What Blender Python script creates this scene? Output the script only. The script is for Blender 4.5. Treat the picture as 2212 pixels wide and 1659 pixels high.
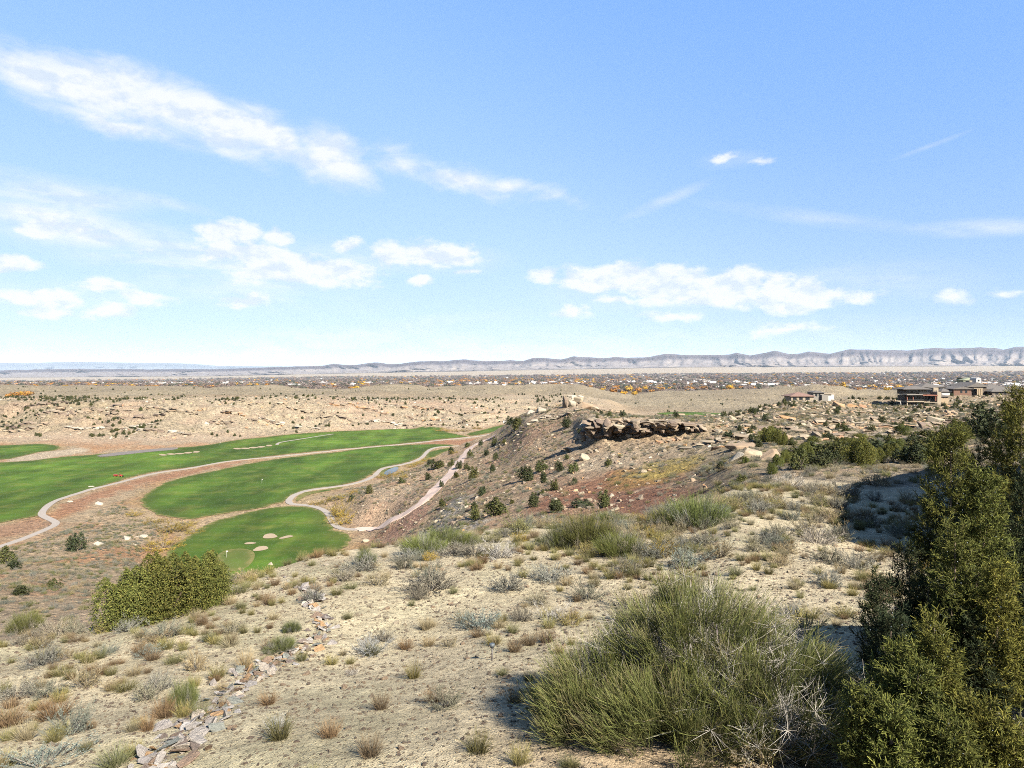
import bpy, bmesh, math, random
import numpy as np
from mathutils import Vector, Matrix, Euler
from mathutils.geometry import delaunay_2d_cdt

for o in list(bpy.data.objects): bpy.data.objects.remove(o)
SC = bpy.context.scene
COL = SC.collection
RNG = np.random.default_rng(11)
random.seed(11)

# ------------------------------------------------------------------ camera, sky, sun, exposure
W0, F, HX, HY = 2212.0, 1474.7, 1106.0, 796.0      # measuring grid of the photograph: width, focal length, centre, eye level
cam_data = bpy.data.cameras.new('camera')
cam_data.sensor_width = 36.0
cam_data.lens = 36.0 * F / W0
cam_data.shift_y = -(829.5 - HY) / W0
cam_data.clip_start = 0.5; cam_data.clip_end = 150000.0
cam = bpy.data.objects.new('camera', cam_data); COL.objects.link(cam)
cam.location = (0, 0, 0); cam.rotation_euler = (math.radians(90), 0, 0)
SC.camera = cam

SUN_EL = math.radians(36.0)
SUN_AZ = math.atan2(0.60, -0.80)                     # direction towards the sun, clockwise from +Y
SUN_DIR = Vector((math.sin(SUN_AZ)*math.cos(SUN_EL), math.cos(SUN_AZ)*math.cos(SUN_EL), math.sin(SUN_EL)))
sl = bpy.data.lights.new('sun', 'SUN'); sl.energy = 5.0; sl.angle = math.radians(0.53); sl.color = (1.0, 0.93, 0.82)
so = bpy.data.objects.new('sun', sl); COL.objects.link(so)
so.rotation_euler = SUN_DIR.to_track_quat('Z', 'Y').to_euler(); so.location = (60, -60, 80)

SC.view_settings.view_transform = 'Standard'; SC.view_settings.look = 'None'
SC.view_settings.gamma = 1.0; SC.view_settings.exposure = 2.2
SC.view_settings.use_curve_mapping = False
SC.render.engine = 'CYCLES'
try:
    SC.cycles.volume_bounces = 0; SC.cycles.max_bounces = 6; SC.cycles.diffuse_bounces = 3
    SC.cycles.transparent_max_bounces = 8
    SC.cycles.use_denoising = False; SC.cycles.filter_width = 1.0; SC.cycles.sample_clamp_direct = 0.7; SC.cycles.sample_clamp_indirect = 0.5
except Exception: pass

world = bpy.data.worlds.new('World'); SC.world = world; world.use_nodes = True
nt = world.node_tree; nt.nodes.clear()
class NB:                                            # terse node builder
    def __init__(s, nt): s.nt = nt
    def n(s, t, **kw):
        nd = s.nt.nodes.new(t)
        for k, v in kw.items(): setattr(nd, k, v)
        return nd
    def link(s, a, b): s.nt.links.new(a, b)
    def _set(s, sock, v):
        if isinstance(v, bpy.types.NodeSocket): s.link(v, sock)
        elif v is not None: sock.default_value = v
    def m(s, op, a, b=None, c=None, clamp=False):
        nd = s.n('ShaderNodeMath', operation=op); nd.use_clamp = clamp
        s._set(nd.inputs[0], a)
        if b is not None: s._set(nd.inputs[1], b)
        if c is not None: s._set(nd.inputs[2], c)
        return nd.outputs[0]
    def vm(s, op, a, b=None, sc=None):
        nd = s.n('ShaderNodeVectorMath', operation=op)
        s._set(nd.inputs[0], a)
        if b is not None: s._set(nd.inputs[1], b)
        if sc is not None: s._set(nd.inputs['Scale'], sc)
        return nd.outputs['Value'] if op in ('LENGTH', 'DOT_PRODUCT', 'DISTANCE') else nd.outputs['Vector']
    def noise(s, vec, scale, detail=4, rough=0.55, dist=0.0, out='Fac'):
        nd = s.n('ShaderNodeTexNoise'); s._set(nd.inputs['Vector'], vec)
        nd.inputs['Scale'].default_value = scale; nd.inputs['Detail'].default_value = detail
        nd.inputs['Roughness'].default_value = rough; nd.inputs['Distortion'].default_value = dist
        return nd.outputs[out]
    def mr(s, v, a, b, c=0.0, d=1.0, smooth=False):
        nd = s.n('ShaderNodeMapRange'); nd.clamp = True
        if smooth: nd.interpolation_type = 'SMOOTHSTEP'
        s._set(nd.inputs[0], v); s._set(nd.inputs[1], a); s._set(nd.inputs[2], b); s._set(nd.inputs[3], c); s._set(nd.inputs[4], d)
        return nd.outputs[0]
    def mix(s, f, a, b, mode='MIX'):
        nd = s.n('ShaderNodeMix', data_type='RGBA', blend_type=mode); nd.clamp_factor = True
        s._set(nd.inputs[0], f); s._set(nd.inputs[6], a); s._set(nd.inputs[7], b)
        return nd.outputs[2]
    def xyz(s, x, y, z):
        nd = s.n('ShaderNodeCombineXYZ')
        for i, v in enumerate((x, y, z)): s._set(nd.inputs[i], v)
        return nd.outputs[0]

b = NB(nt)
sky = b.n('ShaderNodeTexSky'); sky.sky_type = 'NISHITA'; sky.sun_disc = False
sky.sun_elevation = SUN_EL; sky.sun_rotation = SUN_AZ
sky.altitude = 1450; sky.air_density = 1.0; sky.dust_density = 0.7; sky.ozone_density = 1.6
tc = b.n('ShaderNodeTexCoord'); D = tc.outputs['Generated']
sep = b.n('ShaderNodeSeparateXYZ'); b.link(D, sep.inputs[0])
az = b.m('ARCTAN2', sep.outputs[0], sep.outputs[1]); el = b.m('ARCSINE', sep.outputs[2])
AE = b.xyz(az, el, 0.0)
warp = b.vm('SUBTRACT', b.noise(b.vm('MULTIPLY', D, (1, 1, 2.2)), 7.0, 6, 0.62, out='Color'), (0.5, 0.5, 0.5))
AEw = b.vm('ADD', AE, b.vm('MULTIPLY', warp, (0.085, 0.045, 0.0)))
def pae(xd, yd):
    u, v = (xd - HX) / F, (HY - yd) / F
    return math.atan2(u, 1.0), math.atan2(v, math.hypot(u, 1.0))
def blob(xd, yd, rx, ry, w, tilt=0.0, src=None):
    a, e = pae(xd, yd)
    a2, _ = pae(xd + rx, yd); _, e2 = pae(xd, yd - ry)
    mp = b.n('ShaderNodeMapping', vector_type='TEXTURE')
    b.link(src or AEw, mp.inputs[0])
    mp.inputs['Location'].default_value = (a, e, 0); mp.inputs['Rotation'].default_value = (0, 0, math.radians(tilt))
    mp.inputs['Scale'].default_value = (max(a2 - a, 1e-3), max(e2 - e, 1e-3), 1)
    r = b.vm('LENGTH', mp.outputs[0])
    return b.m('MULTIPLY', b.m('SUBTRACT', 1.0, r), w)
def union(lst):
    o = lst[0]
    for q in lst[1:]: o = b.m('SMOOTH_MAX', o, q, 0.25)
    return o
cumulus = [(105,506,60,27,1),(20,572,75,20,1),(492,500,95,30,1.1),(600,510,40,22,1),(560,550,160,30,1.15),(640,585,190,44,1.3),(742,530,45,18,.8),
 (835,554,50,28,1),(925,556,130,34,1.05),(905,603,34,14,.8),(1010,592,40,9,.7),(75,645,92,30,.95),(90,672,80,18,.7),(225,618,75,26,.95),(310,640,75,17,.6),(240,670,75,20,.8),
 (530,648,78,21,.8),(1175,602,40,24,1.0),(1290,610,130,40,1.35),(1350,592,90,34,1.3),(1430,610,140,42,1.35),(1530,634,170,44,1.3),(1605,612,70,34,1.3),(1720,640,140,38,1.25),
 (1680,610,50,22,1.0),(1865,638,85,19,.8),(1340,655,75,14,.8),(1235,677,48,14,.8),(1580,342,46,15,.8),(1655,352,30,12,.5),(1460,690,70,14,.55),(1700,712,120,16,.45),(2050,650,40,24,.5),(2180,636,60,12,.5),
 (360,545,60,20,.5),(0,512,20,12,.6)]
ci = [(60,158,150,62,1.0,-14),(200,195,210,62,1.1,-12),(345,225,170,66,1.1,-18),(480,272,170,52,1.1,-24),(610,310,150,50,1.1,-24),(720,338,110,66,1.1,-20),
 (900,362,110,42,.9,-14),(1000,385,130,40,.9,-14),(1110,412,120,24,.75,-8),(250,268,210,20,.6,-8)]
faint = [(600,560,280,66,.9,0),(1480,632,400,54,.8,0),(130,645,240,60,.8,0),(930,560,200,42,.6,0),(110,505,110,34,.5,0),(1580,345,90,24,.4,0),(150,410,220,36,.9,-6),(330,428,170,18,.6,-10),(1440,432,120,17,.62,20),(2130,492,230,26,.75,-4),(1750,470,330,22,.4,-12),(230,520,380,90,.9,-16),(520,600,380,90,.7,-10),(60,450,260,70,.7,-4),(1930,600,280,60,.45,-6),
 (900,700,330,22,.5,6),(500,765,900,70,.55,0),(1500,730,900,52,.5,0),(850,750,500,60,.4,0),(2010,315,110,7,.4,14)]
n1 = b.noise(b.vm('MULTIPLY', D, (1, 1, 2.0)), 22.0, 8, 0.6)
n2 = b.noise(b.vm('MULTIPLY', D, (1, 1, 2.6)), 9.0, 7, 0.6, 0.6)
Sc = b.m('ADD', union([blob(*q) for q in cumulus]), b.m('MULTIPLY', b.m('SUBTRACT', n1, 0.5), 1.9))
Si = b.m('ADD', union([blob(*q) for q in ci]), b.m('MULTIPLY', b.m('SUBTRACT', n2, 0.5), 2.0))
fb = [b.m('MAXIMUM', blob(*q, src=AE), 0.0) for q in faint]
Sf = fb[0]
for q in fb[1:]: Sf = b.m('ADD', Sf, q)
# elsewhere the same fair-weather sky goes on
outw = b.mr(b.m('ABSOLUTE', az), 0.75, 1.0)
n3 = b.noise(b.vm('MULTIPLY', D, (1, 1, 3.0)), 4.0, 8, 0.6)
band = b.m('MULTIPLY', b.mr(el, 0.02, 0.10), b.mr(el, 0.75, 0.35))
So = b.m('MULTIPLY', b.m('MULTIPLY', b.mr(n3, 0.55, 0.72, 0, 1, True), band), outw)
ac = b.m('MULTIPLY', b.mr(Sc, -0.10, 0.55, 0, 1, True), 0.9)
ai = b.m('MULTIPLY', b.mr(Si, -0.25, 0.9, 0, 1, True), 0.92)
n4 = b.noise(b.vm('MULTIPLY', D, (1, 1, 5.0)), 5.0, 6, 0.65, 0.3)
af = b.m('MULTIPLY', b.m('MULTIPLY', Sf, b.mr(n4, 0.35, 0.65, 0.15, 1.0)), 0.9, clamp=True)
alpha = b.m('MAXIMUM', b.m('MAXIMUM', ac, ai), b.m('MAXIMUM', af, So))
gr = b.n('ShaderNodeValToRGB'); b.link(b.mr(el, -0.02, 0.9), gr.inputs[0]); gr.color_ramp.interpolation = 'B_SPLINE'
GS = [(0.0, (3.0,3.6,4.25)), (.07, (2.95,3.7,4.5)), (.20, (2.5,3.55,4.75)), (.36, (1.95,3.15,4.85)), (.58, (1.4,2.65,4.9)), (.85, (.95,2.1,4.6)), (1.0, (.8,1.9,4.3))]
for i_, (p_, c_) in enumerate(GS):
    e_ = gr.color_ramp.elements[i_] if i_ < 2 else gr.color_ramp.elements.new(p_)
    e_.position = p_; e_.color = (c_[0]/10, c_[1]/10, c_[2]/10, 1)
skyc = b.mix(1.0, sky.outputs[0], (1.00, 1.10, 1.36, 1), 'MULTIPLY')
deep = b.mr(b.vm('DOT_PRODUCT', D, (0.56, 0.52, 0.645)), 0.60, 1.0, 0.0, 0.6, True)
skyb = b.mix(deep, b.mix(0.88, skyc, b.vm('MULTIPLY', gr.outputs[0], (10.6, 10.6, 10.6))), (.95, 2.15, 5.2, 1))
n1s = b.noise(b.vm('MULTIPLY', b.vm('ADD', D, (0.006, 0, 0.012)), (1, 1, 2.0)), 22.0, 5, 0.6)
shade = b.mr(b.m('SUBTRACT', n1, n1s), -0.13, 0.05, 0.0, 1.0)
cc = b.mix(shade, (3.85, 4.3, 4.9, 1), (5.0, 5.1, 5.2, 1))
final = b.mix(alpha, skyb, cc)
final = b.mix(b.mr(el, -0.02, 0.0), (1.6, 1.5, 1.3, 1), final)
bg = b.n('ShaderNodeBackground'); b.link(b.vm('MULTIPLY', final, (.86, .86, .86)), bg.inputs[0]); bg.inputs[1].default_value = 0.050
wo = b.n('ShaderNodeOutputWorld'); b.link(bg.outputs[0], wo.inputs[0])
world.cycles.sampling_method = 'MANUAL'; world.cycles.sample_map_resolution = 512

# ------------------------------------------------------------------ helpers
def tag(o, label=None, cat=None, group=None, kind=None):
    if label: o['label'] = label
    if cat: o['category'] = cat
    if group: o['group'] = group
    if kind: o['kind'] = kind
    return o
def empty(name, loc=(0,0,0), rz=0.0, s=1.0):
    o = bpy.data.objects.new(name, None); COL.objects.link(o)
    o.location = loc; o.rotation_euler = (0, 0, rz); o.scale = (s, s, s); o.empty_display_size = 0.2
    return o
def mesh_np(name, V, Fc, mats=(), attrs=None, smooth=False, midx=None):
    """Fc: (n,3) or (n,4) int array"""
    me = bpy.data.meshes.new(name)
    V = np.asarray(V, np.float32); Fc = np.asarray(Fc, np.int32)
    k = Fc.shape[1]
    me.vertices.add(len(V)); me.vertices.foreach_set('co', V.ravel())
    me.loops.add(Fc.size); me.loops.foreach_set('vertex_index', Fc.ravel())
    me.polygons.add(len(Fc))
    me.polygons.foreach_set('loop_start', np.arange(0, Fc.size, k, dtype=np.int32))
    me.polygons.foreach_set('loop_total', np.full(len(Fc), k, np.int32))
    me.polygons.foreach_set('use_smooth', np.full(len(Fc), bool(smooth)))
    for m in mats: me.materials.append(m)
    if midx is not None: me.polygons.foreach_set('material_index', np.asarray(midx, np.int32))
    me.update(calc_edges=True)
    for an, av in (attrs or {}).items():
        av = np.asarray(av, np.float32)
        if av.ndim == 1:
            a = me.attributes.new(an, 'FLOAT', 'POINT'); a.data.foreach_set('value', av)
        else:
            if av.shape[1] == 3: av = np.concatenate([av, np.ones((len(av), 1), np.float32)], 1)
            a = me.attributes.new(an, 'FLOAT_COLOR', 'POINT'); a.data.foreach_set('color', av.ravel())
    return me
def obj(name, me, parent=None, loc=None):
    o = bpy.data.objects.new(name, me); COL.objects.link(o)
    if parent is not None: o.parent = parent
    if loc is not None: o.location = loc
    return o
def copy_tree(o, parent=None):
    c = o.copy(); COL.objects.link(c); c.parent = parent
    for ch in o.children: copy_tree(ch, c)
    return c

# lattice gradient-free value noise
def _h(ix, iy, seed):
    n = (ix.astype(np.int64) * 374761393 + iy.astype(np.int64) * 668265263 + seed * 1442695041) & 0x7fffffff
    n = ((n ^ (n >> 13)) * 1274126177) & 0x7fffffff
    n = (n ^ (n >> 16)) & 0xffff
    return n.astype(np.float32) / 32767.5 - 1.0
def vnoise(x, y, seed=0):
    x = np.asarray(x, np.float64); y = np.asarray(y, np.float64)
    ix = np.floor(x); iy = np.floor(y); fx = x - ix; fy = y - iy
    fx = fx*fx*fx*(fx*(fx*6-15)+10); fy = fy*fy*fy*(fy*(fy*6-15)+10)
    a = _h(ix, iy, seed); c = _h(ix+1, iy, seed); d = _h(ix, iy+1, seed); e = _h(ix+1, iy+1, seed)
    return (a*(1-fx)+c*fx)*(1-fy) + (d*(1-fx)+e*fx)*fy
def fbm(x, y, oct=4, seed=0, gain=0.5, lac=2.03):
    s = 0.0; a = 1.0; t = 0.0
    for i in range(oct):
        s = s + a*vnoise(x, y, seed+i*17); t += a; a *= gain; x = x*lac + 3.1; y = y*lac - 7.7
    return s / t
def ridged(x, y, oct=4, seed=0):
    s = 0.0; a = 1.0; t = 0.0
    for i in range(oct):
        s = s + a*(1-np.abs(vnoise(x, y, seed+i*13))*2); t += a; a *= 0.5; x = x*2.1+1.7; y = y*2.1
    return s / t
def sstep(a, b_, v):
    t = np.clip((np.asarray(v, float) - a) / (b_ - a), 0, 1); return t*t*(3-2*t)

# ------------------------------------------------------------------ terrain heights
# columns of the survey: for each bearing a profile of (distance, eye-line reading) from near to far
T = {
0:   [(13,1659),(18,1530),(26,1392),(45,1500),(75,1385),(120,1270),(170,1225),(215,1195),(300,1112),(430,1016),(556,966),(640,944),(760,865),(1100,852)],
300: [(12,1659),(18,1500),(30,1338),(50,1480),(88,1330),(120,1290),(170,1245),(210,1200),(300,1110),(400,1032),(520,977.5),(610,945),(740,868),(1100,851)],
450: [(11.5,1659),(19,1470),(34,1280),(55,1400),(98,1320),(135,1300),(185,1260),(225,1215),(300,1110),(400,1032),(540,971),(630,944),(760,868),(1100,850)],
600: [(11,1659),(20,1440),(38,1230),(60,1330),(110,1300),(160,1290),(215,1235),(260,1159),(300,1110.6),(400,1032),(560,964.5),(650,942),(780,867),(1150,849)],
750: [(10.7,1659),(21,1420),(42,1190),(62,1290),(115,1290),(165,1275),(215,1220),(262,1152),(300,1084),(375,1047),(560,964.5),(700,929),(840,868),(1200,849)],
900: [(10.5,1659),(22,1400),(45,1174),(65,1265),(115,1290),(160,1190),(208,1152),(262,1086),(340,1030),(470,997),(600,953),(740,924),(900,869),(1300,850)],
1000:[(10.3,1659),(22,1390),(46,1158),(68,1250),(130,1150),(170,1110),(230,1062),(310,1016),(390,985),(480,966),(620,948),(720,927),(900,869),(1300,850)],
1060:[(10.3,1659),(22,1380),(48,1147),(70,1240),(128,1136),(165,1088),(220,1040),(320,990),(430,950),(490,938),(600,952),(760,920),(920,870),(1300,850)],
1150:[(10.2,1659),(22,1375),(49,1139),(72,1230),(115,1122),(150,1072),(200,1020),(270,956),(330,910),(380,890),(520,925),(800,912),(980,868),(1300,850)],
1230:[(10.1,1659),(22,1370),(50,1133),(73,1225),(108,1112),(145,1060),(180,1010),(230,955),(290,905),(340,877),(450,900),(800,905),(1000,866),(1300,851)],
1300:[(10,1659),(22,1365),(50,1129),(75,1220),(105,1108),(140,1055),(170,1005),(199,958),(206,912),(270,898),(340,889),(800,900),(1000,872),(1400,862)],
1400:[(10,1659),(22,1360),(51,1120),(75,1190),(100,1098),(130,1046),(162,998),(194,954),(201,915),(265,905),(340,901),(700,908),(950,896),(1150,881)],
1500:[(9.9,1659),(22,1355),(54,1100),(75,1135),(97,1070),(125,1028),(155,985),(190,950),(197,917),(260,906),(340,902),(700,915),(950,896),(1150,881)],
1600:[(9.8,1659),(22,1345),(60,1055),(73,1075),(92,1030),(117,995),(147,965),(185,940),(215,920),(280,905),(350,893),(600,905),(950,893),(1200,876)],
1700:[(9.7,1659),(22,1340),(60,1056),(72,1044),(92,1012),(118,985),(150,955),(200,930),(260,905),(330,884),(400,870),(560,890),(950,885),(1400,864)],
1800:[(9.6,1659),(22,1335),(55,1078),(69,1042),(91,1006),(120,975),(155,950),(205,925),(270,903),(340,885),(430,867),(540,868),(900,880),(1400,862)],
1900:[(9.5,1659),(22,1330),(52,1105),(68,1048),(90,1008),(120,975),(160,948),(220,925),(300,900),(400,880),(470,862),(550,857),(900,875),(1400,862)],
2212:[(9,1659),(22,1320),(52,1100),(68,1045),(90,1005),(120,970),(160,945),(220,918),(300,892),(400,872),(470,856),(560,852),(900,875),(1400,862)],
}
LSK = [(-600,834),(0,833.7),(200,833),(417,839),(450,841.5),(533,835.5),(567,832.7),(667,841.5),(737,843.5),(854,832.7),(920,843.5),(960,840),(1014,835.5),(1097,837),(1180,831.8),(1254,832),(1304,844),(1371,855),(1420,848),(1475,845),(1575,845.5),(1675,840),(1758,832),(1808,835),(1841,845),(1908,846),(2212,846),(2900,840)]
BASEROW = [(-600,825),(0,823.5),(737,814.5),(1400,808.5),(2212,803.5),(2900,803)]
APRON = [(-600,817),(0,815),(450,812),(737,806),(1106,799),(1474,792.5),(2212,789),(2900,789)]
def f1(tab, x):
    t = np.array(tab, float); return np.interp(x, t[:, 0], t[:, 1])
def pchip(xk, yk, x):
    xk = np.asarray(xk, float); yk = np.asarray(yk, float)
    h = np.diff(xk); d = np.diff(yk) / h
    m = np.zeros(len(xk)); m[0] = d[0]; m[-1] = d[-1]
    for i in range(1, len(xk)-1):
        if d[i-1]*d[i] > 0:
            w1 = 2*h[i]+h[i-1]; w2 = h[i]+2*h[i-1]
            m[i] = (w1+w2)/(w1/d[i-1]+w2/d[i])
    x = np.clip(x, xk[0], xk[-1])
    i = np.clip(np.searchsorted(xk, x, side='right')-1, 0, len(xk)-2)
    t = (x-xk[i])/h[i]; t2 = t*t; t3 = t2*t
    return (2*t3-3*t2+1)*yk[i] + (t3-2*t2+t)*h[i]*m[i] + (-2*t3+3*t2)*yk[i+1] + (t3-t2)*h[i]*m[i+1]
cx = np.array(sorted(T)); NK = 14
KY = np.array([[T[c][k][0] for c in cx] for k in range(NK)], float)
KR = np.array([[T[c][k][1] for c in cx] for k in range(NK)], float)

XD = np.concatenate([np.linspace(-1500, -90, 70, endpoint=False), np.arange(-90, 2302, 3.6), np.linspace(2305, 3700, 70)])
U = (XD - HX) / F
YV = np.concatenate([np.exp(np.linspace(math.log(3.0), math.log(9.0), 10, endpoint=False)),
                     np.exp(np.linspace(math.log(9.0), math.log(600), 425, endpoint=False)),
                     np.exp(np.linspace(math.log(600), math.log(1000), 190, endpoint=False)), np.exp(np.linspace(math.log(1000), math.log(1500), 36, endpoint=False)),
                     np.exp(np.linspace(math.log(1500), math.log(4600), 45, endpoint=False)),
                     np.exp(np.linspace(math.log(4600), math.log(17500), 22))])
NU, NY = len(XD), len(YV)
LY = np.log(YV)
Z = np.zeros((NY, NU)); CREST = np.zeros(NU); FAR_I = np.zeros(NU)
for j, xd in enumerate(XD):
    xc = min(max(xd, 0), 2212)
    ys = [pchip(cx, np.log(KY[k]), np.array([xc]))[0] for k in range(NK)]
    rs = [pchip(cx, KR[k], np.array([xc]))[0] for k in range(NK)]
    zz = [-(r-HY)/F*math.exp(y) for r, y in zip(rs, ys)]
    CREST[j] = math.exp(ys[2]); FAR_I[j] = math.exp(ys[11])
    YL = 1650 + 120*math.sin(xd/170.0)
    ys = [math.log(3.0)] + ys; zz = [zz[0]+0.9] + zz
    zl = -(f1(LSK, xd)-HY)/F*YL
    ys += [math.log(YL), math.log(2400), math.log(4600), math.log(13000), math.log(17500)]
    zv = -(f1([(0,838),(1304,850),(2212,853)], xd)-HY)/F*2400
    zn = -(f1([(0,829),(1304,828),(2212,829)], xd)-HY)/F*4600
    zz += [zl, min(zv, zl-8), zn, -(f1(BASEROW, xd)-HY)/F*13000, -(f1(APRON, xd)-HY)/F*17500]
    Z[:, j] = pchip(ys, zz, LY)
X2 = YV[:, None]*U[None, :]; Y2 = np.broadcast_to(YV[:, None], (NY, NU))
# lateral smoothing of the survey creases (not across far skyline detail)
for _ in range(4):
    Z[:, 1:-1] = 0.5*Z[:, 1:-1] + 0.25*(Z[:, :-2]+Z[:, 2:])

GZ = -64.0
def gp(xd, yd, z=GZ):
    Y = -z/((yd-HY)/F); return ((xd-HX)/F*Y, Y)
FAIR1 = [(-260,1012),(0,1000),(67,995),(133,987),(200,983),(283,976.5),(333,972),(443,963),(500,953),(567,944),(667,935),(737,932),(800,929.5),(870,926.5),(897,926.5),(910,921.5),(930,921),(947,922),(957,926),(950,929),(985,938),(1014,943),(997,945),(960,948),(897,955.5),(813,963),(740,970),(664,976.5),(600,983),(530,993),(450,1005),(400,1011),(333,1020),(300,1027),(267,1036.5),(235,1046),(200,1056),(175,1063),(150,1071.5),(123,1085),(108,1096),(95,1106),(87,1115),(60,1119),(33,1123),(0,1130),(-260,1160)]
FAIRX = [(-260,970),(0,963),(60,959),(110,959.5),(132,965),(126,972),(100,974),(80,976),(55,984),(30,990),(13,994),(-260,1001)]
FAIRE = [(1003,938),(1045,928),(1088,917),(1100,918),(1086,926),(1063,934),(1035,939.5),(1017,942)]
FAIR2 = [(305,1085),(306,1078),(313,1069.5),(333,1055),(360,1041.5),(400,1031.5),(473,1015),(520,1005),(567,996.5),(615,989),(667,983),(737,976.5),(780,969),(840,963),(897,960),(963,960),(983,962.5),(977,965),(950,966),(930,969),(920,977),(913,984),(900,991),(880,999),(855,1005),(830,1009),(815,1017),(800,1027),(764,1042),(724,1049.5),(664,1058),(633,1069),(617,1083),(590,1091),(567,1096.5),(535,1102),(500,1106.5),(450,1115),(407,1121.5),(385,1120),(360,1116.5),(333,1108),(318,1100),(308,1092)]
FAIR2B = [(823,1028),(821,1020),(830,1013),(855,1008.5),(877,1006),(897,999),(917,991),(923,980),(930,974),(955,970),(984,966.5),(973,972),(947,981.5),(925,992),(904,1001.5),(880,1005),(863,1008),(844,1016.5),(830,1028)]
FAIR2C = [(640,1076),(655,1066),(700,1058),(740,1051),(741,1054),(700,1063),(668,1070),(650,1078),(640,1084)]
FAIR3 = [(655,1094),(675,1096),(690,1102),(703,1110),(709,1120),(712,1133),(722,1143),(742,1150),(754,1161),(752,1175),(737,1186),(714,1195),(690,1207),(655,1222),(610,1232),(560,1243),(500,1262),(420,1262),(372,1245),(358,1215),(363,1196),(375,1178),(400,1163),(427,1145),(447,1131.5),(500,1115),(567,1100),(610,1095)]
GREEN = [(466,1212),(470,1200),(485,1192),(510,1187),(535,1188),(552,1196),(548,1214),(530,1230),(500,1237),(476,1230)]
PATH1 = [(-260,1272),(0,1182),(67,1158),(105,1142),(119,1135),(122,1129),(112,1124),(95,1117),(88,1112),(98,1098),(112,1087),(127,1080),(167,1066.5),(200,1056),(233,1049.5),(283,1036.5),(333,1023),(400,1014.5),(467,1001.5),(533,993),(633,983),(737,972),(820,964.5),(900,957),(960,950),(1000,946.5),(1040,942),(1078,935)]
PATH2 = [(997,964),(960,965),(940,967),(925,973),(919,980),(914,986),(905,992),(890,998),(866,1005),(840,1009),(825,1013),(815,1021),(806,1030),(774,1043.5),(724,1052),(690,1056),(665,1060.5),(645,1067),(631,1074),(623,1082),(625,1088),(632,1090.5),(650,1091),(670,1093),(685,1097),(700,1103),(711,1112),(716,1122),(722,1134),(735,1142),(757,1144),(785,1143)]
ROAD = [(770,1145),(800,1141),(828,1133),(850,1123),(880,1108),(900,1094),(920,1079),(937,1062),(952,1046),(968,1030),(982,1013),(992,998),(1003,983),(1016,967),(1032,958),(1050,951),(1066,944)]
PATHN = [(598,961.5),(601,957),(620,953),(650,949),(680,944),(720,938)]
BUNKERS = [(583,1159.5,18,4.6,-4),(618.5,1162,14,3.2,-8),(540,1175.5,13,2.4,-6),(563.5,1188,19,4,-6)]
ROUGHS = [(388,981,45,5.5,-6),(547,967,43,5.5,-2)]
REDW = [(1060,944),(1020,948),(990,950),(940,953),(890,958),(905,960),(960,960),(990,962),(1010,963),(1035,957)]
REDW2 = [(540,992),(450,1006),(333,1026),(260,1045),(180,1067),(135,1086),(110,1105),(103,1115),(122,1126),(132,1120),(160,1112),(215,1090),(245,1066),(300,1050),(360,1037),(430,1022),(520,1003)]
REDW3 = [(-200,1150),(0,1133),(60,1123),(95,1118),(108,1128),(95,1140),(30,1155),(0,1166),(-200,1230)]
PONDS = [[(828,1022),(840,1014),(858,1008),(862,1014),(850,1021),(836,1026)],[(934,996),(952,988),(975,979),(990,971),(982,975),(962,986),(945,995)]]
PONDL = [(205,985),(260,977),(330,971),(385,967),(383,972),(330,976),(270,983),(220,989)]
ROCKL = [(15,996),(60,983),(110,975),(180,970),(178,976),(120,986),(60,995)]
def gpoly(P): return np.array([gp(*p) for p in P])
def smooth_poly(P, n=3, closed=True):
    P = np.asarray(P, float)
    for _ in range(n):
        if closed:
            Q = np.roll(P, -1, 0); P = np.stack([0.75*P+0.25*Q, 0.25*P+0.75*Q], 1).reshape(-1, 2)
        else:
            A, B_ = P[:-1], P[1:]; M = np.stack([0.75*A+0.25*B_, 0.25*A+0.75*B_], 1).reshape(-1, 2)
            P = np.concatenate([P[:1], M, P[-1:]])
    return P
def inpoly(px, py, P):
    ins = np.zeros(px.shape, bool); n = len(P); j = n-1
    for i in range(n):
        xi, yi = P[i]; xj, yj = P[j]
        c = ((yi > py) != (yj > py)) & (px < (xj-xi)*(py-yi)/((yj-yi) if yj != yi else 1e-9)+xi)
        ins ^= c; j = i
    return ins
def distline(px, py, P, closed=True):
    d = np.full(px.shape, 1e9); n = len(P)
    for i in range(n if closed else n-1):
        a = P[i]; c = P[(i+1) % n]; e = c-a; L = max((e*e).sum(), 1e-9)
        t = np.clip(((px-a[0])*e[0]+(py-a[1])*e[1])/L, 0, 1)
        d = np.minimum(d, (px-a[0]-t*e[0])**2+(py-a[1]-t*e[1])**2)
    return np.sqrt(d)
def sdist(px, py, P):
    d = distline(px, py, P); return np.where(inpoly(px, py, P), -d, d)
G1, GX, GE, G2_, G2B, G2C, G3, GG = [smooth_poly(gpoly(p), 2) for p in (FAIR1, FAIRX, FAIRE, FAIR2, FAIR2B, FAIR2C, FAIR3, GREEN)]
P1, P2, PN = [smooth_poly(gpoly(p), 2, False) for p in (PATH1, PATH2, PATHN)]
gi0 = np.searchsorted(YV, 175); gi1 = np.searchsorted(YV, 830)
gx, gy = X2[gi0:gi1], Y2[gi0:gi1]
dg = np.full(gx.shape, 1e9)
for P in (G1, GX, GE, G2_, G2B, G2C, G3): dg = np.minimum(dg, sdist(gx, gy, P[::2]))
dp1 = distline(gx, gy, P1[::2], False); dp2 = distline(gx, gy, P2[::2], False)
dr = [sdist(gx, gy, smooth_poly(gpoly(p), 1)) for p in (REDW, REDW2, REDW3)]
dall = np.minimum(np.minimum(dg, np.minimum(dp1, dp2)-1.5), np.minimum(np.minimum(dr[0], dr[1]), dr[2]))
und = 0.5*fbm(gx/40, gy/40, 3, 5)
def golf_und(x, y): return 0.5*fbm(x/40, y/40, 3, 5)
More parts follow.
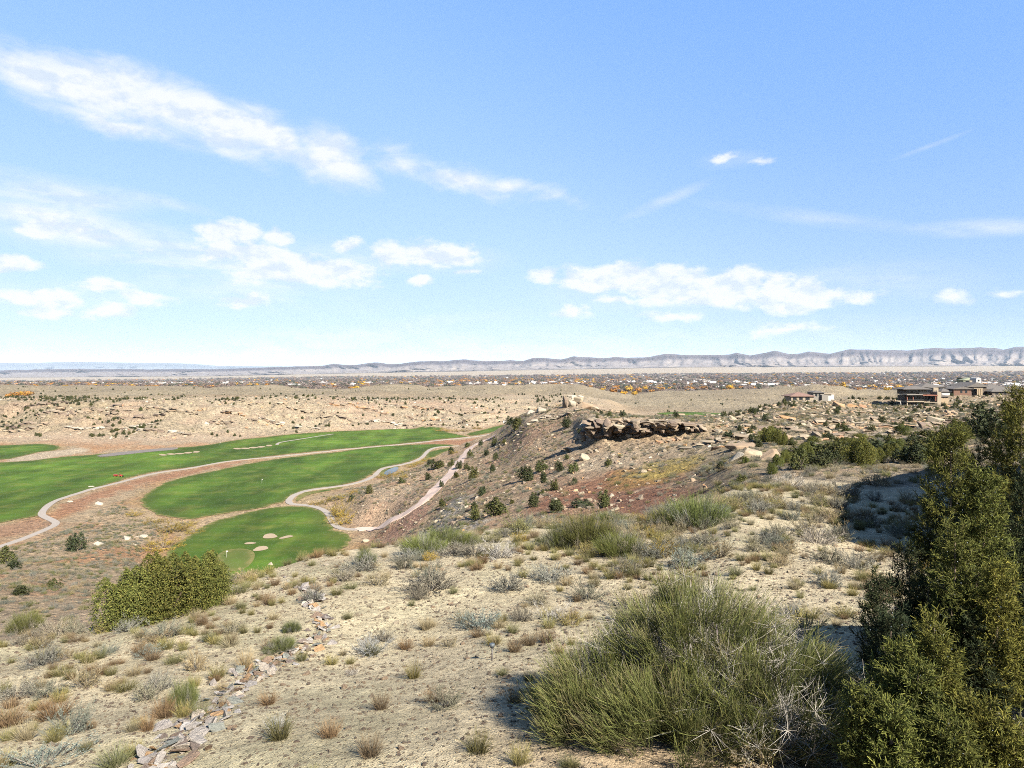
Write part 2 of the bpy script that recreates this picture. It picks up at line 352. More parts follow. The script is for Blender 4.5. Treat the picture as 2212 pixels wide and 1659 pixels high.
wg = 1 - sstep(2.0, 16.0, dall)
Zg = GZ + und
Z[gi0:gi1] = Z[gi0:gi1]*(1-wg) + Zg*wg
GOLFW = np.zeros((NY, NU)); GOLFW[gi0:gi1] = wg

# gullies and spurs: the faces are shifted in and out along the bearing
fi0 = FAR_I[None, :]; fm = sstep(0.985, 1.08, Y2/fi0)*(1-sstep(1.35, 1.6, Y2/fi0))*(1-sstep(1250, 1400, XD))[None, :]
wp = 34*(ridged(X2/75+.5*fbm(X2/60, Y2/60, 2, 201), Y2/240, 3, 203)-.35)*fm + 12*fbm(X2/16, Y2/26, 3, 205)*fm
sm_ = sstep(1.5, 2.2, Y2/CREST[None, :])*(1-sstep(330, 480, Y2))*sstep(760, 900, XD)[None, :]*(1-.6*sstep(1500, 1650, XD))[None, :]*(1-GOLFW)
wp = wp + (4.5*(ridged(X2/15, Y2/70, 3, 207)-.3)+2.5*fbm(X2/7, Y2/12, 3, 209))*sm_
for j in range(NU): Z[:, j] = np.interp(Y2[:, j]+wp[:, j], YV, Z[:, j])

# relief noise
near = sstep(3, 12, Y2)
amp = (1-GOLFW)
rowv = HY - Z/Y2*F
n_big = fbm(X2/60, Y2/60, 4, 21); n_mid = fbm(X2/9, Y2/9, 4, 31); n_sm = fbm(X2/1.6, Y2/1.6, 4, 41)
A1 = np.interp(Y2, [10, 60, 100, 400, 640, 1200, 2000, 5000], [0.03, 0.15, 0.6, 1.2, 1.8, 4.0, 5.0, 0.5])
A2 = np.interp(Y2, [10, 60, 90, 200, 600, 700, 1100, 2500, 5000], [0.10, 0.16, 0.5, 0.8, 1.4, 2.4, 0.8, 0.8, 0.0])
A3 = np.interp(Y2, [8, 60, 90, 250, 700, 1000, 2000], [0.045, 0.06, 0.22, 0.30, 0.3, 0.15, 0.0])
Z = Z + amp*(A1*n_big + A2*n_mid + A3*n_sm)
# ledges on the far mesa face and along the rocky right-hand ridge
fi = FAR_I[None, :]
cl = sstep(0.98, 1.05, Y2/fi)*(1-sstep(1.28, 1.42, Y2/fi))*(1-sstep(1250, 1330, XD))[None, :]
st = 5.0
Zs = Z + 1.4*fbm(X2/35, Y2/35, 3, 77)
q = Zs/st; fr = q-np.floor(q); terr = (np.floor(q) + sstep(0.36, 0.56, fr))*st
Z = Z + 0.55*cl*(terr-Zs)*sstep(-.35, .25, fbm(X2/70, Y2/50, 3, 86))
Z = Z + cl*(1.5*ridged(X2/9+.3*n_mid, Y2/7, 3, 83)*sstep(-.2, .3, fbm(X2/40, Y2/30, 2, 84)) + .8*n_sm)
rr = sstep(150, 190, Y2)*(1-sstep(380, 430, Y2))*sstep(1560, 1660, XD)[None, :]
st2 = 1.1; Zs = Z + 0.6*fbm(X2/14, Y2/14, 3, 79)
q = Zs/st2; fr = q-np.floor(q); terr = (np.floor(q) + sstep(0.25, 0.5, fr))*st2
Z = Z + 0.6*rr*(terr-Zs)
Z = Z + 7.5*fbm(X2/210, Y2/260, 3, 95)*sstep(1000, 1200, Y2)*(1-sstep(1900, 2300, Y2)) + 3.5*ridged(X2/90, Y2/150, 2, 96)*sstep(1000, 1150, Y2)*(1-sstep(1500, 1900, Y2))
# the far plain carries a faint swell
Z[-22:] += 6*fbm(X2[-22:]/1500, Y2[-22:]/1500, 3, 91)

def gz(x, y):
    """terrain height under (x, y)"""
    x = np.asarray(x, float); y = np.maximum(np.asarray(y, float), 3.01)
    u = x/y
    jf = np.interp(u, U, np.arange(NU)); i_f = np.interp(np.log(y), LY, np.arange(NY))
    j0 = np.clip(jf.astype(int), 0, NU-2); i0 = np.clip(i_f.astype(int), 0, NY-2)
    a = jf-j0; c = i_f-i0
    return (Z[i0, j0]*(1-a)+Z[i0, j0+1]*a)*(1-c) + (Z[i0+1, j0]*(1-a)+Z[i0+1, j0+1]*a)*c
def pix(xd, yd, ymin=8.0, ymax=20000):
    """surface point seen along a bearing at an eye-line reading"""
    u = (xd-HX)/F; ys = np.exp(np.linspace(math.log(ymin), math.log(ymax), 3000))
    z = gz(u*ys, ys); r = HY - z/ys*F
    k = np.argmax(r <= yd)
    if r[k] > yd: k = int(np.argmin(r))
    if k > 0 and r[k-1] > yd:
        t = (r[k-1]-yd)/(r[k-1]-r[k]); Y = ys[k-1]*(1-t)+ys[k]*t
    else: Y = ys[k]
    return Vector((u*Y, Y, float(gz(u*Y, Y))))
# ------------------------------------------------------------------ materials
def new_mat(name):
    m = bpy.data.materials.new(name); m.use_nodes = True
    m.node_tree.nodes.clear(); return m, NB(m.node_tree)
DIM = 0.455
def finish(b, color, rough=0.9, bump=None, bdist=0.05, bstr=1.0, spec=0.25, extra=None):
    color = b.mix(1.0, color, (DIM, DIM, DIM, 1), 'MULTIPLY')
    p = b.n('ShaderNodeBsdfPrincipled'); b._set(p.inputs['Base Color'], color); b._set(p.inputs['Roughness'], rough)
    p.inputs['Specular IOR Level'].default_value = spec
    if bump is not None:
        bn = b.n('ShaderNodeBump'); bn.inputs['Distance'].default_value = bdist; bn.inputs['Strength'].default_value = bstr
        b.link(bump, bn.inputs['Height']); b.link(bn.outputs[0], p.inputs['Normal'])
    if extra:
        for k, v in extra.items(): b._set(p.inputs[k], v)
    o = b.n('ShaderNodeOutputMaterial'); b.link(p.outputs[0], o.inputs[0]); return p
def attr(b, name, out='Color'):
    a = b.n('ShaderNodeAttribute'); a.attribute_name = name; return a.outputs[out]
def objpos(b):
    return b.n('ShaderNodeNewGeometry').outputs['Position']

# ground: colour field from the survey, pebbles and grit from noise, coarser with distance
def ground_mat(name, fine=1.0, coarse=1.0, pebble=True):
    m, b = new_mat(name)
    P = objpos(b); base = attr(b, 'tint')
    nA = b.noise(P, 0.35*coarse, 6, 0.65); nB = b.noise(P, 3.0*fine, 6, 0.7); nC = b.noise(P, 22.0*fine, 4, 0.7)
    v = b.mr(nA, 0.3, 0.7, 0.72, 1.24); c = b.mix(1.0, base, b.xyz(v, v, v), 'MULTIPLY')
    v = b.mr(nB, 0.32, 0.68, 0.64, 1.28); c = b.mix(1.0, c, b.xyz(v, v, v), 'MULTIPLY')
    if pebble:
        vo = b.n('ShaderNodeTexVoronoi'); b.link(P, vo.inputs['Vector']); vo.inputs['Scale'].default_value = 16*fine
        vo.inputs['Randomness'].default_value = 1.0
        s = b.n('ShaderNodeSeparateColor'); b.link(vo.outputs['Color'], s.inputs[0])
        pv = b.mr(s.outputs[0], 0.0, 1.0, 0.5, 1.4)
        tintp = b.mix(s.outputs[1], (1.08, 0.98, 0.86, 1), (0.92, 1.0, 1.06, 1))
        pc = b.mix(1.0, b.mix(1.0, c, b.xyz(pv, pv, pv), 'MULTIPLY'), tintp, 'MULTIPLY')
        inst = b.m('MULTIPLY', b.mr(vo.outputs['Distance'], 0.42, 0.30, 0, 1), b.mr(s.outputs[2], 0.35, 0.45, 0, 1))
        c = b.mix(inst, c, pc)
        h = b.m('ADD', b.m('MULTIPLY', b.mr(vo.outputs['Distance'], 0.0, 0.42, 1.0, 0.0), b.m('MULTIPLY', inst, 0.9)), b.m('MULTIPLY', nC, 0.9))
        h = b.m('ADD', h, b.m('MULTIPLY', nB, 2.0))
        finish(b, c, 0.95, h, 0.075, 1.0, 0.1)
    else:
        vo = b.n('ShaderNodeTexVoronoi'); b.link(b.vm('MULTIPLY', P, (1, 1, 1.8)), vo.inputs['Vector']); vo.inputs['Scale'].default_value = 0.8*coarse
        s = b.n('ShaderNodeSeparateColor'); b.link(vo.outputs['Color'], s.inputs[0])
        pv = b.mr(s.outputs[0], 0.0, 1.0, 0.5, 1.35)
        rk = b.m('MULTIPLY', b.mr(s.outputs[2], 0.45, 0.55, 0, 1), b.mr(nA, 0.4, 0.6, 0.15, 1.0))
        c = b.mix(rk, c, b.mix(1.0, c, b.xyz(pv, pv, pv), 'MULTIPLY'))
        h = b.m('ADD', b.m('MULTIPLY', b.m('MULTIPLY', b.mr(vo.outputs['Distance'], 0, 0.6, 1, 0), rk), 0.9), b.m('ADD', b.m('MULTIPLY', nA, 1.2), b.m('MULTIPLY', nB, 0.8)))
        finish(b, c, 0.95, h, 1.3/coarse, 1.0, 0.1)
    return m
M_GNEAR = ground_mat('pale_shale_ground', 1.0, 1.0, True)
M_GMID = ground_mat('stony_slope_ground', 0.5, 1.0, False)
M_GFAR = ground_mat('mesa_ground', 0.25, 0.45, False)

# ------------------------------------------------------------------ colour field (albedo of soil and rock by place)
TINT = np.zeros((NY, NU, 3))
def C(*c): return np.array(c, float)
xdg = np.broadcast_to(XD[None, :], (NY, NU))
row = HY - Z/Y2*F
def blend(w, c):
    global TINT
    w = np.clip(w, 0, 1)[..., None]; TINT = TINT*(1-w)+np.asarray(c)*w
nz = fbm(X2/25, Y2/25, 4, 51); nz2 = fbm(X2/6, Y2/6, 4, 52); nz3 = fbm(X2/180, Y2/180, 4, 53)
TINT[:] = C(.60, .505, .335)
blend(sstep(-0.3, 0.5, nz2+0.4*nz)*(Y2 < 90), C(.64, .545, .355))
blend(sstep(0.0, 0.5, fbm(X2/4, Y2/4, 3, 58))*0.6*(Y2 < 90), C(.50, .45, .28))
# warmer by the near right corner
blend((1-sstep(9, 17, Y2))*sstep(900, 1400, xdg)*0.8, C(.62, .45, .28))
crest = CREST[None, :]
beyond = sstep(1.15, 1.5, Y2/crest)
left = 1-sstep(520, 760, xdg)
blend(beyond*left, C(.44, .345, .25)); blend(beyond*left*sstep(-.15, .35, nz)*0.85, C(.47, .275, .165)); blend(beyond*left*sstep(.1, .5, nz2)*.5, C(.36, .31, .235))
mid = sstep(520, 800, xdg)*beyond
blend(mid, C(.45, .345, .25)); blend(mid*sstep(0.05, .5, nz)*0.7, C(.49, .415, .33)); blend(mid*sstep(0.0, .4, nz2)*0.6*(xdg < 1300), C(.42, .265, .19))
blend(mid*sstep(1380, 1640, xdg), C(.34, .285, .205)); blend(mid*sstep(1380, 1640, xdg)*sstep(.0, .4, nz2), C(.44, .34, .24))
def patch(xd, yd, rx, ry, col, w=1.0, tilt=0.0, ymin=90, ymax=700):
    """soil stain centred on a surveyed point, blended in ground coordinates"""
    p = pix(xd, yd, ymin, ymax); q = pix(xd+rx, yd, ymin, ymax); r_ = pix(xd, yd-ry, ymin, ymax)
    a = max(abs((rx)/F*p.y), 1.0); c_ = max(abs(r_.y-p.y), 1.0)
    dx = (X2-p.x)/a; dy = (Y2-p.y)/c_
    dx = dx - tilt*dy
    d = np.sqrt(dx*dx+dy*dy)+0.5*nz2+0.35*nz
    blend((1-sstep(0.5, 1.15, d))*w, col)
patch(1330, 1055, 200, 50, C(.30, .155, .105), .9)
patch(1210, 1090, 90, 30, C(.31, .16, .11), .8)
patch(1380, 1085, 130, 25, C(.27, .14, .10), .9)
patch(1400, 1028, 110, 22, C(.40, .25, .11), .9)
patch(1440, 1008, 80, 18, C(.40, .33, .12), .8)
patch(1640, 985, 120, 15, C(.27, .25, .14), .5)
patch(1120, 960, 100, 18, C(.42, .25, .18), .5)
patch(960, 1115, 60, 20, C(.46, .44, .42), .8)
patch(1010, 1135, 60, 15, C(.48, .45, .42), .8)
patch(870, 1135, 60, 18, C(.42, .25, .20), .8)
patch(800, 1175, 50, 14, C(.48, .28, .19), .7)
patch(860, 1085, 120, 20, C(.45, .33, .26), .6)
# golf floor margins and washes
gt = TINT[gi0:gi1]
def gblend(w, c):
    global gt
    w = np.clip(w, 0, 1)[..., None]; gt = gt*(1-w)+np.asarray(c)*w
ng = fbm(gx/8, gy/8, 4, 61)
gblend((1-sstep(0, 9, dg+5*ng))*.55, C(.40, .30, .16))
for d_, c_ in zip(dr, (C(.38, .205, .13), C(.39, .215, .14), C(.40, .25, .175))):
    gblend((1-sstep(-5, 2, d_+8*ng))*.88, c_)
gblend((1-sstep(0, 6, sdist(gx, gy, smooth_poly(gpoly(ROCKL), 1))+2*ng))*.9, C(.52, .45, .37))
for P in ROUGHS:
    c0 = gp(P[0], P[1]); 
# pale strip between fairway two and three
sp = gpoly([(300,1100),(345,1120),(400,1128),(480,1116),(560,1103),(620,1092),(628,1096),(560,1110),(480,1125),(440,1140),(405,1160),(390,1150),(330,1130)])
gblend((1-sstep(0, 5, sdist(gx, gy, sp)+2*ng))*.8, C(.50, .40, .28))
TINT[gi0:gi1] = gt
# mesa face
fr_ = Y2/FAR_I[None, :]
face = sstep(1.0, 1.06, fr_)*(1-sstep(1.35, 1.6, fr_))*(1-sstep(1250, 1400, xdg))
blend(sstep(0.88, 1.0, fr_)*(1-sstep(1.0, 1.1, fr_))*(1-sstep(1150, 1300, xdg))*.8*(1-GOLFW), C(.50, .41, .33))
blend(face, C(.44, .375, .29))
blend(face*sstep(0.0, .5, nz)*.55, C(.50, .43, .35)); blend(face*(1-sstep(200, 480, xdg))*.75, C(.33, .28, .205)); blend(face*sstep(.0, .3, nz2)*.45, C(.33, .275, .21))
lay = sstep(0.25, 0.75, np.sin((Z+2*nz2)*1.1)); blend(face*lay*sstep(-.1, .4, nz3+.3*nz)*.8*sstep(350, 600, xdg), C(.47, .33, .25))
blend(face*sstep(.15, .5, fbm(X2/40, Y2/40, 3, 66))*.6, C(.45, .34, .27))
hill = sstep(1.35, 1.7, fr_); blend(hill, C(.335, .285, .215)); blend(hill*sstep(-.1, .5, nz3)*.8, C(.40, .345, .255)); blend(hill*sstep(.1, .6, nz)*.4, C(.30, .265, .21))
blend(hill*sstep(0.2, 0.35, fbm(X2/220+3, Y2/90, 3, 67))*.5, C(.44, .38, .29))
vall = sstep(2000, 2500, Y2); blend(vall, C(.20, .16, .125)); blend(vall*sstep(.0, .4, fbm(X2/700, Y2/700, 4, 71)), C(.27, .22, .165))
blend(sstep(12300, 13500, Y2), C(.40, .34, .27))
# far golf green strip behind the ridge
sf = [(1412,893.5),(1440,891),(1490,890.5),(1540,892),(1575,894.5),(1560,897),(1500,898),(1440,897.5)]
SF = gpoly(sf)
d_ = sdist(X2, Y2, smooth_poly(SF, 2)); wsf = (1-sstep(5, 60, d_))
Z = Z*(1-wsf)+(GZ+0.1*n_mid)*wsf

TINT *= (1-.0*sstep(60,100,Y2))[..., None]; _w = sstep(60, 110, Y2)[..., None]; TINT = TINT*((1-_w)+_w*np.array([1.0, .955, .84]))
# ------------------------------------------------------------------ terrain meshes
idx = np.arange(NY*NU).reshape(NY, NU)
Q = np.stack([idx[:-1, :-1], idx[:-1, 1:], idx[1:, 1:], idx[1:, :-1]], -1).reshape(-1, 4)
PV = np.stack([X2, Y2, Z], -1).reshape(-1, 3); TV = TINT.reshape(-1, 3)
ycell = Y2[:-1, :-1].reshape(-1); ucell = np.broadcast_to(np.arange(NU-1)[None], (NY-1, NU-1)).reshape(-1)
cr = CREST[ucell]*1.28; fi_ = FAR_I[ucell]*1.45
def piece(name, mask, mat):
    q = Q[mask]; used, inv = np.unique(q, return_inverse=True)
    me = mesh_np(name, PV[used], inv.reshape(-1, 4), [mat], {'tint': TV[used]}, smooth=True)
    return tag(obj(name, me), kind='structure')
piece('foreground_slope', ycell < cr, M_GNEAR)
piece('ridge_and_valley_ground', (ycell >= cr) & (ycell < fi_), M_GMID)
piece('desert_hills', (ycell >= fi_) & (ycell < 2300), M_GFAR)
piece('valley_plain', ycell >= 2300, M_GFAR)

# ------------------------------------------------------------------ golf course sheets
def drape(name, P, off, mat, step=6.0, sm=2, hfun=None, closed=True, ragged=0.0):
    P = smooth_poly(P, sm)
    if ragged:
        s_ = np.concatenate([[0], np.cumsum(np.linalg.norm(np.diff(np.vstack([P, P[:1]]), axis=0), axis=1))]); n_r = int(s_[-1]/2.0); tt_ = np.linspace(0, s_[-1], n_r, endpoint=False); PP = np.vstack([P, P[:1]]); P = np.stack([np.interp(tt_, s_, PP[:, 0]), np.interp(tt_, s_, PP[:, 1])], 1)
        P = P+np.stack([fbm(P[:, 0]/5, P[:, 1]/5, 3, 881), fbm(P[:, 0]/5, P[:, 1]/5, 3, 882)], 1)*ragged
    x0, y0 = P.min(0); x1, y1 = P.max(0)
    gxs, gys = np.meshgrid(np.arange(x0, x1, step), np.arange(y0, y1, step)); pts = np.stack([gxs.ravel(), gys.ravel()], 1)
    pts = pts[(sdist(pts[:, 0], pts[:, 1], P) < -step*0.4)]
    allp = [Vector(p) for p in P] + [Vector(p) for p in pts]
    v, e, f, *_ = delaunay_2d_cdt(allp, [], [list(range(len(P)))], 1, 1e-4)
    v = np.array([tuple(q) for q in v]); hf = hfun or gz
    V = np.column_stack([v, hf(v[:, 0], v[:, 1])+off])
    me = mesh_np(name, V, np.array([t for t in f if len(t) == 3]), [mat], {'edge': np.clip(distline(v[:, 0], v[:, 1], P)/12, 0, 1)}, smooth=True)
    return obj(name, me)
def turf(name, c1, c2, c3, stripe):
    m, b = new_mat(name); P = objpos(b)
    n1 = b.noise(b.vm('MULTIPLY', P, (1, 1, 0)), 0.03, 4, 0.6); n2 = b.noise(P, 1.4, 5, 0.7)
    mp = b.n('ShaderNodeMapping'); b.link(P, mp.inputs[0]); mp.inputs['Rotation'].default_value = (0, 0, math.radians(stripe)); mp.inputs['Scale'].default_value = (0.012, 0.16, 0)
    n3 = b.noise(mp.outputs[0], 1.0, 4, 0.6)
    n5 = b.noise(P, 0.011, 4, .6); c = b.mix(b.mr(n1, .35, .65), c1, c2); c = b.mix(b.mr(n3, .45, .62, 0, .45), c, c3); v = b.mr(n5, .35, .65, .72, 1.2); c = b.mix(1.0, c, b.xyz(v, v, v), 'MULTIPLY')
    v = b.mr(n2, .3, .7, .8, 1.2); c = b.mix(1.0, c, b.xyz(v, v, v), 'MULTIPLY')
    n4 = b.noise(P, 0.09, 5, 0.6); c = b.mix(b.mr(n4, .50, .68, 0, .6), c, (.165, .18, .036, 1)); n6 = b.noise(b.vm('MULTIPLY', P, (1, .35, 0)), 0.05, 5, .65); v = b.mr(n6, .38, .62, .62, 1.2); c = b.mix(1.0, c, b.xyz(v, v, v), 'MULTIPLY')
    ed = b.m('ADD', attr(b, 'edge', 'Fac'), b.m('MULTIPLY', b.m('SUBTRACT', b.noise(P, .25, 5, .7), .5), .9)); c = b.mix(b.mr(ed, .75, .15, 0, .7), c, (c1[0]*1.15, c1[1]*.78, c1[2]*1.3, 1)); c = b.mix(b.mr(ed, .16, -.02, 0, .8), c, (.22, .19, .07, 1))
    finish(b, c, 0.9, n2, 0.05, 0.6, 0.1); return m
M_TURF = turf('fairway_turf', (.060, .122, .013, 1), (.085, .156, .016, 1), (.14, .195, .026, 1), 62)
M_TURF2 = turf('fairway_turf_darker', (.054, .112, .012, 1), (.078, .145, .016, 1), (.12, .175, .024, 1), 25)
M_GREEN = turf('putting_green_turf', (.10, .165, .026, 1), (.11, .178, .03, 1), (.12, .188, .034, 1), 10)
def simple(name, col, rough=.9, nscale=2.0, lo=.8, hi=1.2, bump=.03, spec=.2, metallic=0.0):
    m, b = new_mat(name); P = objpos(b); n = b.noise(P, nscale, 6, .65); v = b.mr(n, .3, .7, lo, hi)
    c = b.mix(1.0, (*col, 1), b.xyz(v, v, v), 'MULTIPLY')
    finish(b, c, rough, n if bump else None, bump, 1.0, spec, {'Metallic': metallic}); return m
M_PATH = simple('concrete_path', (.37, .325, .28), .9, 1.2, .88, 1.1)
M_ROADM = simple('red_gravel_road', (.60, .46, .385), .95, .5, .85, 1.12)
M_SAND = simple('bunker_sand', (.40, .31, .205), .95, 1.5, .92, 1.08)
flat = lambda x, y: GZ + golf_und(x, y)
for nm, P, mt in (('left_fairway', FAIR1, M_TURF), ('upper_left_turf', FAIRX, M_TURF2), ('east_turf', FAIRE, M_TURF2), ('middle_fairway', FAIR2, M_TURF2),
                  ('creekside_turf', FAIR2B, M_TURF2), ('path_side_turf', FAIR2C, M_TURF2), ('near_fairway', FAIR3, M_TURF)):
    tag(drape(nm, gpoly(P), 0.14, mt, 6.0 if 'left' in nm else 4.5, hfun=flat, ragged=1.8), kind='structure')
tag(drape('putting_green', gpoly(GREEN), 0.19, M_GREEN, 3.0, hfun=flat), kind='structure')
tag(drape('distant_fairway', SF, 0.5, M_TURF2, 12.0, hfun=gz), kind='structure')
def ribbon(name, L, width, off, mat, hf, thick=0.12):
    L = np.asarray(L, float); seg = np.linalg.norm(np.diff(L, axis=0), axis=1); s = np.concatenate([[0], np.cumsum(seg)])
    n = int(s[-1]/3.0)+2; t = np.linspace(0, s[-1], n); X = np.interp(t, s, L[:, 0]); Y = np.interp(t, s, L[:, 1])
    d = np.gradient(np.stack([X, Y], 1), axis=0); d /= np.linalg.norm(d, axis=1)[:, None]; nn = np.stack([-d[:, 1], d[:, 0]], 1)
    w = np.broadcast_to(np.asarray(width, float), (n,))*(1+.06*vnoise(t/7, t*0, 3)); cols = []
    offs = (-.5, -.5, -.17, .17, .5, .5); dz = (-.4, 0, 0, 0, 0, -.4)
    V = []
    for o, z in zip(offs, dz):
        px, py = X+nn[:, 0]*w*o, Y+nn[:, 1]*w*o; V.append(np.column_stack([px, py, hf(px, py)+off+z]))
    V = np.stack(V, 1).reshape(-1, 3); I = np.arange(n*6).reshape(n, 6)
    Fq = np.stack([I[:-1, :-1], I[:-1, 1:], I[1:, 1:], I[1:, :-1]], -1).reshape(-1, 4)
    return tag(obj(name, mesh_np(name, V, Fq, [mat], smooth=False)), kind='structure')
ribbon('cart_path', P1, 2.9, 0.22, M_PATH, flat)
ribbon('cart_path', P2, 3.0, 0.24, M_PATH, flat)
ribbon('cart_path', smooth_poly(PN, 1, False), 2.6, 0.2, M_PATH, lambda x, y: np.maximum(gz(x, y), GZ))
rl = np.array([(lambda v: (v.x, v.y))(pix(x, y, 150, 620)) for x, y in ROAD]); 
# the road bed is graded: keep its height smooth along the line
rl = smooth_poly(rl, 2, False)
rz_s = np.concatenate([[0], np.cumsum(np.linalg.norm(np.diff(rl, axis=0), axis=1))])
ribbon('dirt_road', rl, 5.4, 0.3, M_ROADM, gz)
for (x, y, rx, ry, tl) in BUNKERS:
    t = np.linspace(0, 2*math.pi, 20, endpoint=False)
    pts = []
    for a in t:
        r = 1+.18*math.sin(2*a+x)+.1*math.sin(3*a)
        dx, dy = rx*r*math.cos(a), ry*r*math.sin(a); ca, sa = math.cos(math.radians(tl)), math.sin(math.radians(tl))
        pts.append(gp(x+dx*ca-dy*sa*0, y+dy+dx*sa))
    tag(drape('sand_bunker', np.array(pts), 0.26, M_SAND, 2.0, 1, hfun=flat), kind='structure')
rr_ = random.Random(4)
for (x, y, rx, ry, tl) in ROUGHS:
    for k in range(5):
        cx_ = x-rx+2*rx*(k+.5)/5; cy_ = y+ry*.5-(k*1.6)+rr_.uniform(-1, 1)
        pts = [gp(cx_+rx*.19*math.cos(a)*(1+.3*math.sin(2*a+k)), cy_+1.7*math.sin(a)) for a in np.linspace(0, 2*math.pi, 14, endpoint=False)]
        tag(drape('sand_bunker', np.array(pts), 0.26, M_SAND, 3.0, 1, hfun=flat), kind='structure')
m, b = new_mat('pond_water'); P = objpos(b)
finish(b, (.03, .05, .06, 1), .08, b.noise(P, 1.5, 3, .5), .01, .6, .5); M_WATER = m
for P in PONDS: tag(drape('creek_pond', gpoly(P), 0.20, M_WATER, 4.0, 1, hfun=flat), kind='structure')
m, b = new_mat('muddy_creek'); finish(b, (.20, .15, .10, 1), .35, None); M_MUD = m
tag(drape('creek_pond', gpoly(PONDL), 0.25, M_MUD, 6.0, 1, hfun=flat), kind='structure')

# ------------------------------------------------------------------ mountains
SKY_R = [(-900,775),(0,800),(123,797),(300,797.7),(497,797),(617,792),(700,789.7),(723,786),(737,787.7),(770,788),(800,783.5),(815,783),(835,786),(870,785),(900,781),(930,779.5),(960,780),(985,777),(1004,775.5),(1025,779),(1070,780),(1100,778),(1130,780),(1150,773),(1175,773.5),(1213,776.5),(1240,770),(1260,771),(1304,773.5),(1330,771),(1360,772.5),(1400,771),(1420,767),(1437,764.4),(1475,767),(1510,767),(1540,767.5),(1575,766),(1590,762),(1621,767.5),(1640,764),(1675,757.8),(1705,765),(1730,763),(1748,758.7),(1792,764.4),(1815,759),(1835,754.7),(1890,756),(1958,757),(2000,753),(2018,752),(2060,753),(2100,751),(2128,750.5),(2150,752),(2168,755.5),(2190,750),(2201,749),(2240,749),(2500,745),(3700,752)]
def mountain_mat(name, strong=1.0):
    m, b = new_mat(name); P = objpos(b)
    base = attr(b, 'tint'); n = b.noise(P, 0.004, 6, .65); n2 = b.noise(b.vm('MULTIPLY', P, (1, 1, 3)), .02, 5, .7)
    v = b.mr(n, .3, .7, .85, 1.15); c = b.mix(1.0, base, b.xyz(v, v, v), 'MULTIPLY'); v = b.mr(n2, .3, .7, .85, 1.15); c = b.mix(1.0, c, b.xyz(v, v, v), 'MULTIPLY')
    finish(b, c, .95, n2, 25.0, strong, .05); return m
M_MTN = mountain_mat('shale_cliff_rock')
def mountains(name, x0, x1, step, skyf, basef, Yb, Yt, spur, gull, cols, seed, capf):
    xs = np.arange(x0, x1, step); u = (xs-HX)/F; n = len(xs)
    ts = np.concatenate([np.linspace(0, .7, 46, endpoint=False), np.linspace(.7, 1.0, 26)]); nt_ = len(ts)
    zt = (HY-np.array([skyf(x) for x in xs]))/F*Yt; zb = (HY-np.array([basef(x) for x in xs]))/F*Yb
    xw = u*Yt
    tg, xg = np.meshgrid(ts, xw, indexing='ij')
    zt = zt + 14*fbm(xw/260, xw*0, 4, seed+9)
    big = ridged(xw/spur, xw*0+.3, 2, seed); sm = None
    # profile: talus apron, steep shale, caprock cliff
    zf = np.interp(tg, [0, .30, .55, .78, .86, .90, .96, 1.0], [0, .07, .24, .52, .66, .80, .90, 1.0])
    yf = np.interp(tg, [0, .30, .55, .78, .86, .90, .96, 1.0], [0, .34, .62, .84, .90, .92, .975, 1.0])
    g = ridged(xg/gull+.8*vnoise(xg/900, tg*3, seed+2), tg*1.1+.3, 3, seed+3)
    g2 = ridged(xg/(gull*3.1), tg*.7, 3, seed+5)
    mid = np.sin(np.clip(tg, 0, 1)*math.pi)**.7
    Yv = Yb+(Yt-Yb)*yf - mid*(g*.17+g2*.26+big[None]*.34)*(Yt-Yb)
    zv = zb[None]+(zt-zb)[None]*np.clip(zf+mid*(.06*g2+.05*g), 0, 1.0)
    xv = xg/Yt*Yv
    V = np.stack([xv, Yv, zv], -1)
    # back slope
    back = V[-1].copy(); back[:, 1] += 2500; back[:, 0] *= (Yt+2500)/Yt; back[:, 2] -= 250
    V = np.concatenate([V, back[None]], 0); nt2 = nt_+1
    I = np.arange(nt2*n).reshape(nt2, n)
    Fq = np.stack([I[:-1, :-1], I[:-1, 1:], I[1:, 1:], I[1:, :-1]], -1).reshape(-1, 4)
    t2 = np.concatenate([ts, [1.0]])[:, None]*np.ones((1, n)); ca, cb, cc_ = cols
    nn = fbm(xg/600, tg*4, 4, seed+7); nn = np.concatenate([nn, nn[-1:]], 0)
    w = sstep(.72, .86, t2+.05*nn)[..., None]; Tn = ca*(1-w)+cb*w
    w2 = (sstep(.1, .5, nn)*(1-sstep(.75, .85, t2)))[..., None]*.6; Tn = Tn*(1-w2)+cc_*w2
    band = (sstep(.86, .88, t2)*(1-sstep(.905, .93, t2)))[..., None]*.7; Tn = Tn*(1-band)+cb*.6*band
    me = mesh_np(name, V.reshape(-1, 3), Fq, [M_MTN], {'tint': Tn.reshape(-1, 3)}, smooth=True)
    return tag(obj(name, me), kind='structure')
mountains('cliff_mountains', -900, 3600, 3.0, lambda x: f1(SKY_R, x), lambda x: f1(APRON, x)+.4, 17000, 20500, 2600, 330,
          (C(.255, .22, .20), C(.11, .09, .095), C(.36, .315, .27)), 3, None)
SKY_L = [(-900,782),(0,783.7),(60,784.5),(130,782),(200,781.7),(300,784),(367,784),(420,786),(467,790),(560,791.5),(667,792),(760,795)]
mountains('distant_plateau', -900, 780, 6.0, lambda x: f1(SKY_L, x), lambda x: 812.0, 38000, 44000, 5000, 1500,
          (C(.15, .16, .17), C(.11, .12, .13), C(.17, .18, .19)), 8, None)

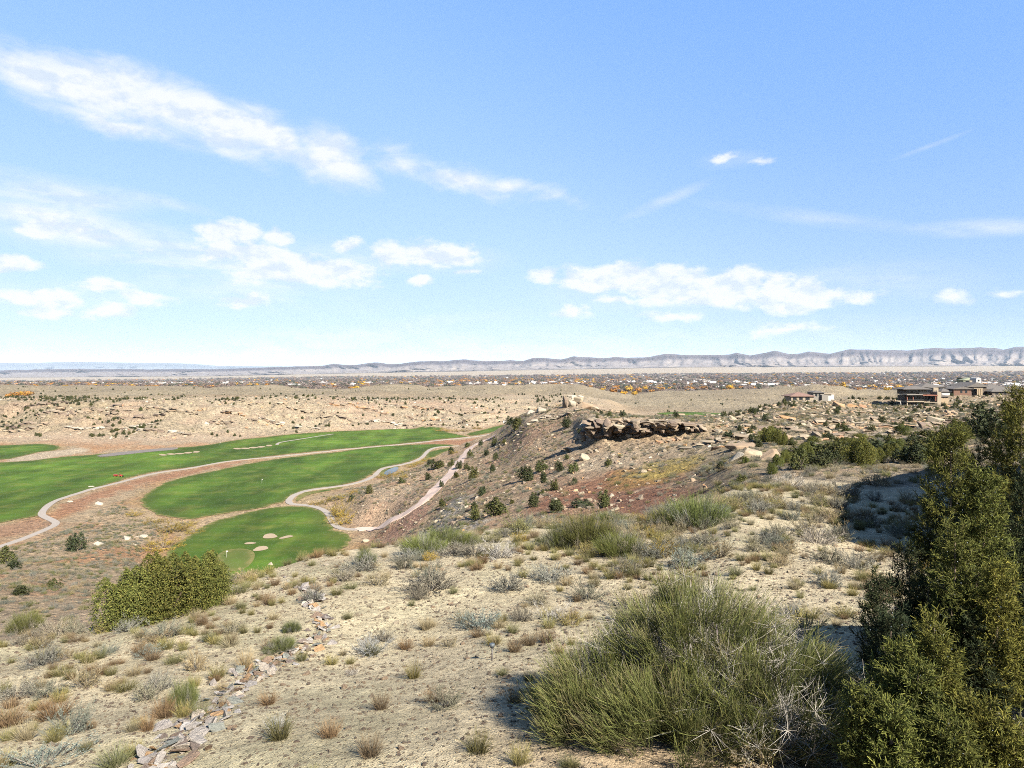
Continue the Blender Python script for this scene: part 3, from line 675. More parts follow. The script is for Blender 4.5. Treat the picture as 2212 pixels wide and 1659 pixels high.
# ------------------------------------------------------------------ air between here and the cliffs
hzv = bpy.data.materials.new('thin_desert_haze'); hzv.use_nodes = True; hb = NB(hzv.node_tree); hzv.node_tree.nodes.clear()
pv = hb.n('ShaderNodeVolumePrincipled'); pv.inputs['Color'].default_value = (.66, .81, 1.0, 1); pv.inputs['Density'].default_value = 1.0e-5; pv.inputs['Anisotropy'].default_value = 0.0
ho = hb.n('ShaderNodeOutputMaterial'); hb.link(pv.outputs[0], ho.inputs['Volume'])
zlo = min(float(Z.min()), -480)-60; x_, y_, z_ = 95000., 50000., 790.
bm = bmesh.new(); bmesh.ops.create_cube(bm, size=1.0)
for v in bm.verts: v.co = Vector((v.co.x*2*x_, -1200+(v.co.y+.5)*(y_+1200), zlo+(v.co.z+.5)*(z_-zlo)))
me = bpy.data.meshes.new('haze'); bm.to_mesh(me); bm.free(); me.materials.append(hzv)
tag(obj('haze', me), kind='stuff')
# ------------------------------------------------------------------ plants
def nrm(v): return v/np.maximum(np.linalg.norm(v, axis=-1, keepdims=True), 1e-9)
def plant_mat(name, transl=0.25, var=0.25, rough=.85, spec=.15):
    m, b = new_mat(name); base = attr(b, 'tint'); oi = b.n('ShaderNodeObjectInfo')
    v = b.mr(oi.outputs['Random'], 0, 1, 1-var, 1+var)
    r2 = b.m('FRACT', b.m('MULTIPLY', oi.outputs['Random'], 7.31))
    c = b.mix(1.0, base, b.xyz(v, v, v), 'MULTIPLY')
    c = b.mix(1.0, c, b.mix(r2, (1.08*DIM, 1.0*DIM, .88*DIM, 1), (.92*DIM, 1.0*DIM, 1.04*DIM, 1)), 'MULTIPLY')
    p = b.n('ShaderNodeBsdfPrincipled'); b.link(c, p.inputs['Base Color']); p.inputs['Roughness'].default_value = rough; p.inputs['Specular IOR Level'].default_value = spec
    t = b.n('ShaderNodeBsdfTranslucent'); b.link(c, t.inputs[0]); mx = b.n('ShaderNodeMixShader'); mx.inputs[0].default_value = transl
    b.link(p.outputs[0], mx.inputs[1]); b.link(t.outputs[0], mx.inputs[2]); o = b.n('ShaderNodeOutputMaterial'); b.link(mx.outputs[0], o.inputs[0]); return m
M_PLANT = plant_mat('dry_brush_foliage'); M_JUN = plant_mat('juniper_foliage', .2, .18)
M_WOOD = plant_mat('weathered_wood', 0.0, .1); M_COTT = plant_mat('cottonwood_foliage', .35, .25)

def ribbons(base, dirs, length, width, bend, segs=2, cols=None, rng=RNG, tip=0.25):
    """thin curved blades; base,dirs (n,3), length,width (n), bend (n,3) sideways sag at the tip"""
    n = len(base); side = nrm(np.cross(dirs, rng.normal(size=(n, 3)))); V = []; Cc = []
    for s in range(segs+1):
        t = s/segs; p = base+dirs*(length*t)[:, None]+bend*(t*t)
        w = width*(1-(1-tip)*t)*.5
        V += [p-side*w[:, None], p+side*w[:, None]]
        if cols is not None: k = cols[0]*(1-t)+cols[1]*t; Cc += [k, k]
    V = np.stack(V, 1); m = V.shape[1]; I = (np.arange(n)*m)[:, None]
    Fq = np.concatenate([np.concatenate([I+2*s, I+2*s+1, I+2*s+3, I+2*s+2], 1) for s in range(segs)], 0)
    return V.reshape(-1, 3), Fq, (np.stack(Cc, 1).reshape(-1, 3) if cols is not None else None)
def leaves(cen, size, outw, col, rng=RNG, aspect=.5, scatter=.8):
    n = len(cen); nr = nrm(outw+scatter*rng.normal(size=(n, 3))); a = nrm(np.cross(nr, rng.normal(size=(n, 3)))); c = np.cross(nr, a)
    s = size[:, None]
    V = np.stack([cen-a*s, cen-c*s*aspect, cen+a*s, cen+c*s*aspect], 1).reshape(-1, 3)
    return V, np.arange(4*n).reshape(n, 4), np.repeat(col, 4, 0)
def join(parts):
    Vs, Fs, Cs = [], [], []; o = 0
    for V, Fq, c in parts: Vs.append(V); Fs.append(Fq+o); Cs.append(c); o += len(V)
    return np.concatenate(Vs), np.concatenate(Fs), np.concatenate(Cs)
def cmix(n, pal, rng, jit=.12):
    pal = np.array(pal, float); k = rng.integers(0, len(pal), n); return np.clip(pal[k]*(1+jit*rng.normal(size=(n, 1))), .005, 1)
def tube(pts, rads, sides=5, col=(.2, .17, .14)):
    pts = np.array(pts, float); n = len(pts); d = nrm(np.gradient(pts, axis=0)); up = np.array([.3, .2, 1.0]); a = nrm(np.cross(d, up)+1e-6); c = np.cross(d, a)
    th = np.linspace(0, 2*math.pi, sides, endpoint=False)
    V = (pts[:, None]+(a[:, None]*np.cos(th)[None, :, None]+c[:, None]*np.sin(th)[None, :, None])*np.array(rads)[:, None, None]).reshape(-1, 3)
    I = np.arange(n*sides).reshape(n, sides); J = np.roll(I, -1, 1)
    Fq = np.stack([I[:-1], J[:-1], J[1:], I[1:]], -1).reshape(-1, 4)
    return V, Fq, np.tile(np.array(col, float), (len(V), 1))

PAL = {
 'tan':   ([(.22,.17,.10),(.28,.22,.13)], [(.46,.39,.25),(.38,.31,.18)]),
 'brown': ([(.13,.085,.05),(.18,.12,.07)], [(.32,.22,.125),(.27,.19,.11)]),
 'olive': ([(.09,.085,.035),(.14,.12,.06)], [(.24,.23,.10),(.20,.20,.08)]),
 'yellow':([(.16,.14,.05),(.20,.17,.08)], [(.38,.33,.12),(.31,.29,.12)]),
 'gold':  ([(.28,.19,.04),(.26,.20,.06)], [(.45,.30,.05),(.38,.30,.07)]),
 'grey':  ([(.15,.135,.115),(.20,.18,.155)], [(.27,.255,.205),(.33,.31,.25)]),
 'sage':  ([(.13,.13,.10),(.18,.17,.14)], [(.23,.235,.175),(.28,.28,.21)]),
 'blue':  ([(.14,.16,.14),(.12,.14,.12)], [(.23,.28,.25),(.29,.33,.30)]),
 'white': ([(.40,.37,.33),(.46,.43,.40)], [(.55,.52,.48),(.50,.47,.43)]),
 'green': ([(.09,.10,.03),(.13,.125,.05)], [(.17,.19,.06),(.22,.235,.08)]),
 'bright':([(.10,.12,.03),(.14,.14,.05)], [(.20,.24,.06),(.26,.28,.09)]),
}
def tuft_mesh(name, pal, seed, n=260, up=1.0, w=.010, segs=2, spread=.16):
    rng = np.random.default_rng(seed); r = np.sqrt(rng.random(n))*spread; a = rng.random(n)*2*math.pi
    base = np.stack([r*np.cos(a), r*np.sin(a), np.zeros(n)-.03], 1)
    a2 = a+rng.normal(size=n)*.7; tilt = np.clip(np.abs(rng.normal(size=n))*.42+r*1.6, 0, 1.25)
    d = np.stack([np.sin(tilt)*np.cos(a2), np.sin(tilt)*np.sin(a2), np.cos(tilt)*up], 1)
    L = .58*(.55+.5*rng.random(n)); bend = np.stack([np.cos(a2)*.06, np.sin(a2)*.06, -.10*np.sin(tilt)], 1)*rng.random((n, 1))*1.6
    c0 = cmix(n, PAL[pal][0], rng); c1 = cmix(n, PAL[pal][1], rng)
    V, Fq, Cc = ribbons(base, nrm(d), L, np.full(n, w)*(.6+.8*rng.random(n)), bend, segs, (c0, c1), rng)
    return mesh_np(name, V, Fq, [M_PLANT], {'tint': Cc})
def shrub_mesh(name, pal, seed, stems=60, twigs=11, leaf=2.2, h=.62, w=.012, leafsize=.016):
    """woody shrub: stems from the crown of the root, twigs along them, small leaves at the ends"""
    rng = np.random.default_rng(seed); a = rng.random(stems)*2*math.pi; tl = np.arccos(1-rng.random(stems)*.93)
    tl = np.clip(tl, 0, 1.45); d = np.stack([np.sin(tl)*np.cos(a), np.sin(tl)*np.sin(a), np.cos(tl)], 1)
    base = np.stack([np.cos(a)*.05*rng.random(stems), np.sin(a)*.05*rng.random(stems), np.full(stems, -.04)], 1)
    lump = .75+.35*np.sin(3*a+seed)*np.sin(2*tl+seed)
    L = (.50*np.sin(tl)+h*np.cos(tl))*(.75+.3*rng.random(stems))*lump; L = np.clip(L, .2, .8)
    wood = cmix(stems, [(.20,.17,.14),(.28,.25,.22)], rng)
    bend = np.stack([np.cos(a)*.02, np.sin(a)*.02, np.full(stems, .05)], 1)
    parts = [ribbons(base, d, L, np.full(stems, w*1.6), bend, 2, (wood, wood), rng)]
    t = rng.random((stems, twigs))**.6*.75+.25; tb = (base[:, None]+d[:, None]*(L[:, None]*t)[..., None]+bend[:, None]*(t*t)[..., None]).reshape(-1, 3)
    n = len(tb); td = nrm(np.repeat(d, twigs, 0)*.9+rng.normal(size=(n, 3))*.55+np.array([0, 0, .55])); tL = .17*(.5+.8*rng.random(n))
    c0 = cmix(n, PAL[pal][0], rng); c1 = cmix(n, PAL[pal][1], rng)
    parts.append(ribbons(tb, td, tL, np.full(n, w*.8), rng.normal(size=(n, 3))*.015, 2, (c0, c1), rng))
    k = int(n*leaf); i = rng.integers(0, n, k); tt = rng.random(k)*.7+.35
    cen = tb[i]+td[i]*(tL[i]*tt)[:, None]+rng.normal(size=(k, 3))*.012
    cen[:, 2] = np.maximum(cen[:, 2], 0.0)
    parts.append(leaves(cen, leafsize*(.6+.8*rng.random(k)), nrm(cen+np.array([0, 0, .1])), cmix(k, PAL[pal][1], rng), rng, .45, 1.0))
    V, Fq, Cc = join(parts); return mesh_np(name, V, Fq, [M_PLANT], {'tint': Cc})
def broom_mesh(name, pal, seed, n_b=60, per=26, dead=.2, h=.6, w=.0045):
    """mormon tea: many upright brooms of leafless green stems over grey wood"""
    rng = np.random.default_rng(seed); a = rng.random(n_b)*2*math.pi; r = .46*np.sqrt(rng.random(n_b))
    hb = h*(.30+.45*(1-(r/.5)**2))*(.7+.5*rng.random(n_b)); cen = np.stack([r*np.cos(a), r*np.sin(a), hb*.42], 1)
    parts = []
    d0 = nrm(cen*np.array([.9, .9, .6])+np.array([0, 0, .05])); wood = cmix(n_b, [(.30,.27,.24),(.22,.19,.17)], rng)
    parts.append(ribbons(np.zeros((n_b, 3)), d0, np.linalg.norm(cen, axis=1), np.full(n_b, w*2.2), np.zeros((n_b, 3)), 2, (wood, wood), rng, .6))
    i = np.repeat(np.arange(n_b), per); n = len(i)
    out = nrm(np.stack([np.cos(a)*r*1.7, np.sin(a)*r*1.7, np.full(n_b, .6)], 1))[i]
    d = nrm(out+rng.normal(size=(n, 3))*.30+np.array([0, 0, .12])); b0 = cen[i]+rng.normal(size=(n, 3))*np.array([.03, .03, .03]); L = (hb[i]*.62)*(.5+.8*rng.random(n))
    dd = rng.random(n_b)[i] < dead
    c0 = cmix(n, PAL[pal][0], rng); c1 = cmix(n, PAL[pal][1], rng); g = cmix(n, PAL['grey'][1], rng)
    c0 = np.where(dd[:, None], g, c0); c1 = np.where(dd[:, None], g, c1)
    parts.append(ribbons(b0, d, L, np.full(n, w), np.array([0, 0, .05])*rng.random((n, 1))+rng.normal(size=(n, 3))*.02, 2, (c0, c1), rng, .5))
    V, Fq, Cc = join(parts); V[:, 2] = np.maximum(V[:, 2], -.02)
    return mesh_np(name, V, Fq, [M_PLANT], {'tint': Cc})
JP = [(.085,.095,.030),(.11,.115,.035),(.065,.08,.028),(.13,.125,.04)]
JPD = [(.060,.072,.030),(.080,.088,.034),(.048,.060,.026)]
def juniper_crown(name, seed, lobes, n, leaf, pal, spire=.3, mat=None, squash=1.0, near=False):
    """crown of upright lobes, unit width; lobes: number of leaf masses"""
    rng = np.random.default_rng(seed); P = []; O = []
    a = rng.random(lobes)*2*math.pi; r = .30*np.sqrt(rng.random(lobes)); hh = (.62+.5*rng.random(lobes)-.6*r)*squash; rad = .16+.10*rng.random(lobes)
    if near: rad = .12+.09*rng.random(lobes); r = .37*np.sqrt(rng.random(lobes)); hh = (.74+.28*rng.random(lobes)-2.2*r*r)
    w = rad*hh; k = rng.choice(lobes, n, p=w/w.sum())
    t = rng.random(n)**.9; az_ = rng.random(n)*2*math.pi; prof = np.sin(np.clip(t*.92+.10, 0, 1)*math.pi)**.55*(1-spire*t)
    rr = rad[k]*prof*(1-.35*rng.random(n)**2.2)*(1+.18*np.sin(az_*3+t*9+k)+(.28*np.sin(az_*4+t*17+k*2)*np.sin(t*23+k) if near else 0))
    cen = np.stack([r[k]*np.cos(a[k])+rr*np.cos(az_), r[k]*np.sin(a[k])+rr*np.sin(az_), .03+t*hh[k]], 1)
    outv = np.stack([np.cos(az_), np.sin(az_), .35+.6*t], 1); cen += rng.normal(size=(n, 3))*leaf*.8
    V, Fq, Cc = leaves(cen, leaf*(.6+.8*rng.random(n)), nrm(outv), cmix(n, pal, rng, .2), rng, .5, .85)
    return mesh_np(name, V, Fq, [mat or M_JUN], {'tint': Cc})
def trunk_mesh(name, seed, h=.4, forks=4, r=.035, col=(.17, .13, .10)):
    rng = np.random.default_rng(seed); parts = [tube([(0, 0, -.08), (.01, .0, h*.4), (.02, .01, h)], [r*1.3, r, r*.5], 5, col)]
    for i in range(forks):
        a = rng.random()*6.28; e = (.24*math.cos(a), .24*math.sin(a), h*(.9+.5*rng.random()))
        parts.append(tube([(0, 0, h*.15), (e[0]*.5, e[1]*.5, e[2]*.45), e], [r*.6, r*.45, r*.2], 4, col))
    V, Fq, Cc = join(parts); return mesh_np(name, V, Fq, [M_WOOD], {'tint': Cc})

MESH = {}
for pal in ('tan', 'brown', 'olive', 'yellow'):
    MESH['tuft_'+pal] = [tuft_mesh('grass_tuft', pal, 100+i, 300) for i in range(3)]
for pal in ('grey', 'sage', 'blue', 'green', 'gold', 'yellow', 'tan', 'white'):
    MESH['shrub_'+pal] = [shrub_mesh('shrub', pal, 200+i, leaf=.5 if pal in ('white',) else 2.4, leafsize=.013 if pal == 'white' else .017) for i in range(2)]
for pal in ('green', 'bright'):
    MESH['broom_'+pal] = [broom_mesh('green_stemmed_shrub', pal, 300+i, 90, 38) for i in range(2)]
MESH['willow'] = [shrub_mesh('willow_shrub', 'gold', 333, 60, 12, 2.4, .9)]
MESH['jun_near'] = [juniper_crown('crown', 400+i, 24, 38000, .0125, [(.125,.145,.032),(.155,.165,.038),(.095,.11,.03),(.20,.19,.05)], .12, near=True) for i in range(2)]
MESH['jun_mid'] = [juniper_crown('crown', 410+i, 6, 1500, .045, JP) for i in range(3)]
MESH['jun_dark'] = [juniper_crown('crown', 420+i, 6, 1500, .045, JPD) for i in range(3)]
MESH['trunk'] = [trunk_mesh('trunk', 430+i) for i in range(2)]

KCOUNT = {}
def slope_tilt(x, y):
    e = max(.5, y*.004); gxn = float(gz(x+e, y)-gz(x-e, y))/(2*e); gyn = float(gz(x, y+e)-gz(x, y-e))/(2*e); return gxn, gyn
def place(name, me, p, w, h, rng, label, cat, group=None, trunk=None, sink=0.0, parts_name='crown'):
    sx = w*(.95+.1*rng.random()); sz = h
    if trunk is None:
        o = obj(name, me); o.location = (p[0], p[1], p[2]-sink)
    else:
        o = empty(name, (p[0], p[1], p[2]-sink))
        obj(parts_name, me, o); obj('trunk', trunk, o)
    o.rotation_euler = (0, 0, rng.random()*6.283); o.scale = (sx, sx, sz)
    tag(o, label, cat, group); KCOUNT[name] = KCOUNT.get(name, 0)+1
    return o
def mh(key):   # natural height of a unit-width prototype
    return {'tuft': .62, 'shrub': .62, 'broom': .62, 'willow': .9, 'jun': .95}[key.split('_')[0]]
def traced(key, xd, yd, wD, hD, name, label, cat='shrub', group=None, rng=np.random.default_rng(5), ymin=9.0, ymax=900, trunk=False):
    p = pix(xd, yd, ymin, ymax); Y = p.y; w = wD/F*Y; h = hD/F*Y
    me = MESH[key][rng.integers(len(MESH[key]))]
    return place(name, me, p, w, h/mh(key), rng, label, cat, group, MESH['trunk'][rng.integers(2)] if trunk else None, .02*w)

SAGE_L = 'sagebrush'; TR = [
# key, x, y, w, h, name, label
('shrub_grey',63,1390,60,32,'dry_shrub','bare grey shrub at the slope edge left of the olive juniper clump'),
('broom_green',53,1362,75,50,'green_shrub','dark green shrub at the left slope edge behind the bare grey shrub'),
('shrub_grey',123,1372,66,42,'dry_shrub','open grey-green branchy shrub between the dark shrub and the olive junipers'),
('tuft_brown',117,1552,112,62,'bunch_grass','large russet brown clump low on the left, widest of the brown grasses there'),
('shrub_sage',155,1582,92,62,'sagebrush','olive grey bush directly below the russet clump on the left'),
('tuft_brown',23,1568,92,66,'bunch_grass','dark brown grass clump cut by the left picture edge'),
('shrub_grey',37,1505,90,36,'dry_shrub','low grey brush mat above the brown clump at the left edge'),
('tuft_olive',133,1458,72,28,'bunch_grass','low olive grass mat upslope of the russet clump'),
('shrub_tan',187,1482,64,48,'dry_shrub','upright tan brush right of the olive grass mat'),
('tuft_olive',273,1492,78,34,'bunch_grass','wide olive brown grass between the tan brush and the stone line'),
('shrub_grey',347,1488,66,46,'dry_shrub','grey brown rounded brush above the green shrub by the stones'),
('broom_green',395,1532,62,78,'green_shrub','upright olive green shrub with pale seed heads touching the stone line'),
('tuft_brown',352,1545,72,52,'bunch_grass','red brown grass leaning on the green shrub by the stones'),
('tuft_brown',320,1578,46,52,'bunch_grass','narrow reddish grass spray beside the lower stones'),
('tuft_olive',247,1655,98,62,'bunch_grass','big green and straw grass fan at the bottom edge left of the stones'),
('shrub_blue',93,1655,165,36,'sagebrush','blue-green sage mat in the bottom left corner'),
('tuft_tan',530,1446,46,66,'bunch_grass','tall pale straw grass standing up in the stone line'),
('broom_green',607,1405,68,36,'green_shrub','round green bush left of the bend in the stone line'),
('broom_green',630,1365,38,30,'green_shrub','small green bush just left of the upper stone line'),
('shrub_tan',423,1448,52,42,'dry_shrub','brown grey brush midway between junipers and stone line'),
('tuft_tan',290,1458,52,28,'bunch_grass','tan grass below the olive junipers, left of the brown grey brush'),
('tuft_olive',240,1458,38,26,'bunch_grass','small olive tuft straight below the left olive juniper'),
('shrub_blue',320,1415,48,24,'sagebrush','small blue grey sage close under the olive junipers'),
('shrub_tan',327,1395,62,28,'dry_shrub','tan brush nearest below the foot of the middle olive juniper'),
('shrub_white',600,1574,48,32,'dead_shrub','white dead twiggy shrub alone on bare ground right of the stones'),
('tuft_yellow',717,1435,46,30,'bunch_grass','yellow green grass touching the right side of the stone line bend'),
('tuft_olive',513,1282,78,32,'bunch_grass','yellow green grass bank right behind the right olive juniper'),
('tuft_brown',167,1385,56,22,'bunch_grass','brown grass left of the foot of the left olive juniper'),
('shrub_sage',233,1412,42,24,'sagebrush','small grey sage left below the olive junipers'),
('shrub_tan',147,1422,46,22,'dry_shrub','flat tan brush on the left slope above the olive grass mat'),
('shrub_tan',500,1365,52,27,'dry_shrub','tan grey brush right of the olive junipers, midway to the stones'),
('tuft_tan',497,1395,62,24,'bunch_grass','wide straw grass left of the round green bush'),
('tuft_olive',377,1432,62,27,'bunch_grass','olive grass below the middle olive juniper'),
('shrub_grey',930,1275,118,50,'sagebrush','widest grey sagebrush on the pale slope, with small olive grass at its right foot'),
('tuft_olive',980,1282,30,22,'bunch_grass','olive tuft at the right foot of the widest grey sagebrush'),
('shrub_grey',1097,1275,84,42,'sagebrush','grey sagebrush in the middle of three on the pale upper slope'),
('shrub_grey',1190,1253,82,44,'sagebrush','grey sagebrush at the right of three on the pale upper slope'),
('tuft_olive',727,1285,44,25,'bunch_grass','left of two olive tufts right above the top of the stone line'),
('tuft_olive',757,1272,44,22,'bunch_grass','right of two olive tufts right above the top of the stone line'),
('shrub_tan',817,1262,58,28,'dry_shrub','tan brush near the slope crest between the olive tufts and the widest sagebrush'),
('shrub_grey',777,1232,74,38,'dry_shrub','grey twiggy brush on the slope crest above the tan brush'),
('shrub_white',803,1412,78,42,'dead_shrub','silvery grey shrub on bare ground right of the stone line bend'),
('shrub_grey',827,1385,52,30,'sagebrush','grey green sage directly behind the silvery shrub'),
('tuft_tan',927,1355,48,25,'bunch_grass','straw tuft between the silvery shrub and the blue grey sage'),
('shrub_blue',1040,1355,88,44,'sagebrush','blue grey sage in the centre of the slope, behind the path light'),
('shrub_tan',1000,1342,42,27,'dry_shrub','brown brush against the left side of the blue grey sage'),
('tuft_tan',1077,1356,52,27,'bunch_grass','straw grass against the right side of the blue grey sage'),
('shrub_white',1197,1340,80,34,'dead_shrub','silver dead shrub lying flat left of the great green bush'),
('shrub_grey',1127,1340,54,37,'dry_shrub','dark grey brush between the blue grey sage and the flat silver shrub'),
('tuft_brown',1240,1337,34,34,'bunch_grass','reddish grass squeezed between the flat silver shrub and the great green bush'),
('tuft_yellow',1065,1392,52,32,'bunch_grass','yellow grass just behind the path light'),
('tuft_brown',1033,1375,50,26,'bunch_grass','brown grass up left of the path light'),
('tuft_tan',927,1395,48,30,'bunch_grass','straw tuft level with the path light, left of it'),
('shrub_tan',970,1395,38,22,'dry_shrub','small pinkish brush halfway between the straw tuft and the path light'),
('tuft_brown',877,1402,54,32,'bunch_grass','brown grass right of the silvery grey shrub'),
('tuft_yellow',893,1465,54,50,'rabbitbrush','golden green rabbitbrush below the brown grass, mid slope'),
('tuft_yellow',1143,1472,42,32,'bunch_grass','yellow grass at the left foot of the great green bush'),
('tuft_tan',1113,1518,62,48,'bunch_grass','straw and grey grass fan below the path light near the great bush'),
('shrub_tan',1153,1505,38,22,'dry_shrub','low pale brush right beside the straw fan'),
('tuft_brown',823,1532,64,54,'bunch_grass','upper of three brown bunch grasses on the bare lower slope'),
('tuft_brown',713,1592,68,52,'bunch_grass','left of three brown bunch grasses on the bare lower slope'),
('tuft_brown',800,1633,84,72,'bunch_grass','biggest and lowest brown bunch grass on the bare lower slope'),
('tuft_olive',1033,1625,88,62,'bunch_grass','olive brown grass fan at the bottom, left of the yellow green one'),
('tuft_yellow',1123,1650,68,64,'bunch_grass','yellow green grass fan at the bottom near the great bush'),
('tuft_olive',1223,1656,48,32,'bunch_grass','small dark olive tuft at the bottom edge under the great bush'),
('shrub_white',763,1458,26,16,'dead_shrub','tiny white twiggy shrub right of the stone line'),
('shrub_gold',1429,1202,64,34,'rabbitbrush','golden dome shaped shrub right of the grey green brooms'),
('shrub_blue',1486,1226,86,46,'sagebrush','tall grey blue sagebrush next to the golden dome shrub'),
('shrub_grey',1353,1240,78,36,'sagebrush','grey brown sage behind the top of the great green bush'),
('shrub_sage',1789,1215,70,33,'sagebrush','dark grey sage under the biggest pale sagebrush on the right slope'),
('tuft_yellow',1766,1240,36,22,'rabbitbrush','yellow tuft below the dark grey sage on the right slope'),
('tuft_yellow',1729,1292,28,24,'rabbitbrush','small bright yellow green tuft right of the great bush top'),
('tuft_tan',1716,1272,48,30,'bunch_grass','straw tuft upslope of the bright yellow green tuft'),
('tuft_yellow',1749,1335,74,36,'rabbitbrush','wide yellow brush mat left of the near junipers'),
('tuft_yellow',1823,1332,74,36,'rabbitbrush','yellow green brush mat touching the near junipers'),
('shrub_white',1766,1173,74,46,'sagebrush','biggest pale sagebrush on the right slope, throwing a clear shadow left'),
('shrub_grey',1822,1073,84,42,'sagebrush','pale sage cluster at the edge of the building shadow'),
('shrub_tan',1889,1049,74,32,'dry_shrub','tan sunlit brush with dark shadow all around it'),
('tuft_tan',1793,1034,34,24,'bunch_grass','single straw tuft above the pale sage cluster'),
('shrub_white',1710,1054,64,32,'sagebrush','silvery sage left of the pale sage cluster'),
('shrub_grey',1755,1062,44,27,'sagebrush','small sage between the silvery sage and the pale cluster'),
('shrub_tan',1670,1086,48,27,'dry_shrub','tan brush right of the bright green bush'),
('shrub_grey',1635,1110,54,32,'sagebrush','grey sage close right of the bright green bush'),
('shrub_sage',1710,1123,40,27,'sagebrush','small grey sage up left of the biggest pale sagebrush'),
('tuft_yellow',1779,1109,24,15,'rabbitbrush','small yellow tuft between pale cluster and biggest pale sagebrush'),
('broom_bright',1506,1137,140,82,'green_shrub','bright green broom bush standing alone on the crest'),
('broom_green',1445,1140,92,58,'green_shrub','darker olive broom bush joined to the left of the bright one'),
('broom_green',1271,1180,125,92,'green_shrub','tall grey green broom bush with bare grey branches on the crest'),
('broom_green',1210,1182,92,60,'green_shrub','smaller grey green broom bush left of the tall one on the crest'),
('broom_bright',1341,1198,118,58,'green_shrub','low light green broom bush below the tall grey green one'),
('broom_green',1319,1134,54,42,'green_shrub','small olive bush behind the tall grey green broom bush'),
('broom_bright',914,1195,94,50,'green_shrub','left bush of the bright green row on the crest above the road'),
('broom_green',957,1180,112,50,'green_shrub','middle bush of the bright green row on the crest above the road'),
('broom_bright',999,1176,80,34,'green_shrub','right bush of the bright green row on the crest above the road'),
('broom_green',790,1220,44,42,'green_shrub','single green bush on the crest by the near fairway'),
('shrub_grey',977,1198,82,28,'dry_shrub','left grey brush in front of the bright green row'),
('shrub_grey',1024,1198,92,30,'dry_shrub','middle grey brush in front of the bright green row'),
('shrub_white',1080,1204,74,38,'dry_shrub','right pale grey brush at the end of the bright green row'),
('shrub_yellow',1120,1154,62,42,'rabbitbrush','pale yellow flowered bush behind the grey brush on the crest'),
('willow',737,1114,46,52,'willow_shrub','taller gold willow beside the cart path bend'),
('willow',745,1128,62,30,'willow_shrub','lower straw coloured willow in front of the tall gold one'),
('willow',370,1147,54,30,'willow_shrub','gold willow at the near tip of the middle fairway'),
('willow',353,1183,74,32,'willow_shrub','olive gold willow thicket left of the near fairway'),
]+[('willow', a_, b_, c_, d_, 'willow_shrub', 'straw gold reeds and willow '+e_) for a_, b_, c_, d_, e_ in [(905,1004,26,12,'by the upper creek pond'),(888,1009,24,10,'by the upper creek pond'),(925,996,22,11,'by the upper creek pond'),
 (850,1027,28,12,'beside the blue creek pond'),(872,1021,26,12,'beside the blue creek pond'),(832,1032,30,13,'beside the blue creek pond'),(868,1033,30,13,'beside the blue creek pond'),(982,979,20,9,'by the upper creek pond'),(700,1087,30,12,'inside the cart path bend'),(722,1079,30,12,'inside the cart path bend'),
 (745,1074,28,12,'inside the cart path bend'),(680,1090,26,10,'inside the cart path bend'),(765,1066,26,11,'inside the cart path bend'),(955,931,26,9,'at the far end of the fairways'),(980,933,26,9,'at the far end of the fairways'),(1005,931,24,8,'at the far end of the fairways'),(1030,926,22,8,'at the far end of the fairways'),
 (330,1130,40,16,'below the tip of the middle fairway'),(400,1136,40,14,'below the tip of the middle fairway'),(290,1112,34,14,'below the tip of the middle fairway'),(420,1150,36,16,'below the tip of the middle fairway')]]+[
]
for key, x, y, w, h, name, lab in TR:
    cat = {'bunch_grass': 'grass', 'rabbitbrush': 'rabbitbrush', 'sagebrush': 'sagebrush', 'dry_shrub': 'shrub', 'dead_shrub': 'dead shrub', 'green_shrub': 'shrub', 'willow_shrub': 'willow'}[name]
    traced(key, x, y, w, h, name, lab, cat)

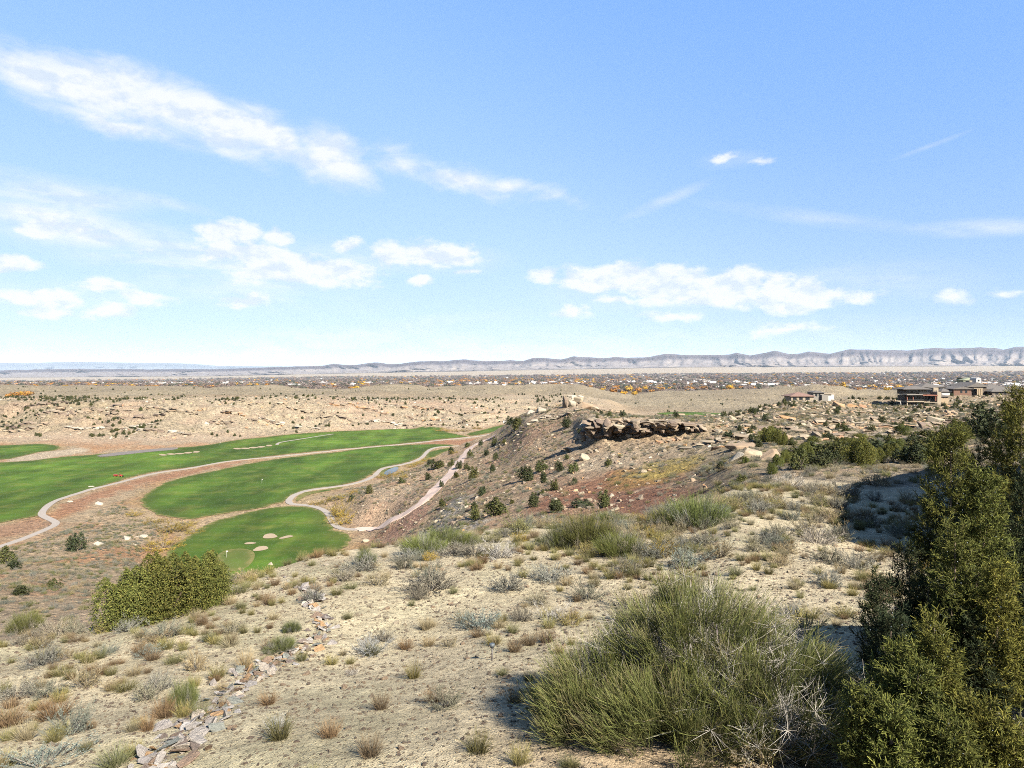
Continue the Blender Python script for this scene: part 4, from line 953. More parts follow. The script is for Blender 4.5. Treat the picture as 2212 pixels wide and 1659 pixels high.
# the three olive junipers
for i, (x, y, w, h, lab) in enumerate([(292,1350,150,140,'left and widest of three olive green junipers on the slope edge'), (362,1334,150,148,'middle of three olive green junipers, its top overlapping the near fairway'),
                        (434,1312,110,126,'right of three olive green junipers, pointed top beside the flagstick')]):
    p = pix(x, y, 15, 60); k = p.y/F
    o = place('juniper', MESH['jun_near'][i % 2], p, w*k*1.12, h*k/.98, np.random.default_rng(70+i), lab, 'juniper', None, MESH['trunk'][i % 2])
JT = [(1137,1038,32,34),(1170,1018,28,21),(1210,1018,23,19),(1240,1021,23,23),(1062,1020,15,15),(1022,1035,23,23),(1177,1041,19,23),(1200,1058,23,19),(1038,1071,23,21),(1029,1121,23,25),(1022,1101,17,15),
(1070,1113,46,33),(1197,1106,36,29),(1307,1095,31,31),(1263,1095,46,15),(957,1096,17,21),(953,1053,11,13),(973,1008,15,15),(992,1013,15,15),(1008,1013,13,11),(973,981,15,13),(943,1013,30,20),(927,1005,25,13),(1008,966,15,11),
(1038,963,11,11),(1067,963,15,15),(1050,985,13,15),(1015,988,13,15),(1072,993,15,13),(987,1031,13,13),(925,1036,15,13),(799,1066,15,17),(760,1081,11,11),(867,1043,17,11),(1157,1095,26,26),(1105,1088,11,11),(1227,923,23,19),
(1114,928,25,28),(1104,918,22,16),(1120,916,15,15),(1240,1045,14,12),(1170,1070,14,12),
(167,1190,34,32),(12,1218,32,32),(25,1230,32,15),(120,1271,26,19),(40,1285,36,17),
(1657,955,46,27),(1686,960,36,30),(1825,966,56,32),(1851,1003,56,46),(1809,992,56,36),(1729,1014,50,50),(1771,1006,50,32),(1902,982,70,42),(1958,984,46,34),(1937,971,56,36),(1969,960,60,30),(1667,1024,30,26),(2012,962,40,24),(1700,1000,40,30),(1715,985,44,28),(1740,1000,50,34),(1755,982,46,28),(1785,985,48,34),(1800,1006,44,30),(1830,985,50,34),(1872,990,46,34),(1880,972,50,30),(1895,1000,40,30),(1922,962,44,26),(1925,992,50,36),(1945,1000,50,34),(1975,1000,44,36),(1990,975,50,32),(2000,1000,50,40),(2030,985,50,40),(1680,1010,36,28),(1845,962,40,22),(1865,950,36,20),(1905,948,36,20),(1715,962,30,18),(1640,965,28,18),(1760,955,34,18),(1950,940,36,22),(1985,948,40,24),(2040,965,60,36),(1610,1000,22,12),
(1560,1010,20,11),(2070,950,60,36),(2115,946,80,60),(2160,950,80,70),(2190,920,70,60),(1745,975,30,16),(1790,950,28,14),(1600,1040,24,14)]
for i, (x, y, w, h) in enumerate(JT):
    rng = np.random.default_rng(500+i); near_ = x > 1600
    key = ('jun_mid', 'jun_near', 'jun_dark', 'jun_near')[rng.integers(4)] if near_ else ('jun_mid' if i % 2 else 'jun_dark')
    if near_: w *= .6+.5*rng.random(); h *= .55+.65*rng.random()
    zone = 'on the red slope below the rim outcrop' if (x > 1000 and y > 990 and x < 1330) else ('in the wash below the olive junipers' if x < 300 else ('beside the dirt road' if x < 1130 and y > 940 else ('in the thicket beyond the right-hand slope' if near_ else 'on the rocky spur')))
    k = MESH[key][rng.integers(len(MESH[key]))]
    if near_: zone = ('below the rocky hill, ' + ('left of the leaning slabs' if x < 1640 else ('between leaning slabs and building shadow' if x < 1760 else ('above the sunlit sage cluster' if x < 1890 else ('above the building shadow' if x < 2000 else 'behind the near junipers')))) + (', front row' if y > 985 else ', back row'))
    if near_: zone = 'in the thicket '+zone.replace('below the rocky hill, ', '')
    p = pix(x, y, 55, 700); s = p.y/F
    place('juniper', k, p, w*s*1.3, h*s*1.2, rng, {'jun_mid': 'green juniper ', 'jun_near': 'olive juniper ', 'jun_dark': 'dark green juniper '}[key]+zone, 'juniper', {'jun_mid': '', 'jun_near': 'olive ', 'jun_dark': 'dark '}[key]+'junipers '+zone, MESH['trunk'][i % 2], .05)

# ------------------------------------------------------------------ scattered plants, thrown over the ground by area
def scatter_pts(n, y0, y1, umax=.88, seed=0, pw=2.0):
    rng = np.random.default_rng(seed); yy = (y0**pw+(y1**pw-y0**pw)*rng.random(n))**(1/pw); uu = (rng.random(n)*2-1)*umax
    return uu*yy, yy, rng
def xdrow(x, y):
    return HX+x/y*F, HY-gz(x, y)/y*F
def gn_scatter(name, pts, sx, sz, rot, src_mesh_obj, label=None, tiltv=None):
    """one object: the source plant or stone repeated on surveyed points"""
    me = bpy.data.meshes.new(name); me.vertices.add(len(pts)); me.vertices.foreach_set('co', np.asarray(pts, np.float32).ravel())
    a = me.attributes.new('scl', 'FLOAT_VECTOR', 'POINT'); a.data.foreach_set('vector', np.stack([sx, sx, sz], 1).astype(np.float32).ravel())
    r3 = np.stack([np.zeros(len(rot)), np.zeros(len(rot)), rot], 1) if tiltv is None else np.column_stack([tiltv, rot])
    a = me.attributes.new('rot', 'FLOAT_VECTOR', 'POINT'); a.data.foreach_set('vector', r3.astype(np.float32).ravel())
    o = obj(name, me); g = bpy.data.node_groups.new(name, 'GeometryNodeTree')
    g.interface.new_socket('Geometry', in_out='INPUT', socket_type='NodeSocketGeometry'); g.interface.new_socket('Geometry', in_out='OUTPUT', socket_type='NodeSocketGeometry')
    gi = g.nodes.new('NodeGroupInput'); go = g.nodes.new('NodeGroupOutput'); ip = g.nodes.new('GeometryNodeInstanceOnPoints'); oi = g.nodes.new('GeometryNodeObjectInfo')
    oi.inputs['Object'].default_value = src_mesh_obj; oi.transform_space = 'ORIGINAL'
    n1 = g.nodes.new('GeometryNodeInputNamedAttribute'); n1.data_type = 'FLOAT_VECTOR'; n1.inputs[0].default_value = 'scl'
    n2 = g.nodes.new('GeometryNodeInputNamedAttribute'); n2.data_type = 'FLOAT_VECTOR'; n2.inputs[0].default_value = 'rot'
    e2r = g.nodes.new('FunctionNodeEulerToRotation')
    L = g.links.new; L(gi.outputs[0], ip.inputs['Points']); L(oi.outputs['Geometry'], ip.inputs['Instance']); L(n1.outputs[0], ip.inputs['Scale']); L(n2.outputs[0], e2r.inputs[0]); L(e2r.outputs[0], ip.inputs['Rotation']); L(ip.outputs[0], go.inputs[0])
    md = o.modifiers.new('scatter', 'NODES'); md.node_group = g
    tag(o, label, None, None, 'stuff'); return o
LIM = 295
COLW = {'tan': 'straw coloured', 'brown': 'brown', 'olive': 'olive green', 'yellow': 'yellowish', 'gold': 'golden', 'grey': 'grey', 'sage': 'grey green', 'white': 'silvery', 'mid': 'olive', 'dark': 'dark', 'blue': 'blue grey', 'green': 'green'}
LNX = ([1258,1302,1352,1400,1448,1510,1560,1605,1660], [620,664,700,655,560,478,430,385,330])
def where_fg(xd, rw):
    ln = float(np.interp(rw, *LNX))
    if rw > 1280: side = 'left of the stone line' if xd < ln-140 else ('touching the stone line' if xd < ln+45 and rw > 1258 else ('between stone line and path light' if xd < 1063 else ('between path light and great bush' if xd < 1200 else ('behind the great bush' if xd < 1650 else 'between great bush and right junipers'))))
    else: side = 'near the olive junipers' if xd < 600 else ('along the crest above the near fairway' if xd < 850 else ('along the crest above the dirt road' if xd < 1150 else ('along the crest above the red slope' if xd < 1450 else ('right of the bright green broom bush' if xd < 1700 else 'on the slope by the building shadow'))))
    dep = 'low down' if rw > 1500 else ('at lower middle height' if rw > 1400 else ('at mid slope' if rw > 1290 else ('on the upper slope' if rw > 1200 else 'highest up')))
    return side+', '+dep
def where_far(xd, y, f):
    if f > 1.36 : return 'on the bare hills behind the mesa'+(' left' if xd < 600 else (' centre' if xd < 1200 else ' right'))
    if f > 1.24 : return 'along the mesa top, '+('left end' if xd < 350 else ('left of centre' if xd < 700 else 'right part'))
    if f > .95 and xd < 1280: return 'on the mesa face '+('at the far left' if xd < 280 else ('left of centre' if xd < 600 else ('above the middle fairway' if xd < 900 else 'behind the wash')))
    if xd > 1560: return 'on the rocky hill '+('left of the red roofed house' if xd < 1700 else ('below the white walled house' if xd < 1900 else 'below the terraced house'))+(', lower part' if y < 230 else ', upper part')
    return 'on the spur slope '+('beside the dirt road' if xd < 1060 else ('under the knob' if xd < 1280 else 'near the rim outcrop'))
def scatter_kind(name, keys, x, y, w, hf, rng, label, cat, group, stuffname, sink=.0, trunk=False, srcs=None, zoff=None):
    """the ones that show largest stand as things of their own; the rest of the same kind is one mass per look"""
    order = np.argsort(-(w/y)); z = gz(x, y); room = max(0, LIM-KCOUNT.get(name, 0)); room = min(room, len(x))
    ki = rng.integers(0, len(keys), len(x)); src = {}
    for n_, i in enumerate(order[:room]):
        key = keys[ki[i]]; me = MESH[key][rng.integers(len(MESH[key]))]
        xdi = HX+x[i]/y[i]*F; rwi = HY-z[i]/y[i]*F
        wh = where_fg(xdi, rwi) if not trunk else where_far(xdi, y[i], y[i]/np.interp(xdi, XD, FAR_I))
        lb = f"{COLW[key.split('_')[1]]} {label} {wh}"; group = f"{COLW[key.split('_')[1]]} {dict(rabbitbrush='rabbitbrush', sagebrush='sagebrush').get(label, label+('es' if label.endswith('bush') else 's'))} {wh}"
        o = place(name, me, (x[i], y[i], z[i]), w[i], w[i]*hf[i], rng, lb, cat, group, MESH['trunk'][n_ % 2] if trunk else None, sink*w[i])
    rest = order[room:]
    for k in range(len(keys)):
        r = rest[ki[rest] == k]
        if len(r) == 0: continue
        s = source_obj(keys[k])
        gn_scatter(stuffname, np.stack([x[r], y[r], z[r]-sink*w[r]], 1), w[r], w[r]*hf[r], rng.random(len(r))*6.28, s)
SRC = {}
def source_obj(key):
    """an already standing object carrying this prototype"""
    if key in SRC: return SRC[key]
    for o in COL.objects:
        if o.type == 'MESH' and o.data in MESH[key] and not o.modifiers: SRC[key] = o; return o
    raise KeyError(key)

# foreground slope
def fg(n, seed, y0=9.2, y1=62):
    x, y, rng = scatter_pts(n, y0, y1, .86, seed); xd, rw = xdrow(x, y); cr_ = np.interp(xd, XD, CREST)
    return x, y, rng, xd, cr_
x, y, rng, xd, cr_ = fg(5200, 21)
den = .15+1.1*sstep(-.15, .35, fbm(x/5, y/5, 3, 301)); den = den*np.interp(y, [9, 14, 24, 40, 60], [.22, .45, .9, 1, 1])*np.interp(xd, [0, 450, 700, 1150, 1500, 2212], [1.1, 1.0, .55, .6, 1.3, 1.2])
keep = (y < cr_*1.1) & (rng.random(len(x)) < den*.95)
x, y = x[keep], y[keep]
w = .20+.45*rng.random(len(x))**2+.008*y; hf = .85+.5*rng.random(len(x))
for p in TR: pass
scatter_kind('bunch_grass', ['tuft_tan', 'tuft_olive', 'tuft_brown', 'tuft_yellow'], x, y, w, hf, rng, 'grass tuft', 'grass', '', 'grass_tufts')
x, y, rng, xd, cr_ = fg(1500, 22)
den = np.interp(y, [9, 14, 24, 40, 60], [.06, .15, .5, .8, 1])*np.interp(xd, [0, 450, 700, 1150, 1500, 2212], [.9, .8, .3, .35, 1.5, 1.4])*(.12+1.0*sstep(-.1, .3, fbm(x/7, y/7, 3, 302)))
keep = (y < cr_*1.12) & (rng.random(len(x)) < den); x, y = x[keep], y[keep]
w = .5+.55*rng.random(len(x))**1.5+.012*y; hf = .8+.35*rng.random(len(x))
k_ = rng.random(len(x))
a_ = k_ < .55
scatter_kind('sagebrush', ['shrub_grey', 'shrub_sage', 'shrub_sage', 'shrub_tan', 'shrub_grey'], x[a_], y[a_], w[a_], hf[a_], rng, 'sagebrush', 'sagebrush', '', 'sagebrush_scrub')
a_ = (k_ >= .55) & (k_ < .8)
scatter_kind('dry_shrub', ['shrub_tan', 'shrub_tan', 'shrub_yellow'], x[a_], y[a_], w[a_], hf[a_], rng, 'low bush', 'shrub', '', 'dry_scrub')
a_ = k_ >= .8
scatter_kind('rabbitbrush', ['tuft_yellow', 'shrub_yellow', 'shrub_gold'], x[a_], y[a_], w[a_]*.8, hf[a_], rng, 'rabbitbrush', 'rabbitbrush', '', 'rabbitbrush_scrub')

# slopes beyond the crest, the wash and the spur
def mid_mask(x, y, golf=True):
    xd, rw = xdrow(x, y); cr_ = np.interp(xd, XD, CREST); ok = y > cr_*1.25
    i_f = np.clip(np.interp(np.log(y), LY, np.arange(NY)).astype(int), 0, NY-1); j = np.clip(np.interp(xd, XD, np.arange(NU)).astype(int), 0, NU-1)
    g = GOLFW[i_f, j]; ok &= (g < .6)
    dd = distline(x, y, np.asarray(rl)[::2], False); ok &= dd > 3.2
    return ok, xd, rw
x, y, rng = scatter_pts(38000, 58, 420, .86, 31, 1.45)
ok, xd, rw = mid_mask(x, y); nzv = fbm(x/18, y/18, 3, 311)
red = np.exp(-((xd-1330)/170)**2-((rw-1060)/45)**2)
den = (.25+.75*sstep(-.2, .3, nzv))*(1-.75*red)*np.interp(xd, [0, 500, 900, 1300, 1600, 2212], [1.0, .9, .6, .55, .8, .8])
keep = ok & (rng.random(len(x)) < den); x, y, xd = x[keep], y[keep], xd[keep]
w = .5+.9*rng.random(len(x))**1.6+.0015*y; hf = .7+.4*rng.random(len(x)); k_ = rng.random(len(x))
for lo, hi, key, nm in ((0, .38, 'shrub_sage', 'sage_scrub'), (.38, .6, 'shrub_tan', 'dry_scrub'), (.6, .75, 'tuft_olive', 'grass_tufts'), (.75, .88, 'shrub_grey', 'sage_scrub'), (.88, 1.01, 'shrub_green', 'green_scrub')):
    a_ = (k_ >= lo) & (k_ < hi)
    if key == 'shrub_green': traced('shrub_green', 1585, 1048, 26, 14, 'green_shrub', 'small leafy green shrub on the crest behind the bright green broom bush', 'shrub') if 'shrub_green' not in SRC else None
    gn_scatter(nm, np.stack([x[a_], y[a_], gz(x[a_], y[a_])-.02], 1), w[a_], w[a_]*hf[a_], rng.random(a_.sum())*6.28, source_obj(key))

x, y, rng = scatter_pts(16000, 560, 1500, .86, 35, 1.3); ok, xd, rw = mid_mask(x, y); f_ = y/np.interp(xd, XD, FAR_I)
keep = ok & (f_ > .99) & (rng.random(len(x)) < np.where(f_ < 1.4, .75, .35)*(.2+.8*sstep(-.2, .3, fbm(x/40, y/40, 3, 331)))); x, y = x[keep], y[keep]; w = .9+1.3*rng.random(len(x))**2; k_ = rng.random(len(x))
for lo, hi, key, nm in ((0, .5, 'shrub_sage', 'sage_scrub'), (.5, .8, 'shrub_green', 'green_scrub'), (.8, 1.01, 'shrub_tan', 'dry_scrub')):
    a_ = (k_ >= lo) & (k_ < hi); gn_scatter(nm, np.stack([x[a_], y[a_], gz(x[a_], y[a_])-.02], 1), w[a_], w[a_], rng.random(a_.sum())*6.28, source_obj(key))
# junipers far and wide
x, y, rng = scatter_pts(30000, 110, 1500, .86, 41, 1.5)
ok, xd, rw = mid_mask(x, y); fi2 = np.interp(xd, XD, FAR_I); f_ = y/fi2
den = np.zeros(len(x)); nzv = fbm(x/45, y/45, 3, 321)
rim = np.exp(-((f_-1.33)/.09)**2)*(xd < 1250); den += rim*.5*sstep(-.35, .2, fbm(x/60, y/60, 2, 322))
facem = (f_ > 1.0) & (f_ < 1.3) & (xd < 1280); den += facem*np.interp(xd, [0, 350, 600, 1280], [1.1, .8, .22, .2])*sstep(-.3, .3, nzv)
den += ((f_ > 1.4) & (y < 1500))*.03*sstep(0, .3, nzv)
rh = (xd > 1560) & (y > 150) & (y < 480); den += rh*.62*(.15+.85*sstep(-.2, .3, nzv))
den += ((xd > 1000) & (xd < 1560) & (y > 120) & (y < 380))*.02
keep = ok & (rng.random(len(x)) < den); x, y, xd = x[keep], y[keep], xd[keep]
w = 1.4+2.2*rng.random(len(x))**1.3+np.where(y > 600, 1.0, 0); hf = .62+.4*rng.random(len(x))
print('junipers', len(x), KCOUNT)
scatter_kind('juniper', ['jun_mid', 'jun_dark'], x, y, w, hf, rng, 'juniper', 'juniper', '', 'juniper_scrub', .02, True)
# ------------------------------------------------------------------ rocks
def rock_mat(name, cols, dark=.35):
    m, b = new_mat(name); tcn = b.n('ShaderNodeTexCoord'); P = tcn.outputs['Object']; G = objpos(b); oi = b.n('ShaderNodeObjectInfo')
    r = oi.outputs['Random']; cr = b.n('ShaderNodeValToRGB'); b.link(r, cr.inputs[0]); cr.color_ramp.interpolation = 'CONSTANT'
    el_ = cr.color_ramp.elements
    while len(el_) < len(cols): el_.new(.5)
    for i, c in enumerate(cols): el_[i].position = i/len(cols); el_[i].color = (*c, 1)
    n = b.noise(P, 2.2, 7, .7); n2 = b.noise(b.vm('MULTIPLY', P, (1, 1, 5)), 3.0, 5, .7)
    v = b.mr(n, .3, .7, .72, 1.25); c = b.mix(1.0, cr.outputs[0], b.xyz(v, v, v), 'MULTIPLY'); v = b.mr(n2, .3, .7, .82, 1.16); c = b.mix(1.0, c, b.xyz(v, v, v), 'MULTIPLY')
    st = b.mr(b.noise(P, 1.1, 5, .65), .56, .70, 0, dark); c = b.mix(st, c, (.10, .075, .055, 1))
    finish(b, c, .9, b.m('ADD', n, n2), .12, 1.0, .15); return m
BUFF = [(.38,.31,.215),(.33,.27,.19),(.42,.35,.25),(.27,.215,.155),(.37,.27,.18)]
M_RB = rock_mat('buff_sandstone', BUFF); M_RO = rock_mat('orange_sandstone', [(.46,.27,.13),(.50,.32,.18),(.42,.25,.15)], .25)
M_RD = rock_mat('varnished_sandstone', [(.27,.205,.15),(.33,.26,.185),(.22,.165,.125)]); M_RW = rock_mat('pale_sandstone', [(.47,.41,.32),(.43,.37,.28),(.50,.44,.35)], .2)
M_RF = rock_mat('quarried_flagstone', [(.50,.45,.40),(.44,.39,.35),(.55,.47,.38),(.24,.19,.16),(.50,.32,.17),(.40,.36,.33),(.30,.31,.27),(.56,.52,.48),(.34,.24,.17)], .45)
def hull(seed, ax, n=16, power=.55, mat=None, name='rock'):
    rng = np.random.default_rng(seed); p = rng.normal(size=(n, 3)); p /= np.linalg.norm(p, axis=1)[:, None]
    p = np.sign(p)*np.abs(p)**power; p *= np.array(ax)*.5*(.85+.3*rng.random((n, 1))); p = p @ np.array(Euler((rng.random()*.3, rng.random()*.3, 0)).to_matrix()).T
    bm = bmesh.new()
    for q in p: bm.verts.new(q)
    r = bmesh.ops.convex_hull(bm, input=bm.verts)
    loose = [v for v in bm.verts if not v.link_faces]
    for v in loose: bm.verts.remove(v)
    bmesh.ops.dissolve_limit(bm, angle_limit=.2, verts=bm.verts, edges=bm.edges)
    bmesh.ops.bevel(bm, geom=list(bm.edges), offset=.022, segments=1, affect='EDGES', clamp_overlap=True)
    me = bpy.data.meshes.new(name); bm.to_mesh(me); bm.free(); me.materials.append(mat or M_RB); return me
ROCKS = {}
for nm, mt in (('buff', M_RB), ('orange', M_RO), ('dark', M_RD), ('pale', M_RW)):
    ROCKS['block_'+nm] = [hull(600+i, (1, .8, .62), 16, .5, mt) for i in range(4)]
    ROCKS['slab_'+nm] = [hull(620+i, (1, .8, .26), 16, .45, mt) for i in range(4)]
def put_rock(name, me, p, w, rng, label=None, cat='boulder', group=None, tilt=.2, sink=.12, rz=None, hs=1.0, parent=None, tv=None):
    o = obj(name, me, parent); o.location = (p[0], p[1], p[2]+w*.12-w*sink)
    tx, ty = tv if tv is not None else (rng.normal()*tilt, rng.normal()*tilt)
    o.rotation_euler = (tx, ty, rng.random()*6.28 if rz is None else rz); o.scale = (w, w, w*hs)
    if label: tag(o, label, cat, group)
    return o
BR = np.random.default_rng(77)
BT = [(1586,996,52,'slab_pale','long pale slab leaning left beyond the crest, leftmost of the leaning slabs',(.1,-.75)),(1622,988,50,'block_buff','big pale block in the middle of the leaning slabs',(.35,-.3)),(1605,968,66,'slab_buff','flat pale ledge lying behind the leaning slabs',(0,0)),
 (1661,992,52,'slab_buff','reddish slab leaning right of the big pale block',(.2,-.6)),(1695,992,42,'slab_buff','pale slab at the right end of the leaning slabs',(.1,.15)),
 (1811,878,26,'block_orange','left of three orange boulders below the white walled house',(0,0)),(1838,879,24,'block_orange','middle of three orange boulders below the white walled house',(0,0)),(1863,880,18,'block_orange','right of three orange boulders below the white walled house',(0,0)),
 (1141,1057,13,'block_orange','single orange boulder on the slope between two junipers',(0,0)),(1231,972,38,'slab_dark','dark brown slab on the slope under the rim outcrop',(0,.1)),(1261,992,32,'block_buff','big split boulder right below the dark brown slab',(.2,.2)),
 (1246,872,20,'block_buff','block resting at the foot of the knob of rock',(0,0)),(1148,892,22,'block_pale','white boulder at the left of the pair on the spur crest',(0,0)),(1168,889,26,'block_pale','white boulder at the right of the pair on the spur crest',(0,0)),
 (196,1052,11,'slab_pale','pale stone lying on the grass above the left cart path',(0,0)),(150,1084,12,'slab_pale','pale flat stone beside the left cart path',(0,0)),(214,1090,15,'block_pale','white stone in the red wash by the cart path',(0,0)),(200,1058.5,9,'slab_pale','small pale stone between cart path and red wash',(0,0)),
 (273,1165,18,'block_pale','left white stone in the brush below the middle fairway',(0,0)),(305,1160,22,'slab_pale','right white stone in the brush below the middle fairway',(0,0)),(213,1178,18,'block_pale','white stone left of the pair in the brush',(0,0)),
 (583,1221,16,'block_pale','white pointed stone on the crest by the near fairway',(.3,.2)),(705,1221,12,'block_pale','small white stone on the crest right of the pointed one',(0,0)),(930,1188,26,'slab_pale','flat pale stone in the green row on the crest',(0,0)),
 (790,1170,16,'block_buff','tan stone at the corner of the near fairway',(0,0)),(1955,905,30,'slab_buff','flat ledge rock below the terraced house',(0,0)),(1995,925,36,'block_dark','dark block below the terraced house, left of the gap',(0,0)),
 (2020,912,34,'block_buff','large rounded boulder below the terraced house',(0,0)),(2080,925,30,'slab_orange','orange slab right of the large rounded boulder',(0,0)),(2040,940,40,'slab_orange','orange slab beside the dark trees at the right',(0,0)),(1985,945,34,'slab_orange','orange slab below the dark block',(0,0)),
 (1700,905,34,'slab_orange','orange streaked slab on the rocky hill left part',(.1,.2)),(1890,905,32,'slab_buff','long flat slab mid way up the rocky hill',(0,0)),(1770,912,32,'block_buff','pale block in the middle of the rocky hill',(0,0))]
for x, y, w, k, lab, tv in BT:
    p = pix(x, y, 20, 900); s = p.y/F; put_rock('boulder', ROCKS[k][BR.integers(4)], p, w*s*1.05, BR, lab, rz=BR.normal()*.3, tv=tv)
KCOUNT['boulder'] = len(BT)
def scatter_rocks(x, y, w, keys, probs, rng, label, group, stuff, name='boulder', hs=1.0, room_max=None, tilt=.25):
    z = gz(x, y); order = np.argsort(-(w/y)); room = max(0, LIM-KCOUNT.get(name, 0)); room = min(room, len(x), room_max or 9999)
    ki = rng.choice(len(keys), len(x), p=probs)
    for i in order[:room]:
        key = keys[ki[i]]; col = {'buff': 'buff', 'orange': 'orange', 'dark': 'dark brown', 'pale': 'pale'}[key.split('_')[1]]; sh = 'slab' if key.startswith('slab') else 'block'
        xdi = HX+x[i]/y[i]*F; wh = where_far(xdi, y[i], y[i]/np.interp(xdi, XD, FAR_I)); sz_ = 'big' if w[i] > 3.5 else ('middling' if w[i] > 2 else 'small')
        put_rock(name, ROCKS[key][rng.integers(4)], (x[i], y[i], z[i]), w[i], rng, f'{sz_} {col} {sh} {wh}', 'boulder', f'{sz_} {col} {sh}s {wh}', tilt)
    KCOUNT[name] = KCOUNT.get(name, 0)+room
    rest = order[room:]
    for k, key in enumerate(keys):
        for v_ in range(2):
            r = rest[(ki[rest] == k) & (np.arange(len(rest)) % 2 == v_)]
            if len(r) == 0: continue
            src = next(o for o in COL.objects if o.type == 'MESH' and o.data.name.startswith('rock') and o.data in ROCKS[key])
            sk = (key, v_)
            if sk not in SRC:
                c = [o for o in COL.objects if o.type == 'MESH' and o.data in ROCKS[key]]; u_ = list({o.data.name: o for o in c}.values()); SRC[sk] = u_[v_ % len(u_)]
            tl = rng.normal(size=(len(r), 2))*tilt
            gn_scatter(stuff, np.stack([x[r], y[r], z[r]+.02*w[r]], 1), w[r], w[r]*hs, rng.random(len(r))*6.28, SRC[sk], None, tl)
# rim outcrop over the red slope: courses of blocks, cap proud of the wall below
out = empty('rock_outcrop', tuple(pix(1400, 948, 150, 230))); tag(out, 'long dark overhanging ledge of stacked sandstone above the red slope', 'rock outcrop')
oc = out.location
orng = np.random.default_rng(9)
def oblock(x, y, z, sx, sy, sz, key, rot=None):
    me = ROCKS[key][orng.integers(4)]; o = obj('rock_block', me, out); o.location = Vector((x, y, z))-oc
    o.rotation_euler = (orng.normal()*.06, orng.normal()*.06, orng.normal()*.25 if rot is None else rot); hz_ = .62 if 'block' in key else .26
    o.scale = (sx*1.15, sy*1.35, sz/hz_*1.15)
for course, (zf, yo, hh, key2) in enumerate([(.06,5.2,.20,'block_dark'),(.24,4.6,.20,'block_dark'),(.42,3.4,.20,'block_dark'),(.56,1.8,.20,'block_dark'),(.70,.7,.20,'block_dark'),(.84,.4,.16,'slab_dark'),(.92,2.2,.12,'slab_buff')]):
    xs = 1259.0+orng.random()*6
    while xs < 1550-abs(zf-.4)*14:
        f = (xs-1259)/290; Y0 = 201-3*math.sin(f*3.1)-6*f+1.1*math.sin(xs*.21)+.7*math.sin(xs*.09+1); X0 = (xs-HX)/F*Y0
        fade = 1-.35*sstep(.75, 1, f)-.3*(1-sstep(0, .06, f)); top = -(904+9*f+1.6*math.sin(xs*.11)+1.2*math.sin(xs*.31)-HY)/F*Y0; base = -(949-6*f-HY)/F*Y0-.6; Hh = (top-base)*fade
        w = (1.1+2.2*orng.random()**1.5)*(1.25 if course > 4 else 1)
        if orng.random() < .93: oblock(X0+orng.normal()*.25, Y0+yo+orng.normal()*.55, base+Hh*(zf+orng.normal()*.03), w, 2.6+1.5*orng.random(), Hh*hh*(.8+.6*orng.random()), key2 if orng.random() < .7 else ('block_buff', 'block_dark', 'slab_dark')[orng.integers(3)])
        xs += w*.85/Y0*F
for k in range(26):
    xs = 1262+280*orng.random(); Y0 = 196-6*(xs-1259)/290-5*orng.random(); X0 = (xs-HX)/F*Y0; w = .6+1.8*orng.random()**2
    oblock(X0, Y0, float(gz(X0, Y0))+w*.15, w, w*.9, w*.5, ('block_buff', 'block_orange', 'block_dark', 'slab_buff')[orng.integers(4)], orng.random()*6)
# knob on the spur crest
kp = pix(1243, 878, 280, 400); kn = empty('stone_outcrop', tuple(kp)); tag(kn, 'castle-like knob of pale rock on the highest point of the spur', 'rock outcrop'); s = kp.y/F
for (dx, dz, w, h, key, dy) in ((-22,0,14,20,'block_dark',0),(-10,-2,24,16,'block_pale',1),(8,-3,30,14,'block_buff',2),(26,-5,26,12,'block_buff',1),(-14,10,22,9,'slab_pale',1),(2,12,30,9,'slab_buff',2),(-6,18,22,6,'slab_pale',2),(12,17,12,6,'block_pale',2),(40,-9,24,9,'slab_buff',1),(-2,4,34,12,'block_pale',3)):
    me = ROCKS[key][orng.integers(4)]; o = obj('rock_block', me, kn); o.location = (dx*s, dy, (dz+h*.4)*s); o.rotation_euler = (orng.normal()*.05, orng.normal()*.05, orng.normal()*.4)
    o.scale = (w*s*1.1, w*s*.8, h*s*1.25/(.62 if 'block' in key else .26))
# broken ledges: strings of slabs along the contour
LED = [(1590,1700,905,'buff'),(1600,1725,926,'buff'),(1700,1800,897,'dark'),(1740,1880,914,'buff'),(1700,1830,936,'dark'),(1800,1950,892,'buff'),(1850,1960,905,'dark'),(1880,2000,925,'orange'),(1950,2080,900,'buff'),(1980,2120,917,'dark'),(1840,1990,940,'buff'),(2000,2150,934,'orange'),(1560,1660,950,'buff'),(1640,1760,951,'buff'),
 (1480,1600,958,'buff'),(1620,1700,885,'buff'),(1900,2010,884,'buff'),(1120,1205,907,'pale'),(1180,1260,900,'buff'),(1270,1380,893,'buff'),(1420,1560,900,'buff'),(700,830,880,'orange'),(830,960,880,'orange'),(520,690,877,'buff'),(770,900,915,'pale'),(880,960,908,'orange'),(540,700,922,'pale'),(690,800,900,'buff'),
 (0,170,905,'dark'),(90,260,890,'buff'),(230,430,884,'buff'),(0,120,928,'buff'),(150,330,922,'pale'),(340,520,905,'buff'),(420,560,890,'orange'),(960,1090,895,'buff'),(930,1050,912,'buff'),(20,150,878,'dark'),(300,400,935,'pale'),(240,360,900,'dark')]
lrng = np.random.default_rng(1234)
